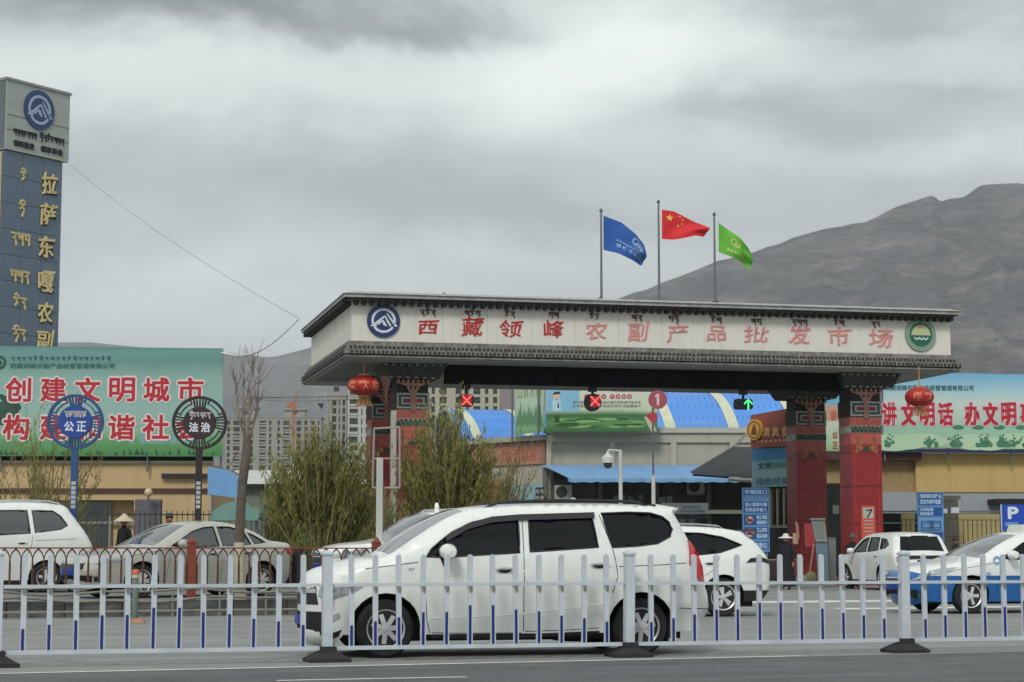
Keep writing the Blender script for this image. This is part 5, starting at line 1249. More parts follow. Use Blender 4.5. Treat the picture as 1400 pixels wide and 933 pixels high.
    # windows with rubber surround
    for w_ in windows:
        vv, ff, ww = cdt(list(w_), [], .12, -.022)
        loop = subdiv(list(w_), .12)
        for s in (-1, 1):
            q = MB(); q.v = [(x, s * w, z) for (x, z), w in zip(vv, ww)]; q.f = [tuple(f if s < 0 else f[::-1]) for f in ff]; q.m = [0] * len(ff)
            g_ = link('side_window', q.mesh('side_window', gl, smooth=True), e); fr = MB()
            pts = [(x, s * (wid(x, z) - .004), z) for x, z in loop]; fr.tube(pts + [pts[0], pts[1]], .011, 5, caps=False)
            link('window_rubber', fr.mesh('window_rubber', trim_k, smooth=True), g_)
    # dark inner shell behind gaps and arches; low and wide to deepen shade beneath
    ub = MB(); ub.box(.25, L - .3, -hw + .30, hw - .30, .17, zb - .12); ub.box(xf + ra + .02, xr - ra - .02, -hw + .13, hw - .13, .20, zb - .2)
    ub.box(.3, xf - ra, -hw + .36, hw - .36, .24, .62); ub.build('underbody', under, e)
    for cx in (xf, xr):
        for s in (-1, 1):
            wa = MB(); n = 12; vs = []
            for k in range(n + 1):
                t = math.pi * k / n
                for yy in (hw - .05 - .02, hw - .36): vs.append((cx + (ra - .004) * math.cos(t), s * yy, wr + (ra - .004) * math.sin(t)))
            wa.add(vs, [(2 * k, 2 * k + 1, 2 * k + 3, 2 * k + 2) for k in range(n)])
            wa.build('wheel_arch_liner', under, e)
    ty, rim, bk = wheel_meshes(wr, .21, nsp, wl_style)
    for cx in (xf, xr):
        for s in (-1, 1):
            wobj = link('wheel', ty, e, (cx, s * (hw - .13), wr), (0, .3 * cx, 0 if s < 0 else math.pi)); link('rim', rim, wobj); link('brake_well', bk, wobj)
    # conforming patches on the side
    def side_patch(poly, nm, mt, off=.008, sides=(-1, 1)):
        vv, ff, ww = cdt(poly, [], .07, off)
        for s in sides:
            q = MB(); q.v = [(x, s * w, z) for (x, z), w in zip(vv, ww)]; q.f = [tuple(f if s < 0 else f[::-1]) for f in ff]; q.m = [0] * len(ff)
            b0 = len(q.v); q.v += [(x, s * (w - off - .02), z) for (x, z), w in zip(vv, ww)]
            ed = {}
            for f in ff:
                for k in range(3): ed[(f[k], f[(k + 1) % 3])] = 1
            for (a, b) in [k for k in ed if (k[1], k[0]) not in ed]: q.f.append((a, b, b + b0, a + b0)); q.m.append(0)
            link(nm, q.mesh(nm, mt, smooth=35), e)
    nfront = next((i for i in range(len(tp)) if path[i][2] != 'f'), 6)
    def front_patch(poly, nm, mt, off=.01):
        """poly in (y, z) laid on the curved nose."""
        ys = [p[0] for p in poly]; V = subdiv(poly, .07); E = [(i, (i + 1) % len(V)) for i in range(len(V))]; n0 = len(V)
        y = min(ys)
        while y < max(ys):
            z = min(p[1] for p in poly)
            while z < max(p[1] for p in poly):
                if inside((y, z), poly): V.append((y, z))
                z += .08
            y += .08
        r = delaunay_2d_cdt([Vector(v) for v in V], E, [], 0, 1e-5, False)
        vv = [(v.x, v.y) for v in r[0]]; ff = [f for f in r[2] if inside((sum(vv[i][0] for i in f) / 3, sum(vv[i][1] for i in f) / 3), poly)]
        def X(y, z, o):
            i = max(0, min(len(tp) - 2, next((k for k in range(nfront + 8) if k + 1 < len(tp) and tp[k + 1][1] >= z), nfront))); a, b = tp[i], tp[i + 1]
            t = max(0, min(1, (z - a[1]) / max(1e-4, b[1] - a[1]))); nx = nrm[i][0] * (1 - t) + nrm[i + 1][0] * t; x = a[0] + (b[0] - a[0]) * t; w = wid(x, z)
            tt = max(-1, min(1, y / w)); return x + nx * ((.03 + nosebow * nx * nx) * (1 - tt * tt) + o)
        q = MB(); q.v = [(X(y, z, off), y, z) for y, z in vv]; q.f = list(ff); q.m = [0] * len(ff); b0 = len(q.v); q.v += [(X(y, z, -.03), y, z) for y, z in vv]; ed = {}
        for f in ff:
            for k in range(3): ed[(f[k], f[(k + 1) % 3])] = 1
        for (a, b) in [k for k in ed if (k[1], k[0]) not in ed]: q.f.append((a, b, b + b0, a + b0)); q.m.append(0)
        return link(nm, q.mesh(nm, mt, smooth=35), e)
    for poly in lamps: side_patch(poly, 'headlight', lamp_g)
    for poly in tails: side_patch(poly, 'tail_light', tail_r, .012)
    for nm, poly, mt, off in patches: side_patch(poly, nm, mt, off)
    for nm, poly, mt, off in front:
        front_patch(poly, nm, mt, off)
        if nm != 'grille' and min(p[0] for p in poly) * max(p[0] for p in poly) > 0: front_patch([(-y, z) for y, z in poly][::-1], nm, mt, off)
    for (hx, hz) in handles:
        for s in (-1, 1):
            w = wid(hx, hz); q = MB(); q.tube([(hx - .10, s * (w - .01), hz), (hx - .09, s * (w + .035), hz + .004), (hx + .09, s * (w + .035), hz + .012), (hx + .10, s * (w - .01), hz + .012)], [.012, .014, .014, .012], 6)
            q.build('door_handle', chrome if name == 'minivan' else paint, e, smooth=60); MB().disc(hx, hz - .008, .07, s * w - .004, s * w + .004, 14, rz=.45).build('handle_recess', trim_k, e)
    if mirror:
        mx, mz = mirror
        for s in (-1, 1):
            w = wid(mx, mz); q = MB(); vs = []; n = 10
            q.lathe([(.01, -.13), (.075, -.115), (.10, -.03), (.10, .05), (.06, .11), (.01, .12)], (0, 0, 0), 14, axis='y'); 
            for k in range(len(q.v)): x, y, z = q.v[k]; q.v[k] = (mx + x * .95 + .02, s * (w + .145) + y * .9, mz + .03 + z * .85)
            q.build('side_mirror', paint, e, smooth=50); MB().tube([(mx, s * (w - .02), mz - .03), (mx + .02, s * (w + .08), mz - .01)], .028, 6).build('mirror_stalk', trim_k, e)
    if rails:
        for s in (-1, 1):
            pts = []
            x0, x1, zt_, hh = rails
            for k in range(13):
                t = k / 12; x = x0 + (x1 - x0) * t; i = min(range(len(tp)), key=lambda i: abs(tp[i][0] - x) + (5 if tp[i][1] < zb + .2 else 0)); zr_ = tp[i][1]
                pts.append((x, s * (wid(x, zr_) - .06 ), zr_ + (hh if 0 < k < 12 else -.01) + .0))
            MB().tube(pts, [.012] + [.020] * 11 + [.012], 6).build('roof_rail', trim_k if zt_ == 'k' else chrome, e, smooth=60)
    if extra: extra(e, wid, tp, SP, front_patch, side_patch)
    return e

# ---- the white minivan in front, traced on its own side plane
VF = Fr(528, 21.55, RANG * .62)
VF.o = VF.o  # near side plane
def vp(*pts): return [VF.hit(px, py) for px, py in pts]
x_off = VF.hit(447, 800)[0]
V_ = lambda px, py: (VF.hit(px, py)[0] - x_off, VF.hit(px, py)[1])
xf_, xr_ = V_(528, 863)[0], V_(878, 860)[0]; rwz = .315
vt = [(*V_(462, 884), 'f'), (*V_(450, 876), 'f'), (*V_(446, 862), 'f'), (*V_(446, 838), 'f'), (*V_(446, 815), 'f'), (*V_(449, 798), 'f'), (*V_(457, 786), 'p'), (*V_(475, 776), 'p'), (*V_(503, 767), 'p'), (*V_(536, 760), 'g'),
      (*V_(572, 737), 'g'), (*V_(607, 715), 'g'), (*V_(640, 699.5), 'p'), (*V_(672, 693.5), 'p'), (*V_(720, 690.5), 'p'), (*V_(790, 689.5), 'p'), (*V_(850, 690), 'p'), (*V_(900, 692), 'p'), (*V_(932, 694.5), 'p', 1), (*V_(929, 701), 'g', 1), (*V_(948, 740), 'p', 1),
      (*V_(958, 765), 'p'), (*V_(970, 800), 'p'), (*V_(974.5, 815), 'p'), (*V_(976, 835), 'p'), (*V_(966, 852), 'p')]
wF = [V_(*p) for p in ((583, 762), (590, 751), (603, 740), (619, 728), (647, 714.5), (674, 708.5), (711, 706), (711, 756), (660, 759), (612, 762))]
wM = [V_(*p) for p in ((725, 705), (812, 702.5), (819, 748.5), (725, 755))]
wR_ = [V_(*p) for p in ((825, 702), (862, 700.5), (893, 701.5), (909, 706.5), (918, 714), (922, 724), (918, 734), (900, 743.5), (872, 747), (838, 749))]
body_seams = [[V_(579, 768), V_(582, 806), V_(585, 850), V_(590, 867)], [V_(716, 704), V_(716.5, 760), V_(717, 820), V_(718, 864)], [V_(822, 703), V_(838, 750), V_(842, 768), V_(845, 788), V_(838, 812)],
              [V_(846, 775), V_(900, 773), V_(940, 770)], [V_(592, 866), V_(640, 866.5), V_(716, 866)], [V_(720, 864), V_(780, 862), V_(822, 859)], [V_(500, 778), V_(540, 773), V_(572, 769)], [V_(933, 797), V_(968, 799)], [V_(930, 832), V_(975, 833)]]
def van_extra(e, wid, tp, SP, fp, sp):
    # sill line and lower body crease, badge lettering, silver lower bumper
    sp([V_(592, 868.5), V_(592, 873), V_(640, 874), V_(720, 873), V_(822, 867), V_(822, 863), V_(716, 868)], 'sill_trim', trim_k, .004)
    for s in (-1, 1):
        for pts, dd, rr_ in (([V_(590, 846), V_(650, 844), V_(716, 840), V_(780, 832), V_(828, 827)], .009, .014), ([V_(585, 786.5), V_(650, 784), V_(716, 781), V_(780, 777.5), V_(838, 774.5)], .008, .010)):
            cr = MB(); cr.tube([(x, s * (wid(x, z) - dd), z) for x, z in subdiv(pts, .2, False)], rr_, 5); cr.build('body_crease', paint_w, e, smooth=True)
    q = MB(); a, b = V_(558, 781), V_(567, 777); w = wid(a[0], a[1]); put_text(q, 'VVT', a[0], b[0], a[1], b[1] , -w - .004, bold=.03); q.build('badge', mat('badge_grey', (.2, .2, .22), .4), e)
    sw = sp([V_(607, 776), V_(601, 762), V_(612, 762)], 'mirror_base', trim_k, .004)
    for s in (-1, 1):
        vs_ = MB(); pts = [V_(610, 734), V_(640, 717), V_(674, 707.5), V_(711, 704.5), V_(760, 703), V_(815, 701.5)]; P = subdiv(pts, .15, False); vs = []
        for x, z in P: w = wid(x, z); vs += [(x, s * (w + .03), z + .01), (x, s * (w + .045), z - .055)]
        vs_.add(vs, [(2 * k, 2 * k + 1, 2 * k + 3, 2 * k + 2) for k in range(len(P) - 1)])
        vs_.build('rain_visor', mat('visor_smoke', (.03, .03, .035), .2), e, smooth=True)
    # rear wiper, roof spoiler
    a = V_(905, 691); b = V_(936, 694); m = MB(); m.add([(a[0], -.66, a[1] + .02), (a[0], .66, a[1] + .02), (b[0] + .03, .60, b[1] + .0), (b[0] + .03, -.60, b[1] + .0), (a[0], -.66, a[1] - .05), (a[0], .66, a[1] - .05), (b[0] - .02, .60, b[1] - .05), (b[0] - .02, -.60, b[1] - .05)],
        [(0, 1, 2, 3), (4, 7, 6, 5), (0, 3, 7, 4), (1, 5, 6, 2), (3, 2, 6, 7)]); m.build('roof_spoiler', paint_w, e)
    ant = MB(); p = V_(803, 687); ant.lathe([(.05, 0), (.04, .03), (.01, .05)], (p[0], -.3, p[1] + .02), 10); ant.build('roof_aerial', chrome, e)
    # spare wheel hung under the tail
    MB().lathe([(.20, -.10), (.29, -.09), (.30, 0), (.29, .09), (.20, .10)], (V_(822, 860)[0], .1, .22), 24).build('spare_wheel', tyre_m, e, smooth=40)
    m = MB(); x, z = V_(918, 850); m.add([(x, -.85, .45), (x, -.62, .45), (x - .03, -.62, .14), (x - .03, -.85, .14), (x + .01, -.85, .45), (x + .01, -.62, .45), (x - .02, -.62, .14), (x - .02, -.85, .14)], [(0, 1, 2, 3), (4, 5, 6, 7), (0, 3, 7, 4)]); m.build('mud_flap', under, e)
    # headlamp inner reflectors
    for (px, py, r) in ((460, 811, .055), (471, 807.5, .045), (482, 805, .03)):
        x, z = V_(px, py); w = wid(x, z); m = MB().disc(x, z, r, -w - .016, -w - .010, 16, rin=r * .55); m.build('lamp_reflector', chrome, e)
zf = lambda y_: V_(450, y_)[1]
VLOC = VF.W(x_off, .90, 0)
van = car('minivan', 'large white minivan with black windows passing close behind the white road fence', 'minivan', VLOC, VF.a, V_(976, 835)[0], 1.80, vt, (xf_, xr_, rwz), [wF, wM, wR_], paint_w, seams=body_seams, R_=.13, rA=.385, zb=V_(700, 760)[1] - .02, tum=.16,
    lamps=[[V_(449, 815), V_(452, 819), V_(466, 818), V_(482, 812), V_(499, 802), V_(490, 798.5), V_(470, 800), V_(450, 803)]],
    tails=[[V_(944.5, 738), V_(949, 741), V_(957, 756), V_(964, 775), V_(968.5, 797), V_(961, 796), V_(952, 787), V_(947, 776), V_(943, 771), V_(944, 755)]],
    handles=[V_(690, 779), V_(820, 772.5)], mirror=V_(607, 758), rails=(V_(668, 690)[0], V_(898, 690)[0], 'k', .045), both=True, nsp=7, extra=van_extra, sill=.25, dens=.08, nosebow=.16, planf=.17,
    patches=[('fog_lamp', [V_(452, 846), V_(466, 837), V_(468, 845), V_(458, 851)], lamp_g, .010), ('fuel_flap', [V_(900, 784), V_(917, 784), V_(917, 797), V_(900, 797)], paint_w, .004), ('bumper_recess', [V_(450, 870), V_(470, 862), V_(466, 872), V_(452, 878)], trim_k, .006)],
    front=[('grille', [(-.55, zf(828)), (.55, zf(828)), (.50, zf(800)), (-.50, zf(800))], trim_k, .006), ('grille', [(-.62, zf(872)), (.62, zf(872)), (.60, zf(838)), (-.60, zf(838))], under, .006), ('chrome_strip', [(.0 - .53, zf(812)), (.53, zf(812)), (.53, zf(806)), (-.53, zf(806))], chrome, .02),
           ('number_plate', [(-.22, zf(856)), (.22, zf(856)), (.22, zf(843)), (-.22, zf(843))], plate_b, .03), ('headlight', [(.56, zf(816)), (.88, zf(818)), (.88, zf(803)), (.58, zf(802))], lamp_g, .008), ('skid_strip', [(-.70, zf(884)), (.70, zf(884)), (.70, zf(876)), (-.70, zf(876))], chrome, .02)])

# ---- generic outlines in metres
def sedan_top(L=4.75, h=1.47):
    return [(.12, .22, 'f'), (.04, .34, 'f'), (.0, .50, 'f'), (.02, .66, 'f'), (.10, .76, 'f'), (.28, .83, 'p'), (.7, .92, 'p'), (1.25, 1.00, 'g'), (1.65, 1.20, 'g'), (2.05, 1.40, 'p'), (2.4, h, 'p'), (2.85, h + .01, 'p'), (3.25, 1.42, 'g'), (3.65, 1.27, 'g'), (4.02, 1.12, 'p'),
            (4.4, 1.09, 'p'), (4.68, 1.05, 'p'), (4.74, .92, 'p'), (4.75, .70, 'p'), (4.70, .40, 'p'), (4.60, .26, 'p')]
sed_win = [[(1.55, 1.00), (1.75, 1.10), (2.1, 1.29), (2.38, 1.37), (2.62, 1.39), (2.66, 1.0), (2.0, .98)], [(2.74, 1.0), (2.70, 1.39), (3.0, 1.385), (3.3, 1.31), (3.42, 1.04)], [(3.50, 1.05), (3.38, 1.28), (3.55, 1.21), (3.78, 1.08)]]
sed_seam = [[(1.52, .96), (1.50, .6), (1.42, .34)], [(2.70, .98), (2.72, .6), (2.70, .32)], [(3.46, 1.02), (3.42, .78), (3.28, .66)], [(.30, .74), (.8, .84), (1.5, .95)]]
def orient(px, Y, deg, x0=0.0, W=1.8, z=0.0, py=754):
    """location of a car whose wheel-line passes the pixel column px at depth Y; returns loc, angle."""
    p = at(px, py, Y); return Vector((p.x, p.y, z)), R(deg)
def front_set(zl=.40, zh=.75, w=.9, lampz=(.62, .74), pl=.44):
    return [('grille', [(-.42, lampz[0] - .06), (.42, lampz[0] - .06), (.46, lampz[1]), (-.46, lampz[1] + .02)], trim_k, .04), ('air_intake', [(-.55, .27), (.55, .27), (.62, .44), (-.62, .44)], under, .035),
            ('headlight', [(.50, lampz[0] + .02), (.84, lampz[0] + .06), (.86, lampz[1] + .06), (.52, lampz[1] + .02)], lamp_g, .008), ('chrome_strip', [(-.44, lampz[0] + .05), (.44, lampz[0] + .05), (.44, lampz[0] + .07), (-.44, lampz[0] + .07)], chrome, .045),
            ('number_plate', [(-.22, pl), (.22, pl), (.22, pl + .14), (-.22, pl + .14)], plate_b, .055), ('fog_lamp', [(.62, .32), (.80, .33), (.80, .42), (.64, .42)], trim_k, .008)]
def plate_text(x, z0, z1):
    def f(e, wid, tp, SP, fp, sp):
        q = MB(); put_text(q, '藏A', -.19, -.06, z0, z1, 0, bold=.02); put_text(q, '57160', -.02, .19, z0, z1, 0, bold=.02); q.v = [(x, a, c) for a, b, c in q.v]; q.build('plate_lettering', plate_t, e)
    return f
# silver sedan behind the brown railing (front turned towards us)
loc, a = orient(106, 38.4, 41, z=LOTZ)
car('sedan', 'silver grey sedan with its nose turned to the left behind the brown railing', 'car', loc, a, 4.48, 1.80, [((x if x < 3.7 else 3.7 + (x - 3.7) * .74), z, t) for x, z, t in sedan_top()], (.92, 3.68, .33), sed_win, paint_s, seams=sed_seam, gl=glass_l, zb=.96, tum=.42, mirror=(1.72, 1.02), handles=[(2.5, .86), (3.3, .88)],
    lamps=[[(.10, .66), (.45, .72), (.62, .82), (.30, .78), (.10, .74)]], front=front_set(), tails=[[(4.28, .86), (4.43, .84), (4.43, .98), (4.31, .98)]], R_=.10, nosebow=.16, nsp=7, wl_style=1, extra=plate_text(-.215, .455, .565))
def mpv_top(h=1.74, L=4.7):
    return [(.12, .24, 'f'), (.03, .36, 'f'), (.0, .55, 'f'), (.02, .74, 'f'), (.12, .88, 'f'), (.4, .98, 'p'), (.95, 1.08, 'g'), (1.4, 1.36, 'g'), (1.85, 1.60, 'p'), (2.2, 1.69, 'p'), (2.9, h, 'p'), (3.7, h - .01, 'p'), (4.05, 1.68, 'p', 1), (4.12, 1.64, 'g', 1), (4.52, 1.15, 'p', 1), (4.62, 1.0, 'p'), (4.70, .80, 'p'), (4.70, .50, 'p'), (4.62, .30, 'p')]
mpv_win = [[(1.32, 1.08), (1.60, 1.30), (1.95, 1.50), (2.2, 1.56), (2.32, 1.57), (2.36, 1.10)], [(2.46, 1.10), (2.43, 1.58), (3.22, 1.59), (3.28, 1.14)], [(3.38, 1.15), (3.32, 1.59), (3.78, 1.58), (3.95, 1.48), (4.10, 1.30), (3.95, 1.22)]]
mpv_seam = [[(1.28, 1.04), (1.30, .7), (1.34, .34)], [(2.41, 1.08), (2.42, .6), (2.40, .32)], [(3.33, 1.12), (3.30, .85), (3.18, .68)], [(3.4, 1.0), (4.3, 1.04)]]
loc, a = orient(-180, 42.8, 25, z=LOTZ)
car('people_carrier', 'white people carrier with roof rails cut off by the left edge behind the brown railing', 'car', loc, a, 4.7, 1.78, [(p[0], p[1] * 1.13, *p[2:]) for p in mpv_top()], (.90, 3.65, .33), [[(x, z * 1.13) for x, z in w] for w in mpv_win], paint_w, seams=[[(x, z * 1.13) for x, z in w] for w in mpv_seam], gl=glass_l, zb=1.23, tum=.22,
    mirror=(1.55, 1.22), handles=[(2.2, 1.05), (3.1, 1.09)], lamps=[[(.10, .76), (.5, .86), (.55, .96), (.12, .86)]], rails=(1.95, 4.1, 'c', .05), R_=.12, front=front_set(lampz=(.70, .84), pl=.48), extra=plate_text(-.215, .495, .605))
# white SUV hidden behind the minivan's windscreen
suv_top = [(.12, .30, 'f'), (.03, .42, 'f'), (.0, .62, 'f'), (.02, .82, 'f'), (.10, .94, 'f'), (.4, 1.03, 'p'), (1.15, 1.12, 'g'), (1.55, 1.36, 'g'), (1.98, 1.60, 'p'), (2.4, 1.68, 'p'), (3.0, 1.70, 'p'), (3.8, 1.68, 'p'), (4.30, 1.62, 'p', 1), (4.28, 1.58, 'g', 1), (4.52, 1.14, 'p', 1), (4.60, .95, 'p'), (4.66, .70, 'p'), (4.64, .45, 'p'), (4.55, .34, 'p')]
suv_win = [[(1.5, 1.12), (1.75, 1.28), (2.05, 1.48), (2.35, 1.56), (2.52, 1.57), (2.55, 1.13)], [(2.64, 1.13), (2.61, 1.57), (3.3, 1.56), (3.42, 1.18)], [(3.52, 1.20), (3.42, 1.54), (3.85, 1.50), (4.08, 1.34), (3.9, 1.24)]]
suv_seam = [[(1.46, 1.08), (1.46, .7), (1.38, .42)], [(2.59, 1.1), (2.6, .7), (2.58, .40)], [(3.46, 1.16), (3.42, .9), (3.24, .76)], [(.3, .92), (.8, 1.02), (1.4, 1.08)]]
loc, a = orient(446, 38.4, 27, z=LOTZ)
def horn(e, wid, tp, SP, fp, sp): MB().lathe([(.05, 0), (.045, .10), (.02, .16)], (2.35, 0, 1.70), 10).build('roof_aerial', paint_w, e)
car('sport_utility_vehicle', 'white sport utility vehicle parked behind the railing, mostly hidden by the minivan windscreen', 'car', loc, a, 4.66, 1.84, suv_top, (.95, 3.62, .36), suv_win, paint_w, seams=suv_seam, zb=1.10, tum=.30, mirror=(1.68, 1.14), handles=[(2.35, 1.0), (3.25, 1.02)],
    lamps=[[(.06, .78), (.42, .84), (.50, .94), (.08, .90)]], front=front_set(lampz=(.74, .88), pl=.52), rails=(2.2, 3.9, 'c', .04), extra=horn, R_=.12)
# white crossover with black roof right of the minivan
loc, a = orient(706, 35.2, 14)
def cross_extra(e, wid, tp, SP, fp, sp): 
    MB().frust((3.95, 4.28, -.60, .60), 1.50, (3.90, 4.40, -.58, .58), 1.54).build('roof_spoiler', paint_k, e)
ctop = [(.12, .26, 'f'), (.03, .38, 'f'), (.0, .55, 'f'), (.02, .74, 'f'), (.12, .84, 'f'), (.4, .93, 'p'), (1.2, 1.03, 'g'), (1.6, 1.28, 'g'), (2.0, 1.50, 'k'), (2.4, 1.58, 'k'), (3.0, 1.59, 'k'), (3.6, 1.56, 'k'), (4.0, 1.50, 'g', 1), (4.25, 1.30, 'g', 1), (4.42, 1.10, 'p', 1), (4.48, .95, 'p'), (4.50, .70, 'p'), (4.48, .45, 'p'), (4.38, .32, 'p')]
cwin = [[(1.5, 1.02), (1.8, 1.22), (2.1, 1.40), (2.4, 1.47), (2.55, 1.48), (2.58, 1.04)], [(2.64, 1.04), (2.62, 1.485), (3.2, 1.47), (3.6, 1.40), (3.95, 1.26), (3.5, 1.12)]]
car('crossover', 'white crossover with black roof, its tail showing right behind the minivan', 'car', loc, a, 4.5, 1.82, ctop, (.9, 3.55, .345), cwin, paint_w, lower=trim_k, lowz=.46, seams=[[(1.46, .98), (1.46, .6), (1.4, .38)], [(2.6, 1.0), (2.6, .6), (2.58, .36)], [(3.5, 1.08), (3.4, .85), (3.2, .72)]], zb=1.0, tum=.34, mirror=(1.65, 1.06), handles=[(2.4, .9), (3.3, .95)],
    lamps=[[(.06, .66), (.4, .74), (.5, .84), (.08, .78)]], tails=[], patches=[('tail_light', [(3.98, .95), (4.08, 1.03), (4.30, 1.05), (4.44, 1.0), (4.46, .93), (4.30, .97)], trim_k, .012)], wl_style=1, nsp=5, extra=cross_extra, rails=(2.1, 3.7, 'c', .04), planr=.13, front=front_set())
# blue and white taxi
loc, a = orient(1232, 37.4, 18)
ttop = [(.12, .22, 'f'), (.04, .34, 'f'), (.0, .50, 'f'), (.02, .66, 'f'), (.12, .78, 'f'), (.4, .88, 'p'), (1.2, 1.02, 'g'), (1.7, 1.26, 'g'), (2.15, 1.44, 'p'), (2.5, 1.50, 'p'), (2.95, 1.50, 'p'), (3.4, 1.44, 'g'), (3.8, 1.28, 'g'), (4.12, 1.14, 'p'), (4.42, 1.10, 'p'), (4.66, 1.06, 'p'), (4.72, .9, 'p'), (4.73, .7, 'p'), (4.68, .4, 'p'), (4.58, .26, 'p')]
def taxi_extra(e, wid, tp, SP, fp, sp):
    plate_text(-.215, .455, .565)(e, wid, tp, SP, fp, sp)
    MB().frust((2.45, 2.65, -.28, .28), 1.52, (2.49, 2.61, -.24, .24), 1.66).build('roof_sign', mat('taxi_lamp', (.55, .58, .5), .4), e)
    q = MB(); w = wid(1.30, .74); put_text(q, '出租', 1.2, 1.36, .70, .77, -w - .004, bold=.02); q.build('door_lettering', mat('print_pale_blue', srgb(130, 170, 210), .5), e)
    m = MB().disc(1.50, .98, .085, -wid(1.5, .98) - .008, -wid(1.5, .98) - .002, 18, rin=.05); m.build('door_badge', mat('print_pale_blue', 0), e)
car('taxi', 'blue and white taxi facing left at the right edge behind the fence', 'taxi', loc, a, 4.73, 1.80, ttop, (.95, 3.66, .33), [[(x + .05, z + .015) for x, z in w] for w in sed_win], paint_w, lower=paint_b, lowz=.70, seams=[[(x + .05, z) for x, z in s] for s in sed_seam], zb=.97, tum=.42, mirror=(1.76, 1.05), handles=[(2.5, .9), (3.35, .92)], gl=glass,
    lamps=[[(.06, .70), (.45, .76), (.66, .86), (.30, .83), (.10, .78)]], front=front_set(lampz=(.60, .72)), nsp=5, extra=taxi_extra, nosebow=.16)
# white SUV seen from behind at the gate, and another car beyond
loc, a = orient(1177, 62.5, -77)
def rear_extra(e, wid, tp, SP, fp, sp):
    m = MB(); w_ = .70
    m.box(4.70, 4.725, -.24, .24, .76, .90, 0); m.build('number_plate', plate_b, e)
    for s in (-1, 1): MB().box(4.50, 4.675, min(s * .60, s * .83), max(s * .60, s * .83), .84, 1.0).build('tail_light', tail_r if s < 0 else mat('tail_lamp_dark', (.02, .03, .05), .2), e)
    MB().box(4.45, 4.715, -.78, .78, .36, .50).build('bumper_strip', trim_k, e); MB().box(4.45, 4.70, -.56, .56, .93, 1.03).build('tail_garnish', trim_k, e)
    MB().box(4.28, 4.32, -.2, .2, 1.585, 1.605).build('brake_light', tail_r, e)
car('hatchback', 'white sport utility vehicle seen from behind parked at the foot of the right column', 'car', loc, a, 4.66, 1.84, suv_top, (.95, 3.62, .36), suv_win, paint_w, seams=suv_seam, zb=1.10, tum=.28, mirror=(1.68, 1.14), handles=[(2.35, 1.0), (3.25, 1.02)], extra=rear_extra, R_=.12)
loc, a = orient(1300, 68, 14)
car('station_wagon', 'white car with silver roof rails behind the taxi windscreen', 'car', loc, a, 4.66, 1.8, suv_top, (.95, 3.62, .36), suv_win, paint_w, seams=suv_seam, zb=1.10, tum=.28, mirror=(1.68, 1.14), handles=[(2.35, 1.0), (3.25, 1.02)], rails=(2.2, 3.9, 'c', .05), R_=.12, front=front_set(lampz=(.74, .88), pl=.52))
# =================================================================== STREET FURNITURE
fence_w = mat('fence_white', srgb(186, 194, 200), .5, var=.10, vscale=5, dirt=.38); fence_b = mat('fence_blue', srgb(16, 34, 112), .5); rubber = mat('rubber_black', (.018, .018, .018), .75, bump=.2)
rail_g = mat('bracket_grey', srgb(120, 118, 112), .6)  # plain grey of the small brackets below the upper rail
# ---- white median fence
p0 = ground(447, 905); FA = math.atan(.30); fd = Vector((math.cos(FA), math.sin(FA), 0)); SP_ = 3.36
fence = thing('road_fence', 'white picket road fence with blue tipped bars running across the foreground', 'fence', (p0.x, p0.y, 0), FA)
HP = 1.14
post = MB(); post.box(-.05, .05, -.05, .05, .07, HP - .03); post.box(-.062, .062, -.062, .062, HP - .03, HP - .005); post.frust((-.06, .06, -.06, .06), HP - .005, (-.02, .02, -.02, .02), HP + .02)
postm = post.mesh('post', fence_w)
fb_ = MB(); fb_.box(-.22, .22, -.19, .19, .003, .035); fb_.frust((-.215, .215, -.185, .185), .036, (-.10, .10, -.09, .09), .105); fb_.box(-.085, .085, -.08, .08, .106, .16); fbm = fb_.mesh('rubber_base', rubber)
pk = MB(); HK = HP - .02
pk.box(-.027, .027, -.018, .018, .16, HK - .03)
for k in range(6):
    t0, t1 = math.pi * k / 6, math.pi * (k + 1) / 6
    pk.prism([(0, HK - .03), (.027 * math.cos(t0), HK - .03 + .027 * math.sin(t0)), (.027 * math.cos(t1), HK - .03 + .027 * math.sin(t1))], -.018, .018)
pkm = pk.mesh('picket', fence_w)
ur = MB().box(0, 1, -.03, .03, .780, .814).mesh('rail', fence_w); lr = MB().box(0, 1, -.03, .03, .12, .16).mesh('rail', fence_w)
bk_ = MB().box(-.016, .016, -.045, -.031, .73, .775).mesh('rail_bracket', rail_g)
bs_ = MB().box(-.018, .010, -.026, -.0185, 0, 1).mesh('blue_strip', fence_b)
NP = 12; hum = [.23, .27, .31, .36, .36, .43, .43, .38, .36, .31, .28, .24]
for i in range(-3, 6):
    u = i * SP_
    if i <= 3 or True:
        po = link('post', postm, fence, (u, 0, 0), (R(random.uniform(-.8, .8)), R(random.uniform(-.6, .6)), 0)); link('rubber_base', fbm, fence, (u, 0, 0), (0, 0, R(random.uniform(-6, 6))))
    if i == 5: break
    for rm in (ur, lr): link('rail', rm, fence, (u + .057, 0, 0), None, (SP_ - .114, 1, 1))
    for k in range(NP):
        x = u + SP_ * (k + 1) / (NP + 1); o = link('picket', pkm, fence, (x + random.uniform(-.004, .004), 0, 0), (R(random.uniform(-.3, .3)), R(random.uniform(-.5, .5)), 0))
        link('rail_bracket', bk_, o); link('blue_strip', bs_, o, (0, 0, .165), None, (1, 1, hum[k] - .02))

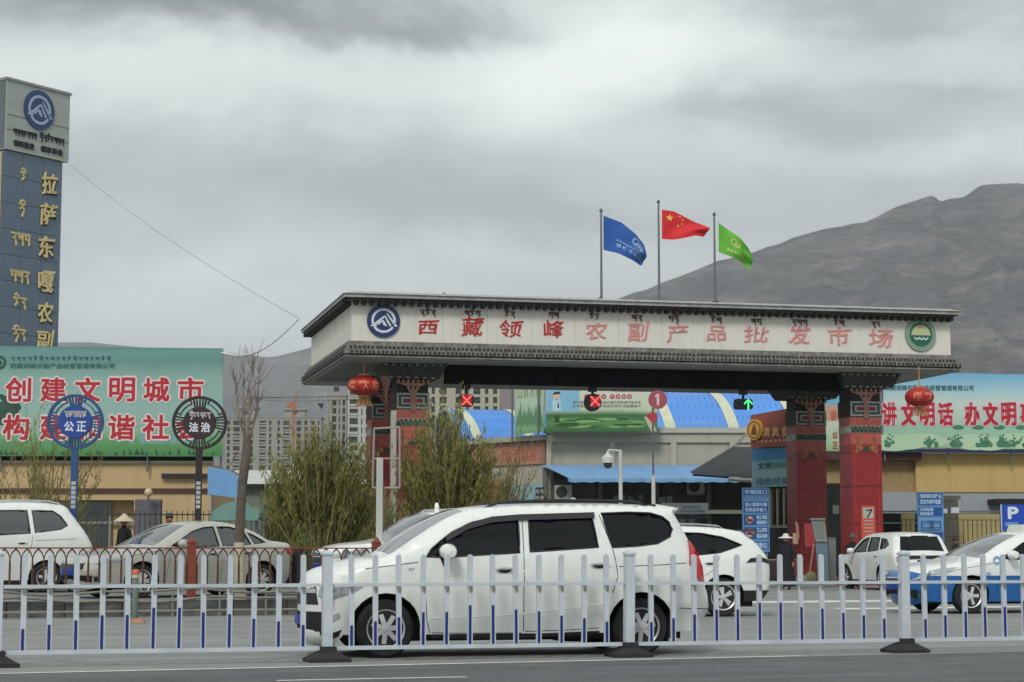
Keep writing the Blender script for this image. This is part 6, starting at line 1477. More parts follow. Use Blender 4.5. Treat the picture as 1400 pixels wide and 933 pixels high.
# ---- brown railing along the raised kerb
br = mat('railing_brown', srgb(124, 56, 40), .55, var=.2, vscale=6, dirt=.2); br2 = mat('railing_darkbrown', srgb(84, 52, 40), .6, var=.2)
pale_r = mat('rail_pale_grey', srgb(126, 124, 116), .6, var=.2, vscale=5, dirt=.3)
e = thing('ornamental_railing', 'brown iron railing with pointed arch tops along the kerb', 'railing', KF.o, KF.a)
us = KF.U(262, .3); SPR = 3.52; ZT = 1.22
pm1 = MB(); pm1.box(-.07, .07, -.07, .07, LOTZ, 1.30); pm1.box(-.085, .085, -.085, .085, 1.30, 1.33); pm1.frust((-.06, .06, -.06, .06), 1.33, (-.015, .015, -.015, .015), 1.42); pmm = pm1.mesh('post', br)
bal = MB().box(-.017, .017, -.017, .017, 0, 1).mesh('baluster', br2)
def arc_pts(x0, x1, z0, h, n=8): return [(x0 + (x1 - x0) * k / n, 0, z0 + h * math.sin(math.pi * k / n) ** .8) for k in range(n + 1)]
NB = 18; am = MB(); w_ = SPR / NB
am.tube([(-w_ * 1.0, 0, 0), (-w_ * .93, 0, .10), (-w_ * .6, 0, .20), (0, 0, .275)], .019, 5); am.tube([(w_ * 1.0, 0, 0), (w_ * .93, 0, .10), (w_ * .6, 0, .20), (0, 0, .275)], .019, 5); amm = am.mesh('arch', br2)
for i in range(-4, 4):
    u = us + i * SPR
    if u > 9: break
    link('post', pmm, e, (u, .3, 0))
    if u > 9 - SPR: 
        continue
    link('top_rail', MB().box(0, SPR - .14, -.022, .022, ZT - .025, ZT).mesh('top_rail', br), e, (u + .07, .3, 0))
    link('low_rail', MB().box(0, SPR - .14, -.018, .018, .50, .53).mesh('low_rail', br2), e, (u + .07, .3, 0))
    for k in range(NB):
        x = u + w_ * (k + .5); link('baluster', bal, e, (x, .3, .53), None, (1, 1, ZT - .30 - .53))
        if k < NB - 1: link('arch', amm, e, (x + w_ * .5, .3, ZT - .30), None, (.55, 1, 1))
# low pale guard rails in front of the kerb
e2 = thing('guard_rail', 'low pale grey pipe guard rail with short uprights in front of the kerb', 'guard rail', KF.o, KF.a)
for row, z in enumerate((.10, .30, .44, .54)):
    m = MB(); pts = []
    for k in range(121):
        u = -12 + k * .175; 
        if u > 8.6: break
        pts.append((u, -.32, z + (.035 * math.sin(u * 1.5 + row * 1.7) + .018 * math.sin(u * 3.7 + row)) * (1 if row else 0)))
    m.tube(pts, .026, 6); m.build('rail', pale_r, e2, smooth=60)
up = MB().tube([(0, -.32, 0), (0, -.32, .50)], .018, 6).mesh('upright', pale_r)
for k in range(24): link('upright', up, e2, (-11.6 + k * .85, 0, 0))

# ---- bollard with orange top, on the road in front
P0 = ground(184, 852); b = thing('bollard', 'grey traffic post with orange and white top standing on the road before the railing', 'bollard', P0, .1)
MB().lathe([(.055, .06), (.055, .70), (.04, .72)], n=14).build('tube', mat('post_greygreen', srgb(92, 104, 98), .6), b, smooth=40)
MB().lathe([(.062, .72), (.062, .77), (.050, .78)], n=14).build('white_band', mat('band_white', srgb(186, 178, 164), .5), b, smooth=40); MB().lathe([(.064, .782), (.064, .83), (.04, .86)], n=14).build('orange_cap', mat('cap_orange', srgb(190, 92, 52), .5), b, smooth=40)
MB().frust((-.17, .17, -.15, .15), .003, (-.12, .12, -.10, .10), .075).build('base_plate', mat('base_terracotta', srgb(150, 112, 84), .7, var=.2), b)

# ---- round openwork signs
def round_sign(px, py, rpx, Y, word, tib_, col, colp, label, strip):
    F = Fr(px, Y, R(2)); c = F.hit(px, py); s = Y / 2700; r = rpx * s
    e = F.thing('round_sign', label, 'sign', 0, 0, LOTZ); zc = c[1] - LOTZ
    m = MB(); m.disc(0, zc, r, -.05, .05, 56, rin=r * .90, rz=.98); m.disc(0, zc, r * .60, -.05, .05, 40, rz=.98)
    for a in (90, 180, 0, 270):
        for d in (-.27, -.14, 0, .14, .27):
            t = R(a) + d; m.stroke([(r * .56 * math.cos(t), zc + r * .56 * math.sin(t)), (r * .93 * math.cos(t), zc + r * .93 * math.sin(t))], .030 * (1.4 if abs(d) > .2 else 1), -.045, .045)
    for a in (45, 135, 225, 315):
        for d in (-.38, .38): t = R(a) + d; m.stroke([(r * .75 * math.cos(t), zc + r * .75 * math.sin(t)), (r * .93 * math.cos(t), zc + r * .93 * math.sin(t))], .034, -.042, .042)
        m.disc(0, zc, r * .785, -.04, .04, 56, rin=r * .745, a0=R(a) - .40, a1=R(a) + .40, rz=.98)
    m.build('openwork_disc', colp, e)
    f = MB().disc(0, zc, r * .585, -.058, -.0505, 36, rz=.98).build('sign_face', col, e)
    q = MB(); put_text(q, word[0], -r * .38, -r * .03, zc - r * .35, zc + r * .02, -.060, bold=.04); put_text(q, word[1], r * .05, r * .40, zc - r * .35, zc + r * .02, -.060, bold=.04); q.build('sign_characters', whitep, e)
    q = MB(); put_tib(q, tib_, -r * .36, r * .40, zc + r * .12, zc + r * .40, -.060, .035, th=.004); q.build('small_characters', mat('sign_pale_print', srgb(186, 180, 186), .6), e)
    MB().box(-.075, .075, -.045, .045, 0, zc - r * .96).build('pole', colp, e)
    for k in range(6):
        z0 = F.Z(px, 690) - LOTZ - .05 + (0 if strip else 0) + k * .155; z0 = F.Z(px, 657 + k * 6.4 + 4) - LOTZ
        MB().box(-.05, .05, -.052, -.0455, z0 - .04, z0 + .04).build('white_plate', mat('plate_white', srgb(170, 172, 170), .6, var=.1), e)
    return e
sb1 = mat('sign_blue', srgb(22, 62, 138), .5, var=.05); sb2 = mat('sign_blue_frame', srgb(30, 70, 118), .5, var=.08); sn1 = mat('sign_maroon', srgb(44, 22, 30), .5); sn2 = mat('sign_black_brown', srgb(32, 24, 24), .5, var=.1)
round_sign(99, 577, 38.5, 45, '公正', [0, 3, 6, 1, 3, 0, 1, 2], sb1, sb2, 'round openwork blue sign on a blue pole with two white characters', True)
round_sign(270, 578.5, 37.5, 46.5, '法治', [5, 6, 6, 3, 6, 0], sn1, sn2, 'round openwork dark brown sign on a brown pole with two white characters', True)

# ---- white post and empty sign frame near the left column
F = Fr(518.5, 38.4, 0); e = F.thing('sign_post', 'pale square post with a thin empty rectangular frame beside the left column', 'post', 0, 0, LOTZ)
wp_ = mat('post_offwhite', srgb(170, 176, 170), .6, var=.1, dirt=.35)
zt4 = F.Z(518, 626) - LOTZ; MB().box(-.062, .062, -.05, .05, 0, zt4).build('post', wp_, e)
q = [F.hit(x, y) for x, y in ((511, 586), (546, 584), (546, 667), (509, 667))]; q = [(a, -0 + b - LOTZ) for a, b in q]; fmt = mat('frame_tube_pink', srgb(150, 138, 134), .55)
for a, b2_ in ((0, 1), (1, 2), (2, 3), (3, 0)): MB().tube([(q[a][0], .08, q[a][1]), (q[b2_][0], .08, q[b2_][1])], .022, 6).build('frame_tube', fmt, e)
z = F.Z(518, 627) - LOTZ; MB().tube([(q[3][0], .08, z), (q[1][0], .08, z)], .018, 6).build('cross_bar', fmt, e)
# column corner duct right of the frame (pale)
# ---- lamp pole with dome camera, pole with number disc
F = Fr(849, 58, 0); e = F.thing('camera_pole', 'slim white pole with dome camera on a short arm behind the minivan roof', 'pole'); wp2 = mat('pole_white', srgb(186, 190, 184), .5, var=.05)
zt5 = F.Z(849, 615); MB().tube([(0, 0, 0), (0, 0, zt5)], [.065, .055], 10).build('pole', wp2, e, smooth=40); a = F.hit(831, 616.5); MB().tube([(0, 0, a[1]), (a[0], 0, a[1] + .02)], .035, 6).build('arm', wp2, e)
MB().lathe([(.03, 0), (.05, -.08), (.19, -.20), (.20, -.36), (.10, -.37)], (a[0], 0, a[1]), 16).build('camera_housing', wp2, e, smooth=40); MB().lathe([(.13, -.37), (.12, -.46), (.05, -.52)], (a[0], 0, a[1]), 14).build('dome', mat('dome_dark', (.05, .05, .05), .2), e, smooth=True)
F = Fr(894, 59.5, 0); e = F.thing('number_sign', 'tall thin pole with a round red disc numbered 1 in front of the barrel roof', 'sign')
c = F.hit(899, 547); MB().tube([(0, 0, 0), (0, 0, F.Z(894, 650))], .06, 8).build('pole', wp2, e, smooth=40); MB().tube([(0, 0, F.Z(894, 650)), (0, 0, c[1] - .25)], .032, 8).build('upper_pole', steel_d, e, smooth=40)
d = MB().disc(c[0], c[1], .285, -.12, -.05, 32).build('number_disc', mat('disc_red', srgb(150, 72, 84), .5, var=.06), e); q = MB().box(c[0] - .035, c[0] + .04, -.126, -.121, c[1] - .17, c[1] + .17).prism([(c[0] - .035, c[1] + .17), (c[0] - .035, c[1] + .10), (c[0] - .09, c[1] + .06), (c[0] - .09, c[1] + .11)], -.126, -.121); q.build('number', mat('disc_pink', srgb(214, 180, 182), .5), d)
a = F.hit(893, 571); MB().prism([F.hit(886, 566), F.hit(893, 563.5), F.hit(899, 568), F.hit(898, 577), F.hit(891, 578)], -.04, .02).build('pennant', mat('pennant_red', srgb(170, 46, 60), .6), e)

# ---- blue information boards
def info_board(pts, Y, ang, label, rows, posts=True):
    F = Fr(pts[0][0], Y, ang); e = F.thing('information_board', label, 'sign'); q = [F.hit(*p) for p in pts]; x0, x1 = q[0][0], q[1][0]; z1, z0 = q[0][1], q[2][1]
    MB().box(x0, x1, -.04, .04, z0, z1).build('board', mat('board_lightblue', srgb(92, 142, 188), .5, var=.05), e)
    for r_ in rows: r_(F, e, x0, x1)
    for x in (x0 + .08, x1 - .08): MB().tube([(x, .05, 0), (x, .05, z1 - .1)], .035, 6).build('leg', steel, e)
    return F, e
bd = mat('board_darkblue', srgb(28, 78, 146), .5, var=.05); bwh = mat('board_print', srgb(176, 204, 226), .5)
def panel(py0, py1, lines=(), circ=None, mt=bd, px=None):
    def f(F, e, x0, x1):
        xa = x0 + .04; xb = x1 - .04
        if px: xa, xb = F.U(px[0], -.04, py0), F.U(px[1], -.04, py0)
        z1, z0 = F.Z((pts_c), py0, -.04), F.Z(pts_c, py1, -.04); p = MB().box(xa, xb, -.052, -.0405, z0, z1).build('panel', mt, e)
        H = z1 - z0
        for s, a, b, c, d in lines:
            q = MB(); put_text(q, s, xa + (xb - xa) * a, xa + (xb - xa) * b, z0 + H * c, z0 + H * d, -.055, bold=.03); q.build('lettering', bwh, p)
        if circ: 
            cx, cz = xa + (xb - xa) * circ, (z0 + z1) / 2; q = MB(); q.disc(cx, cz, H * .40, -.060, -.053, 24, 0); q.disc(cx, cz, H * .40, -.066, -.061, 24, 1, rin=H * .32); q.stroke([(cx - H * .2, cz + H * .2), (cx + H * .2, cz - H * .2)], .05, -.066, -.061, 1); q.stroke([(cx - H * .15, cz - .02), (cx + H * .18, cz - .02)], .10, -.0605, -.0602, 2)
            q.build('prohibition_symbol', [mat('sym_pale', srgb(196, 196, 190), .5), mat('sym_red', srgb(150, 60, 60), .5), trim_k], p)
    return f
pts_c = 1032
info_board([(1014.5, 667), (1051, 667), (1051, 755)], 69, R(4), 'tall blue entrance board with prohibition symbols left of the right columns', [
    panel(668.5, 677, [('车辆进口', .04, .96, .12, .88)]), panel(678.5, 680.5, [('Vehicle Entrance', .03, .97, .1, .9)]), panel(686, 701, [('禁止超载车辆', .05, .95, .55, .92), ('危险品车驶入', .05, .95, .08, .45)]),
    panel(704, 718, [('禁止鸣笛', .52, .96, .55, .95), ('减速慢行', .52, .96, .05, .45)], .24), panel(721, 737, [('禁止停车', .52, .96, .55, .95), ('服从指挥', .52, .96, .05, .45)], .24), panel(741, 751, [('出入请登记', .05, .95, .1, .9)])])
pts_c = 1270
info_board([(1253.5, 673), (1289, 673), (1289, 756)], 70, R(3), 'blue information board with white lines and a small map right of the gate', [
    panel(674, 691, [('西藏领峰农副产品', .04, .96, .56, .92), ('批发市场平面图', .06, .94, .08, .48)]), panel(694, 706, [('文明经营', .04, .62, .55, .95), ('诚信服务', .04, .62, .08, .48)]), 
    panel(709, 725, [], mt=mat('board_map', srgb(112, 158, 202), .5)), panel(728, 746, [])])
F = Fr(1270, 69.9, R(3)); 
q = MB()
for a, b_ in (((1260, 713), (1286, 713)), ((1260, 722), (1286, 722)), ((1260, 713), (1260, 722)), ((1286, 713), (1286, 722)), ((1271, 712), (1277, 722)), ((1277, 712), (1271, 722))): q.stroke([F.hit(*a), F.hit(*b_)], .035, -.012, .0)
mp_ = q.build('map_lines', bd); mp_.location = F.o; mp_.rotation_euler = (0, 0, F.a)
par = [o for o in bpy.data.objects if o.name.startswith('information_board')][-1]; bpy.context.view_layer.update(); mp_.parent = par; mp_.matrix_parent_inverse = par.matrix_world.inverted()
# parking sign
F = Fr(1386, 64, R(3)); e = F.thing('parking_sign', 'blue parking sign with white letter P at the right edge', 'sign'); q = [F.hit(*p) for p in ((1369, 690), (1420, 690), (1420, 726), (1371, 726))]
MB().box(q[0][0], q[1][0], -.04, .04, q[2][1], q[0][1]).build('sign_plate', mat('parking_blue', srgb(20, 66, 170), .45), e); MB().box(q[0][0] - .05, q[0][0] - .002, -.05, .05, q[2][1], q[0][1]).build('edge_trim', chrome, e)
a, b_ = F.hit(1378, 710, -.05), F.hit(1392.5, 693, -.05); t = MB(); put_text(t, 'P', a[0], b_[0], a[1], b_[1], -.043, bold=.06); t.build('letter', whitep, e)
a, b_ = F.hit(1374, 720, -.05), F.hit(1392, 714, -.05); t = MB(); t.box(a[0], b_[0], -.048, -.0405, a[1], b_[1]); t.build('plate_strip', mat('board_lightblue', 0), e)
for x in (q[0][0] + .2, q[1][0] - .2): MB().tube([(x, .06, 0), (x, .06, q[2][1] + .3)], .04, 6).build('leg', steel, e)

# ---- perimeter fence right: stone pillar and dark bars over cream posts
F = Fr(1300, 78, R(3)); e = F.thing('perimeter_fence', 'dark fence of thick cream bars between stone pillar and parking sign', 'fence'); crm = mat('bar_cream', srgb(160, 146, 100), .7, var=.12)
z1, z0 = F.Z(1300, 701), F.Z(1300, 756)
for (pa, pb, st_) in ((1234, 1254, 6.2), (1312, 1372, 6.35)):
    bm_ = MB().box(-.075, .075, -.06, .06, .05, z1 - .30).mesh('bar', crm); cp_ = MB().box(-.09, .09, -.075, .075, z1 - .28, z1 - .05).mesh('bar_head', crm); px = pa + 2
    while px < pb: u = F.U(px); link('bar', bm_, e, (u, 0, 0)); link('bar_head', cp_, e, (u, 0, 0)); px += st_
MB().box(F.U(1205), F.U(1480), -.05, .05, z1, z1 + .07).build('top_rail', steel_d, e); MB().box(F.U(1205), F.U(1480), -.045, .045, z1 - .44, z1 - .38).build('mid_rail', steel_d, e)
MB().box(F.U(1205), F.U(1480), .5, .6, 0, z1 - .02).build('shade_backing', mat('hedge_shadow', (.012, .014, .012), .9), e)  # near-black sheet paints in the shade behind the bars
F = Fr(1302, 76, R(3)); e = F.thing('stone_pillar', 'grey stone gate pillar with white notices beside the blue board', 'pillar'); stn = mat('stone_grey', srgb(98, 94, 84), .85, var=.2, vscale=4, bump=.4)
a, b_ = F.U(1291), F.U(1311.5); zt6 = F.Z(1301, 683); n = 0; z = 0
while z < zt6 - .1:
    MB().box(a, b_, -.0 - .02 * (n % 2), .6, z, min(z + .34, zt6)).build('stone', stn, e); z += .345; n += 1
MB().box(a - .08, b_ + .08, -.08, .68, zt6 + .002, zt6 + .14).build('cap_stone', stn, e)
for (pa, pb, y0, y1) in ((1301, 1312, 694, 702), (1290, 1296, 696, 702)): x0 = F.U(pa); x1 = F.U(pb); MB().box(x0, x1, -.06, -.03, F.Z(1300, y1), F.Z(1300, y0)).build('notice', whitep, e)
# dark service block between the right columns
F = Fr(1142, 76, R(3)); e = F.thing('guard_booth', 'dark green booth seen in the gap between the two right columns', 'booth'); MB().box(F.U(1120), F.U(1152), 0, 2, 0, F.Z(1140, 661)).build('wall', mat('booth_green', srgb(58, 66, 58), .7, var=.15), e); MB().box(F.U(1139), F.U(1147.5), -.06, -.002, F.Z(1140, 703), F.Z(1140, 691)).build('notice', mat('notice_grey', srgb(160, 162, 150), .6), e)

# ---- grey ticket machine and clutter at the column foot
F = Fr(1122, 63.5, R(-6)); e = F.thing('ticket_kiosk', 'grey metal barrier kiosk leaning beside the right columns', 'kiosk'); km = mat('kiosk_grey', srgb(122, 130, 126), .5, .2, var=.1, dirt=.2)
def quad(F, pts, v0, v1, nm, mt, e): return MB().prism([F.hit(*p) for p in pts], v0, v1).build(nm, mt, e)
quad(F, [(1109, 711), (1127, 711), (1130.5, 741), (1115, 741)], -.2, .3, 'head_box', km, e); quad(F, [(1106.5, 709), (1128, 709), (1128, 711), (1107.5, 711)], -.26, .36, 'hood', km, e); quad(F, [(1115, 742), (1130.5, 742), (1133, 800), (1118.5, 800)], -.15, .25, 'pedestal', mat('kiosk_blue_grey', srgb(92, 112, 128), .5, var=.1), e)
quad(F, [(1112, 715), (1125, 715), (1127, 736), (1117, 736)], -.215, -.202, 'screen', mat('screen_grey', srgb(108, 116, 112), .3), e)
def box_thing(px, py0, py1, wpx, Y, name, label, cat, mt, dep=.5, group=None, lid=None):
    F = Fr(px, Y, R(random.uniform(-12, 12))); z0 = max(0, F.Z(px, py1)); z1 = F.Z(px, py0); w = wpx * Y / 2700 / 2; e = F.thing(name, label, cat, 0, 0, 0, group)
    MB().frust((-w * .92, w * .92, 0, dep), z0, (-w, w, -.02, dep + .02), z1 - .03).build('shell', mt, e); MB().box(-w * 1.04, w * 1.04, -.04, dep + .04, z1 - .028, z1).build('rim', lid or mt, e); return e
mred = mat('crate_maroon', srgb(96, 34, 44), .6, var=.2)
box_thing(1087, 765, 793, 22, 62.5, 'stall_box', 'dark red box at the foot of the right rear column', 'box', mred, lid=mat('lid_pink', srgb(150, 90, 90), .6))
box_thing(1054, 765, 792, 26, 63.5, 'stall_box', 'dark box with pale lid beside the tall blue entrance board', 'box', mat('crate_dark', srgb(44, 28, 30), .6, var=.2), lid=mat('lid_grey', srgb(140, 138, 136), .6))
box_thing(1138, 735, 797, 10, 65, 'control_cabinet', 'narrow grey cabinet between the right columns', 'cabinet', mat('cabinet_grey', srgb(110, 112, 110), .6))
m_r = mat('bag_red', srgb(170, 60, 66), .7, var=.15)
def sack(px, py, rx, rz, Y, label, mt, grp):
    F = Fr(px, Y, 0); c = F.hit(px, py); s = Y / 2700; e = MB(); n = 12; vs = []
    for i in range(9):
        t = -math.pi / 2 + math.pi * i / 8
        for k in range(n):
            a = 2 * math.pi * k / n; r = rx * s * math.cos(t) ** .7 * (1 + .12 * math.sin(3 * a + i)) if 0 < i < 8 else .02; vs.append((r * math.cos(a), r * .8 * math.sin(a), c[1] + rz * s * math.sin(t) * (1 + .08 * math.sin(2 * a))))
    e.add(vs, [(i * n + k, i * n + (k + 1) % n, (i + 1) * n + (k + 1) % n, (i + 1) * n + k) for i in range(8) for k in range(n)] + [tuple(range(n))[::-1], tuple(range(8 * n, 9 * n))])
    o = e.build('sack', mt, smooth=True); o.location = F.o; tag(o, label, 'sack', grp)
sack(1096, 793, 8, 6, 62, 'pale grey stuffed sack lying left of the ticket kiosk', mat('sack_grey', srgb(124, 124, 112), .8, var=.2), 'sacks at the column foot')
sack(1108, 790, 8, 8, 62.2, 'olive stuffed sack touching the foot of the ticket kiosk', mat('sack_olive', srgb(108, 108, 78), .8, var=.2), 'sacks at the column foot')
F = Fr(1100, 63.6, 0)
for pts, lab, mt in (([(1087, 712), (1091, 716), (1093, 735), (1090, 742)], 'pale worn paper notice on the right rear column', mat('notice_pale', srgb(170, 120, 100), .7)), ([(1084, 729), (1091, 729), (1091, 744), (1084, 744)], 'small pale square notice low on the right rear column', mat('notice_cream', srgb(180, 150, 130), .7)), ([(1099, 716), (1112, 716), (1114, 748), (1101, 748)], 'faded red plastic sheet hanging on the right rear column', m_r)):
    F2 = Fr(pts[0][0], 69.3, R(13.2)); q = [F2.hit(*p) for p in pts]; o = MB().prism(q, -.01, .012).build('notice_sheet', mt); o.location = F2.o; o.rotation_euler = (0, 0, F2.a); tag(o, lab, 'notice')
# stick leaning
F = Fr(1108, 62.8, 0); a, b_ = F.hit(1114, 744), F.hit(1105, 792); o = MB().tube([(a[0], .2, a[1]), (b_[0], -.1, max(.02, b_[1]))], .03, 5).build('wooden_stick', mat('stick_tan', srgb(150, 104, 80), .8)); o.location = F.o; tag(o, 'thin tan stick leaning on the ticket kiosk', 'stick')

# ---- stone sign pillar with globe lamp behind the left cars, dark iron fence
F = Fr(200, 66, R(2)); e = F.thing('stone_pillar', 'purple grey stone pillar block behind the silver sedan', 'pillar'); ps_ = mat('stone_purple', srgb(96, 92, 100), .8, var=.15, vscale=5, bump=.3); z = LOTZ; a, b_ = F.U(183), F.U(218); zt7 = F.Z(200, 683); k = 0
while z < zt7 - .05: MB().box(a + .01 * (k % 2), b_, 0, .5, z, min(z + .30, zt7)).build('stone', ps_, e); z += .305; k += 1
F = Fr(201.5, 65.5, 0); e = F.thing('globe_lamp', 'cream globe lamp on a short post above the stone pillar', 'lamp'); c = F.hit(201.5, 673.5); MB().lathe([(.02, -.145), (.10, -.105), (.145, 0), (.10, .105), (.02, .145)], (0, 0, c[1]), 18).build('globe', mat('globe_cream', srgb(196, 178, 138), .4), e, smooth=True); MB().tube([(0, 0, LOTZ), (0, 0, c[1] - .14)], .035, 6).build('post', steel_d, e)
F = Fr(120, 60, R(4)); e = F.thing('iron_fence', 'dark green iron bar fence behind the parked cars', 'fence'); ig = mat('iron_green', srgb(34, 44, 38), .6, var=.15); zt8 = F.Z(300, 703)
MB().box(F.U(95), F.U(520), -.02, .02, zt8 - .04, zt8).build('top_rail', ig, e); MB().box(F.U(95), F.U(520), -.02, .02, LOTZ + .15, LOTZ + .20).build('bottom_rail', ig, e); ib = MB().box(-.012, .012, -.012, .012, LOTZ, zt8 + .10).mesh('bar', ig)
u = F.U(95)
while u < F.U(520): link('bar', ib, e, (u, 0, 0)); u += .14 * 1.0 + .02
# ---- overhead cable from the gate roof past the left banner, up to the tower
cab = MB(); A = at(96, 226, 96); B = at(409, 436, 72); C_ = at(285, 476, 74)
pts = [A.lerp(B, k / 24) - Vector((0, 0, .35 * math.sin(math.pi * k / 24))) for k in range(25)]; cab.tube(pts, .010, 4)
o = cab.build('overhead_cable', mat('cable_grey', (.20, .20, .20), .7)); tag(o, 'thin sagging grey cable crossing the sky from the tower to the gate corner', 'cable')
cab = MB(); pts = [B.lerp(C_, k / 20) - Vector((0, 0, .75 * math.sin(math.pi * k / 20))) for k in range(21)]; cab.tube(pts, .035, 4)
o = cab.build('overhead_cable', mat('cable_pale', (.62, .63, .62), .6)); tag(o, 'thicker pale cable drooping from the gate corner to the left banner', 'cable')
for k, (y0, dy) in enumerate(((545.5, 1), (541, 4))):
    A = at(325, y0, 90); B = at(500, y0 - dy * .3, 84); cab = MB(); cab.tube([A.lerp(B, t / 12) - Vector((0, 0, .1 * math.sin(math.pi * t / 12))) for t in range(13)], .016, 4); o = cab.build('overhead_cable', mat('cable_grey', 0)); tag(o, ['lower of two level wires above the apartment blocks', 'upper of two level wires above the apartment blocks'][k], 'cable')

# =================================================================== PEOPLE
skin = mat('skin', srgb(160, 112, 88), .6)
def skin_mesh(name, verts, edges, mt, sub=2, root=0):
    me = bpy.data.meshes.new(name); me.from_pydata([v[:3] for v in verts], edges, []); o = bpy.data.objects.new(name, me); COL.objects.link(o)
    sk = o.modifiers.new('s', 'SKIN'); sk.use_smooth_shade = True
    for i, v in enumerate(verts):
        r = v[3]; me.skin_vertices[0].data[i].radius = (r, r if len(v) < 5 else v[4]); me.skin_vertices[0].data[i].use_root = (i == root)
    su = o.modifiers.new('u', 'SUBSURF'); su.levels = sub
    dg = bpy.context.evaluated_depsgraph_get(); m2 = bpy.data.meshes.new_from_object(o.evaluated_get(dg)); bpy.data.objects.remove(o); m2.materials.clear()
    m2.materials.append(mt); return m2
def person(loc, rz, label, coat, legs, hat=None, robe=False, H=1.66, arms='down', hair=(.015, .012, .010), group=None):
    e = thing('person', label, 'person', loc, rz, group); k = H / 1.7; S = lambda *a: tuple(x * k for x in a)
    # facing -y
    V = [S(0, 0, .95, .13, .10), S(0, 0, 1.12, .14, .10), S(0, .01, 1.32, .165, .11), S(0, .01, 1.42, .11, .08), S(0, 0, 1.49, .05, .05), S(0, -.01, 1.56, .055, .065)]; E = [(0, 1), (1, 2), (2, 3), (3, 4), (4, 5)]
    for s in (-1, 1):
        b = len(V); V += [S(s * .10, 0, .88, .088), S(s * .11, -.02 if s > 0 else .03, .50, .060), S(s * .11, .03 if s > 0 else .06, .10, .040), S(s * .12, -.08 if s > 0 else -.04, .035, .038), S(s * .12, -.15 if s > 0 else -.11, .03, .028)]; E += [(0, b), (b, b + 1), (b + 1, b + 2), (b + 2, b + 3), (b + 3, b + 4)]
        b = len(V)
        el = S(s * .26, .03, 1.12, .045); wr_ = S(s * .27, -.07, .88, .030)
        if arms == 'fold': el = S(s * .25, -.04, 1.12, .045); wr_ = S(s * .08, -.20, 1.10, .030)
        V += [S(s * .185, .01, 1.39, .060), el, wr_]; E += [(3, b), (b, b + 1), (b + 1, b + 2)]
    body = skin_mesh('body', V, E, coat, 2); link('body', body, e)
    # hands with fingers
    for s in (-1, 1):
        w = wr_ if s > 0 else (-wr_[0], *wr_[1:]); HV = [(w[0], w[1], w[2], .026), (w[0], w[1] - .005, w[2] - .05 * k, .030, .018), (w[0], w[1] - .01, w[2] - .09 * k, .030, .016)]; HE = [(0, 1), (1, 2)]
        for f in range(4):
            b = len(HV); y0 = w[1] - .035 + .022 * f; L_ = (.030, .036, .034, .026)[f]; HV += [(w[0], y0, w[2] - .11 * k, .0095), (w[0] - s * .006, y0 - .002, w[2] - (.11 + L_) * k, .0085), (w[0] - s * .016, y0 - .004, w[2] - (.11 + L_ * 1.8) * k, .007)]; HE += [(2, b), (b, b + 1), (b + 1, b + 2)]
        b = len(HV); HV += [(w[0] - s * .01, w[1] - .045, w[2] - .07 * k, .010), (w[0] - s * .018, w[1] - .060, w[2] - .10 * k, .008)]; HE += [(1, b), (b, b + 1)]
        link('hand', skin_mesh('hand', HV, HE, skin, 1), e)
    # head
    m = MB(); n = 16; vs = []; R_ = 12
    for i in range(R_ + 1):
        t = -math.pi / 2 + math.pi * i / R_; rr = max(.004, math.cos(t)); zz = math.sin(t); jaw = 1 - .22 * max(0, -zz)
        for q in range(n):
            a = 2 * math.pi * q / n; x = .076 * rr * jaw * math.cos(a); y = .095 * rr * jaw * math.sin(a) * (1 if math.sin(a) > 0 else .95)
            if math.sin(a) < -.9 and -.35 < zz < .1: y -= .022 * (1 - abs(zz + .15) / .3)      # nose
            if math.sin(a) < -.7 and .05 < zz < .35: y += .008                                  # eye sockets
            if math.sin(a) < -.85 and -.62 < zz < -.45: y -= .006                               # lips
            vs.append((x * k, y * k, (1.60 + .115 * zz) * k))
    m.add(vs, [(i * n + q, i * n + (q + 1) % n, (i + 1) * n + (q + 1) % n, (i + 1) * n + q) for i in range(R_) for q in range(n)]); 
    for s in (-1, 1): m.lathe([(.003, -.028), (.016, -.01), (.016, .015), (.004, .028)], (s * .078 * k, .008 * k, 1.60 * k), 6)
    hd = m.build('head', skin, e, smooth=True)
    ey = MB()
    for s in (-1, 1): ey.disc(s * .028 * k, 1.625 * k, .009 * k, -.093 * k, -.085 * k, 8)
    ey.build('eyes', mat('eye_dark', (.02, .015, .012), .3), hd)
    if hat:
        kind, mt = hat
        prof = {'brim': [(.19, 1.655), (.185, 1.67), (.095, 1.675), (.088, 1.76), (.06, 1.79), (.005, 1.795)], 'cone': [(.27, 1.63), (.25, 1.65), (.12, 1.74), (.03, 1.82), (.005, 1.83)], 'sun': [(.24, 1.64), (.23, 1.66), (.10, 1.70), (.09, 1.77), (.005, 1.80)]}[kind]
        MB().lathe([(a * k, b * k) for a, b in prof], (0, 0, 0), 20).build('hat', mt, e, smooth=40)
    else:
        m = MB(); m.lathe([(.088, 1.60), (.090, 1.64), (.084, 1.69), (.05, 1.73), (.005, 1.74)], (0, .010, 0), 16); m.v = [(x * k, (y * 1.12 + (.012 if y > 0 else .0)) * k, z * k) for x, y, z in m.v]; m.build('hair', mat('hair_black', hair, .6), e, smooth=True)
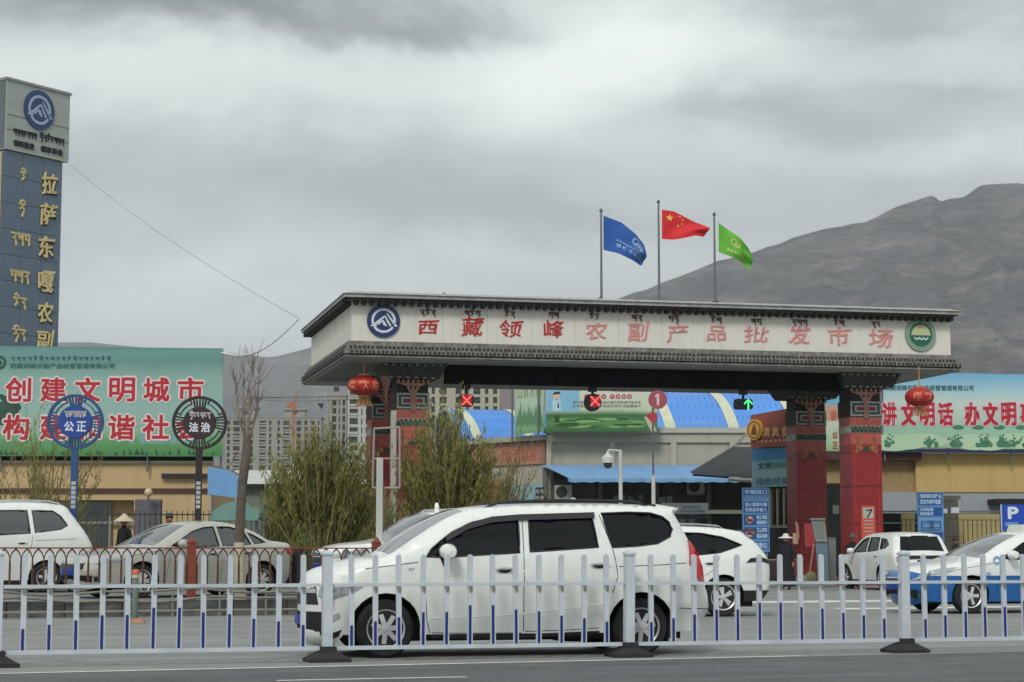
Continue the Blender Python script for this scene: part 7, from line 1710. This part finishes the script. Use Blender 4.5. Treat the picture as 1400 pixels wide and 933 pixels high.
    if robe:
        m = MB(); n = 22; vs = []; ring = [(.30, .26, .10), (.27, .23, .45), (.23, .19, .85), (.20, .16, 1.05), (.215, .15, 1.30), (.13, .10, 1.45)]
        for (a_, b_, z_) in ring:
            for q in range(n): t = 2 * math.pi * q / n; f = 1 + .06 * math.sin(5 * t) * (1 - z_ / 1.5); vs.append((a_ * math.cos(t) * f * k, b_ * math.sin(t) * f * k, z_ * k))
        m.add(vs, [(i * n + q, i * n + (q + 1) % n, (i + 1) * n + (q + 1) % n, (i + 1) * n + q) for i in range(5) for q in range(n)]); m.build('robe', coat, e, smooth=True)
    else:
        tr = MB()
        for s in (-1, 1): tr = MB().tube([S(s * .10, .005, .92)[:3], S(s * .11, 0 if s > 0 else .03, .5)[:3], S(s * .11, .035 if s > 0 else .06, .09)[:3]], [.105 * k, .082 * k, .070 * k], 12); tr.build('trouser_leg', legs, e, smooth=60)
    return e
blk_c = mat('cloth_black', srgb(22, 22, 28), .9, var=.2, vscale=6); navy_c = mat('cloth_navy', srgb(30, 34, 52), .9, var=.2); straw = mat('straw_hat', srgb(190, 178, 148), .8, var=.1); gryh = mat('hat_grey', srgb(86, 84, 82), .8)
def stand(px, Y, z=0): p = at(px, 754, Y); return (p.x, p.y, z)
person(stand(1166, 63.8), R(20), 'person in a long black robe and grey brimmed hat standing by the gate column', blk_c, blk_c, ('brim', gryh), True, 1.64)
person(stand(1074.5, 60), R(-30), 'person in dark clothes and a white sun hat near the blue entrance board', blk_c, blk_c, ('sun', mat('hat_white', srgb(205, 208, 200), .8)), True, 1.60)
person(stand(1307, 66), R(60), 'person with black hair in dark clothes beside the stone pillar', blk_c, blk_c, None, True, 1.58, 'fold')
person(stand(169, 50, LOTZ), R(-40), 'person in a conical straw hat standing behind the silver sedan', blk_c, blk_c, ('cone', straw), False, 1.72)
person(stand(231, 52, LOTZ), R(30), 'person with dark hair and dark jacket behind the silver sedan roof', navy_c, blk_c, None, False, 1.86)
box_thing(397, 750, 800, 20, 41, 'dark_stand_in', 'black box standing in for an unclear dark shape left of the green plant', 'bin', mat('stand_in_black', (.012, .012, .014), .6))  # plain dark box stands in for unclear dark clothing behind the railing

# =================================================================== TREES AND SHRUBS
bark = mat('bark_grey', srgb(92, 82, 74), .9, var=.3, vscale=6, bump=.5); lime = mat('limewash', srgb(176, 172, 150), .85, var=.15, vscale=5); twigm = mat('twig_tan', srgb(126, 116, 74), .9, var=.3)
def leafmat(name, c1, c2):
    m = mat(name, c1, .75, var=.001, vscale=1.3, col2=c2); t = m.node_tree; b = t.nodes['Principled BSDF']; L = t.links.new
    tr = t.nodes.new('ShaderNodeBsdfTranslucent'); L(b.inputs['Base Color'].links[0].from_socket, tr.inputs['Color']); mx = t.nodes.new('ShaderNodeMixShader'); mx.inputs[0].default_value = .45
    L(b.outputs[0], mx.inputs[1]); L(tr.outputs[0], mx.inputs[2]); L(mx.outputs[0], t.nodes['Material Output'].inputs['Surface']); return m
lf_g = leafmat('leaf_olive', (.15, .175, .032), (.34, .345, .09)); lf_d = leafmat('leaf_dark', (.06, .075, .016), (.14, .16, .04)); lf_y = leafmat('leaf_yellow', (.12, .10, .035), (.26, .22, .09)); lf_w = leafmat('leaf_pale', (.16, .16, .10), (.30, .29, .20))
def shrub(px, Y, x0, x1, ytop, label, seed, mats_, nst=46, nleaf=9000, lean=0.0, ybase=None, z=LOTZ, inner=None, leaf=.05, name='willow_shrub', cat='shrub', core=.55):
    """broom-like shrub: many upright stems fanning from one base, thin twigs, small leaves set along them."""
    rnd = random.Random(seed); F = Fr(px, Y, 0, z); e = F.thing(name, label, cat); ua, ub = F.U(x0), F.U(x1); H = F.Z(px, ytop) - 0 - z * 0
    H = F.Z(px, ytop); st = MB(); tips = []
    for i in range(nst):
        f = (i + .5) / nst; tx = ua + (ub - ua) * rnd.random(); q = abs((tx - (ua + ub) / 2) / ((ub - ua) / 2)); h = H * (1 - .30 * q ** 2.5) * rnd.choice([rnd.uniform(.45, .85), rnd.uniform(.7, 1.04)]); ty = rnd.gauss(0, (ub - ua) * .20)
        bx = tx * .12 + rnd.gauss(0, .08); by = ty * .12; pts = []
        for k in range(6):
            t = k / 5; w = t ** 1.15; pts.append(Vector((bx + (tx - bx) * w + lean * t + rnd.gauss(0, .03) * k / 3, by + (ty - by) * w, h * t)))
        st.tube(pts, [.035 - .028 * k / 5 for k in range(6)], 4); tips.append(pts)
        for j in range(8):
            t = rnd.uniform(.2, .98); k = int(t * 5); a = pts[k].lerp(pts[min(5, k + 1)], t * 5 - k); d = Vector((rnd.gauss((tx - bx) * .30, .22), rnd.gauss(0, .22), rnd.uniform(.5, 1.0))).normalized() * rnd.uniform(.3, .95); b = a + d; st.tube([a, a.lerp(b, .5) + Vector((rnd.gauss(0, .03), 0, 0)), b], [.010, .007, .003], 3); tips.append([a, a.lerp(b, .5), b])
    o = st.build('trunk', twigm, e)
    lv = MB(); L0 = len(mats_)
    per = max(1, nleaf // len(tips))
    for pts in tips:
        mi = rnd.choices(range(L0), [m_[1] for m_ in mats_])[0]
        for j in range(per):
            t = rnd.uniform(.05, 1.0) * (len(pts) - 1); k = min(len(pts) - 2, int(t)); c = pts[k].lerp(pts[k + 1], t - k) + Vector((rnd.gauss(0, .05), rnd.gauss(0, .05), rnd.gauss(0, .05)))
            if c.z < .1: continue
            s = leaf * rnd.uniform(.5, 1.3); d1 = Vector((rnd.gauss(.1, .35), rnd.gauss(0, .35), rnd.gauss(1.0, .35))).normalized() * s; d2 = Vector((rnd.gauss(0, 1), rnd.gauss(0, 1), rnd.gauss(0, .6))).normalized() * s * .24
            m_ = mi if rnd.random() < .75 else rnd.randrange(L0); lv.add([c - d1, c + d2, c + d1, c - d2], [(0, 1, 2, 3)], m_)
    me = bpy.data.meshes.new('crown'); me.from_pydata(lv.v, [], lv.f)
    for m_ in mats_: me.materials.append(m_[0])
    me.polygons.foreach_set('material_index', lv.m); me.update(); link('crown', me, e); return e
shrub(440, 47, 368, 512, 592, 'large olive green willow shrub left of the pale square post', 11, [(lf_g, 5), (lf_d, 3), (lf_y, 1.2)], 120, 25000, leaf=.075)
shrub(612, 47, 548, 676, 568, 'large olive green willow shrub in front of the left gate column', 12, [(lf_g, 5), (lf_d, 3), (lf_y, 1.2)], 120, 25000, leaf=.075)
shrub(676, 50, 640, 738, 610, 'sparse pale leaved shrub leaning right beside the hall flank', 13, [(lf_w, 3), (lf_y, 2), (lf_g, 1)], 34, 5200, lean=.25, leaf=.06)
shrub(505, 52, 470, 545, 640, 'sparse pale leaved shrub between the two big willow shrubs', 14, [(lf_w, 3), (lf_g, 2)], 30, 5000, leaf=.06)
shrub(52, 47, -20, 135, 566, 'thin yellow leaved sapling in front of the left banner', 15, [(lf_y, 4), (lf_g, 1)], 30, 5000, leaf=.05, name='yellow_sapling', cat='sapling')
shrub(425, 43, 412, 442, 752, 'small bright green potted plant behind the railing left of the minivan', 16, [(leafmat('leaf_bright', (.03, .10, .02), (.10, .22, .06)), 1)], 16, 900, leaf=.06, name='green_plant', cat='plant')
shrub(378, 49, 360, 400, 650, 'dark low shrub at the left foot of the big willow shrub', 17, [(lf_d, 3), (lf_g, 1)], 30, 4000, leaf=.06)
# dead pollarded tree
F = Fr(330, 37.2, 0, LOTZ); rnd = random.Random(5); e = F.thing('bare_tree', 'bare leafless tree with cut trunk and thin upright branches and limewashed base', 'tree')
tp_ = lambda px, py, v=0: Vector((F.hit(px, py, v)[0], v, F.hit(px, py, v)[1]))
MB().tube([Vector((.0, 0, 0)), tp_(327.5, 790), tp_(327, 742)], [.115, .10, .10], 14).build('limewashed_base', lime, e, smooth=60)
tr = MB(); tr.tube([tp_(327, 741.5), tp_(329, 700), tp_(331, 668), tp_(334, 640), tp_(338, 615), tp_(337, 590)], [.095, .09, .085, .09, .095, .05], 12); tr.build('trunk', bark, e, smooth=60)
br_ = MB()
def limb(p, r0): br_.tube([tp_(x, y, v) for x, y, v in p], [r0 * .62 * (1 - .85 * k / (len(p) - 1)) for k in range(len(p))], 6)
limb([(337, 612, 0), (330, 585, .1), (324, 550, .2), (320, 515, .2), (318, 488, .2)], .055); limb([(338, 605, 0), (340, 570, -.1), (341, 530, -.1), (345, 500, -.1), (347, 484, -.1)], .055); limb([(339, 610, 0), (346, 585, .2), (352, 555, .3), (354, 515, .3), (361, 488, .3)], .05)
limb([(334, 622, 0), (324, 618, .1), (318, 630, .2), (312, 640, .2)], .045); limb([(336, 600, 0), (334, 560, .3), (333, 520, .3), (336, 475, .3)], .035)
for k in range(90):
    a = rnd.choice([(324, 550, .2), (320, 515, .2), (341, 560, -.1), (341, 530, -.1), (345, 505, -.1), (352, 555, .3), (354, 515, .3), (330, 585, .1), (334, 560, .3), (333, 520, .3)]); dx, dy = rnd.gauss(0, 9), rnd.uniform(-38, -8)
    x, y = a[0] + rnd.gauss(0, 1.2), a[1] + rnd.uniform(-12, 12); v2 = a[2] + rnd.gauss(0, .3); br_.tube([tp_(x, y, a[2]), tp_(x + dx * .6, y + dy * .5, (a[2] + v2) / 2), tp_(x + dx, y + dy, v2)], [.010, .007, .003], 3)
br_.build('crown', mat('twig_grey', srgb(128, 118, 110), .9, var=.2), e)

# =================================================================== THE AIR
hz = bpy.data.materials.new('air_haze'); hz.use_nodes = True; t_ = hz.node_tree; t_.nodes.clear()
o_ = t_.nodes.new('ShaderNodeOutputMaterial'); pv = t_.nodes.new('ShaderNodeVolumePrincipled'); pv.inputs['Color'].default_value = (.86, .89, .93, 1); pv.inputs['Density'].default_value = .00012
t_.links.new(pv.outputs[0], o_.inputs['Volume'])
MB().box(-8100, 8100, -310, 9600, -1.6, 1100).build('haze', hz)['kind'] = 'stuff'
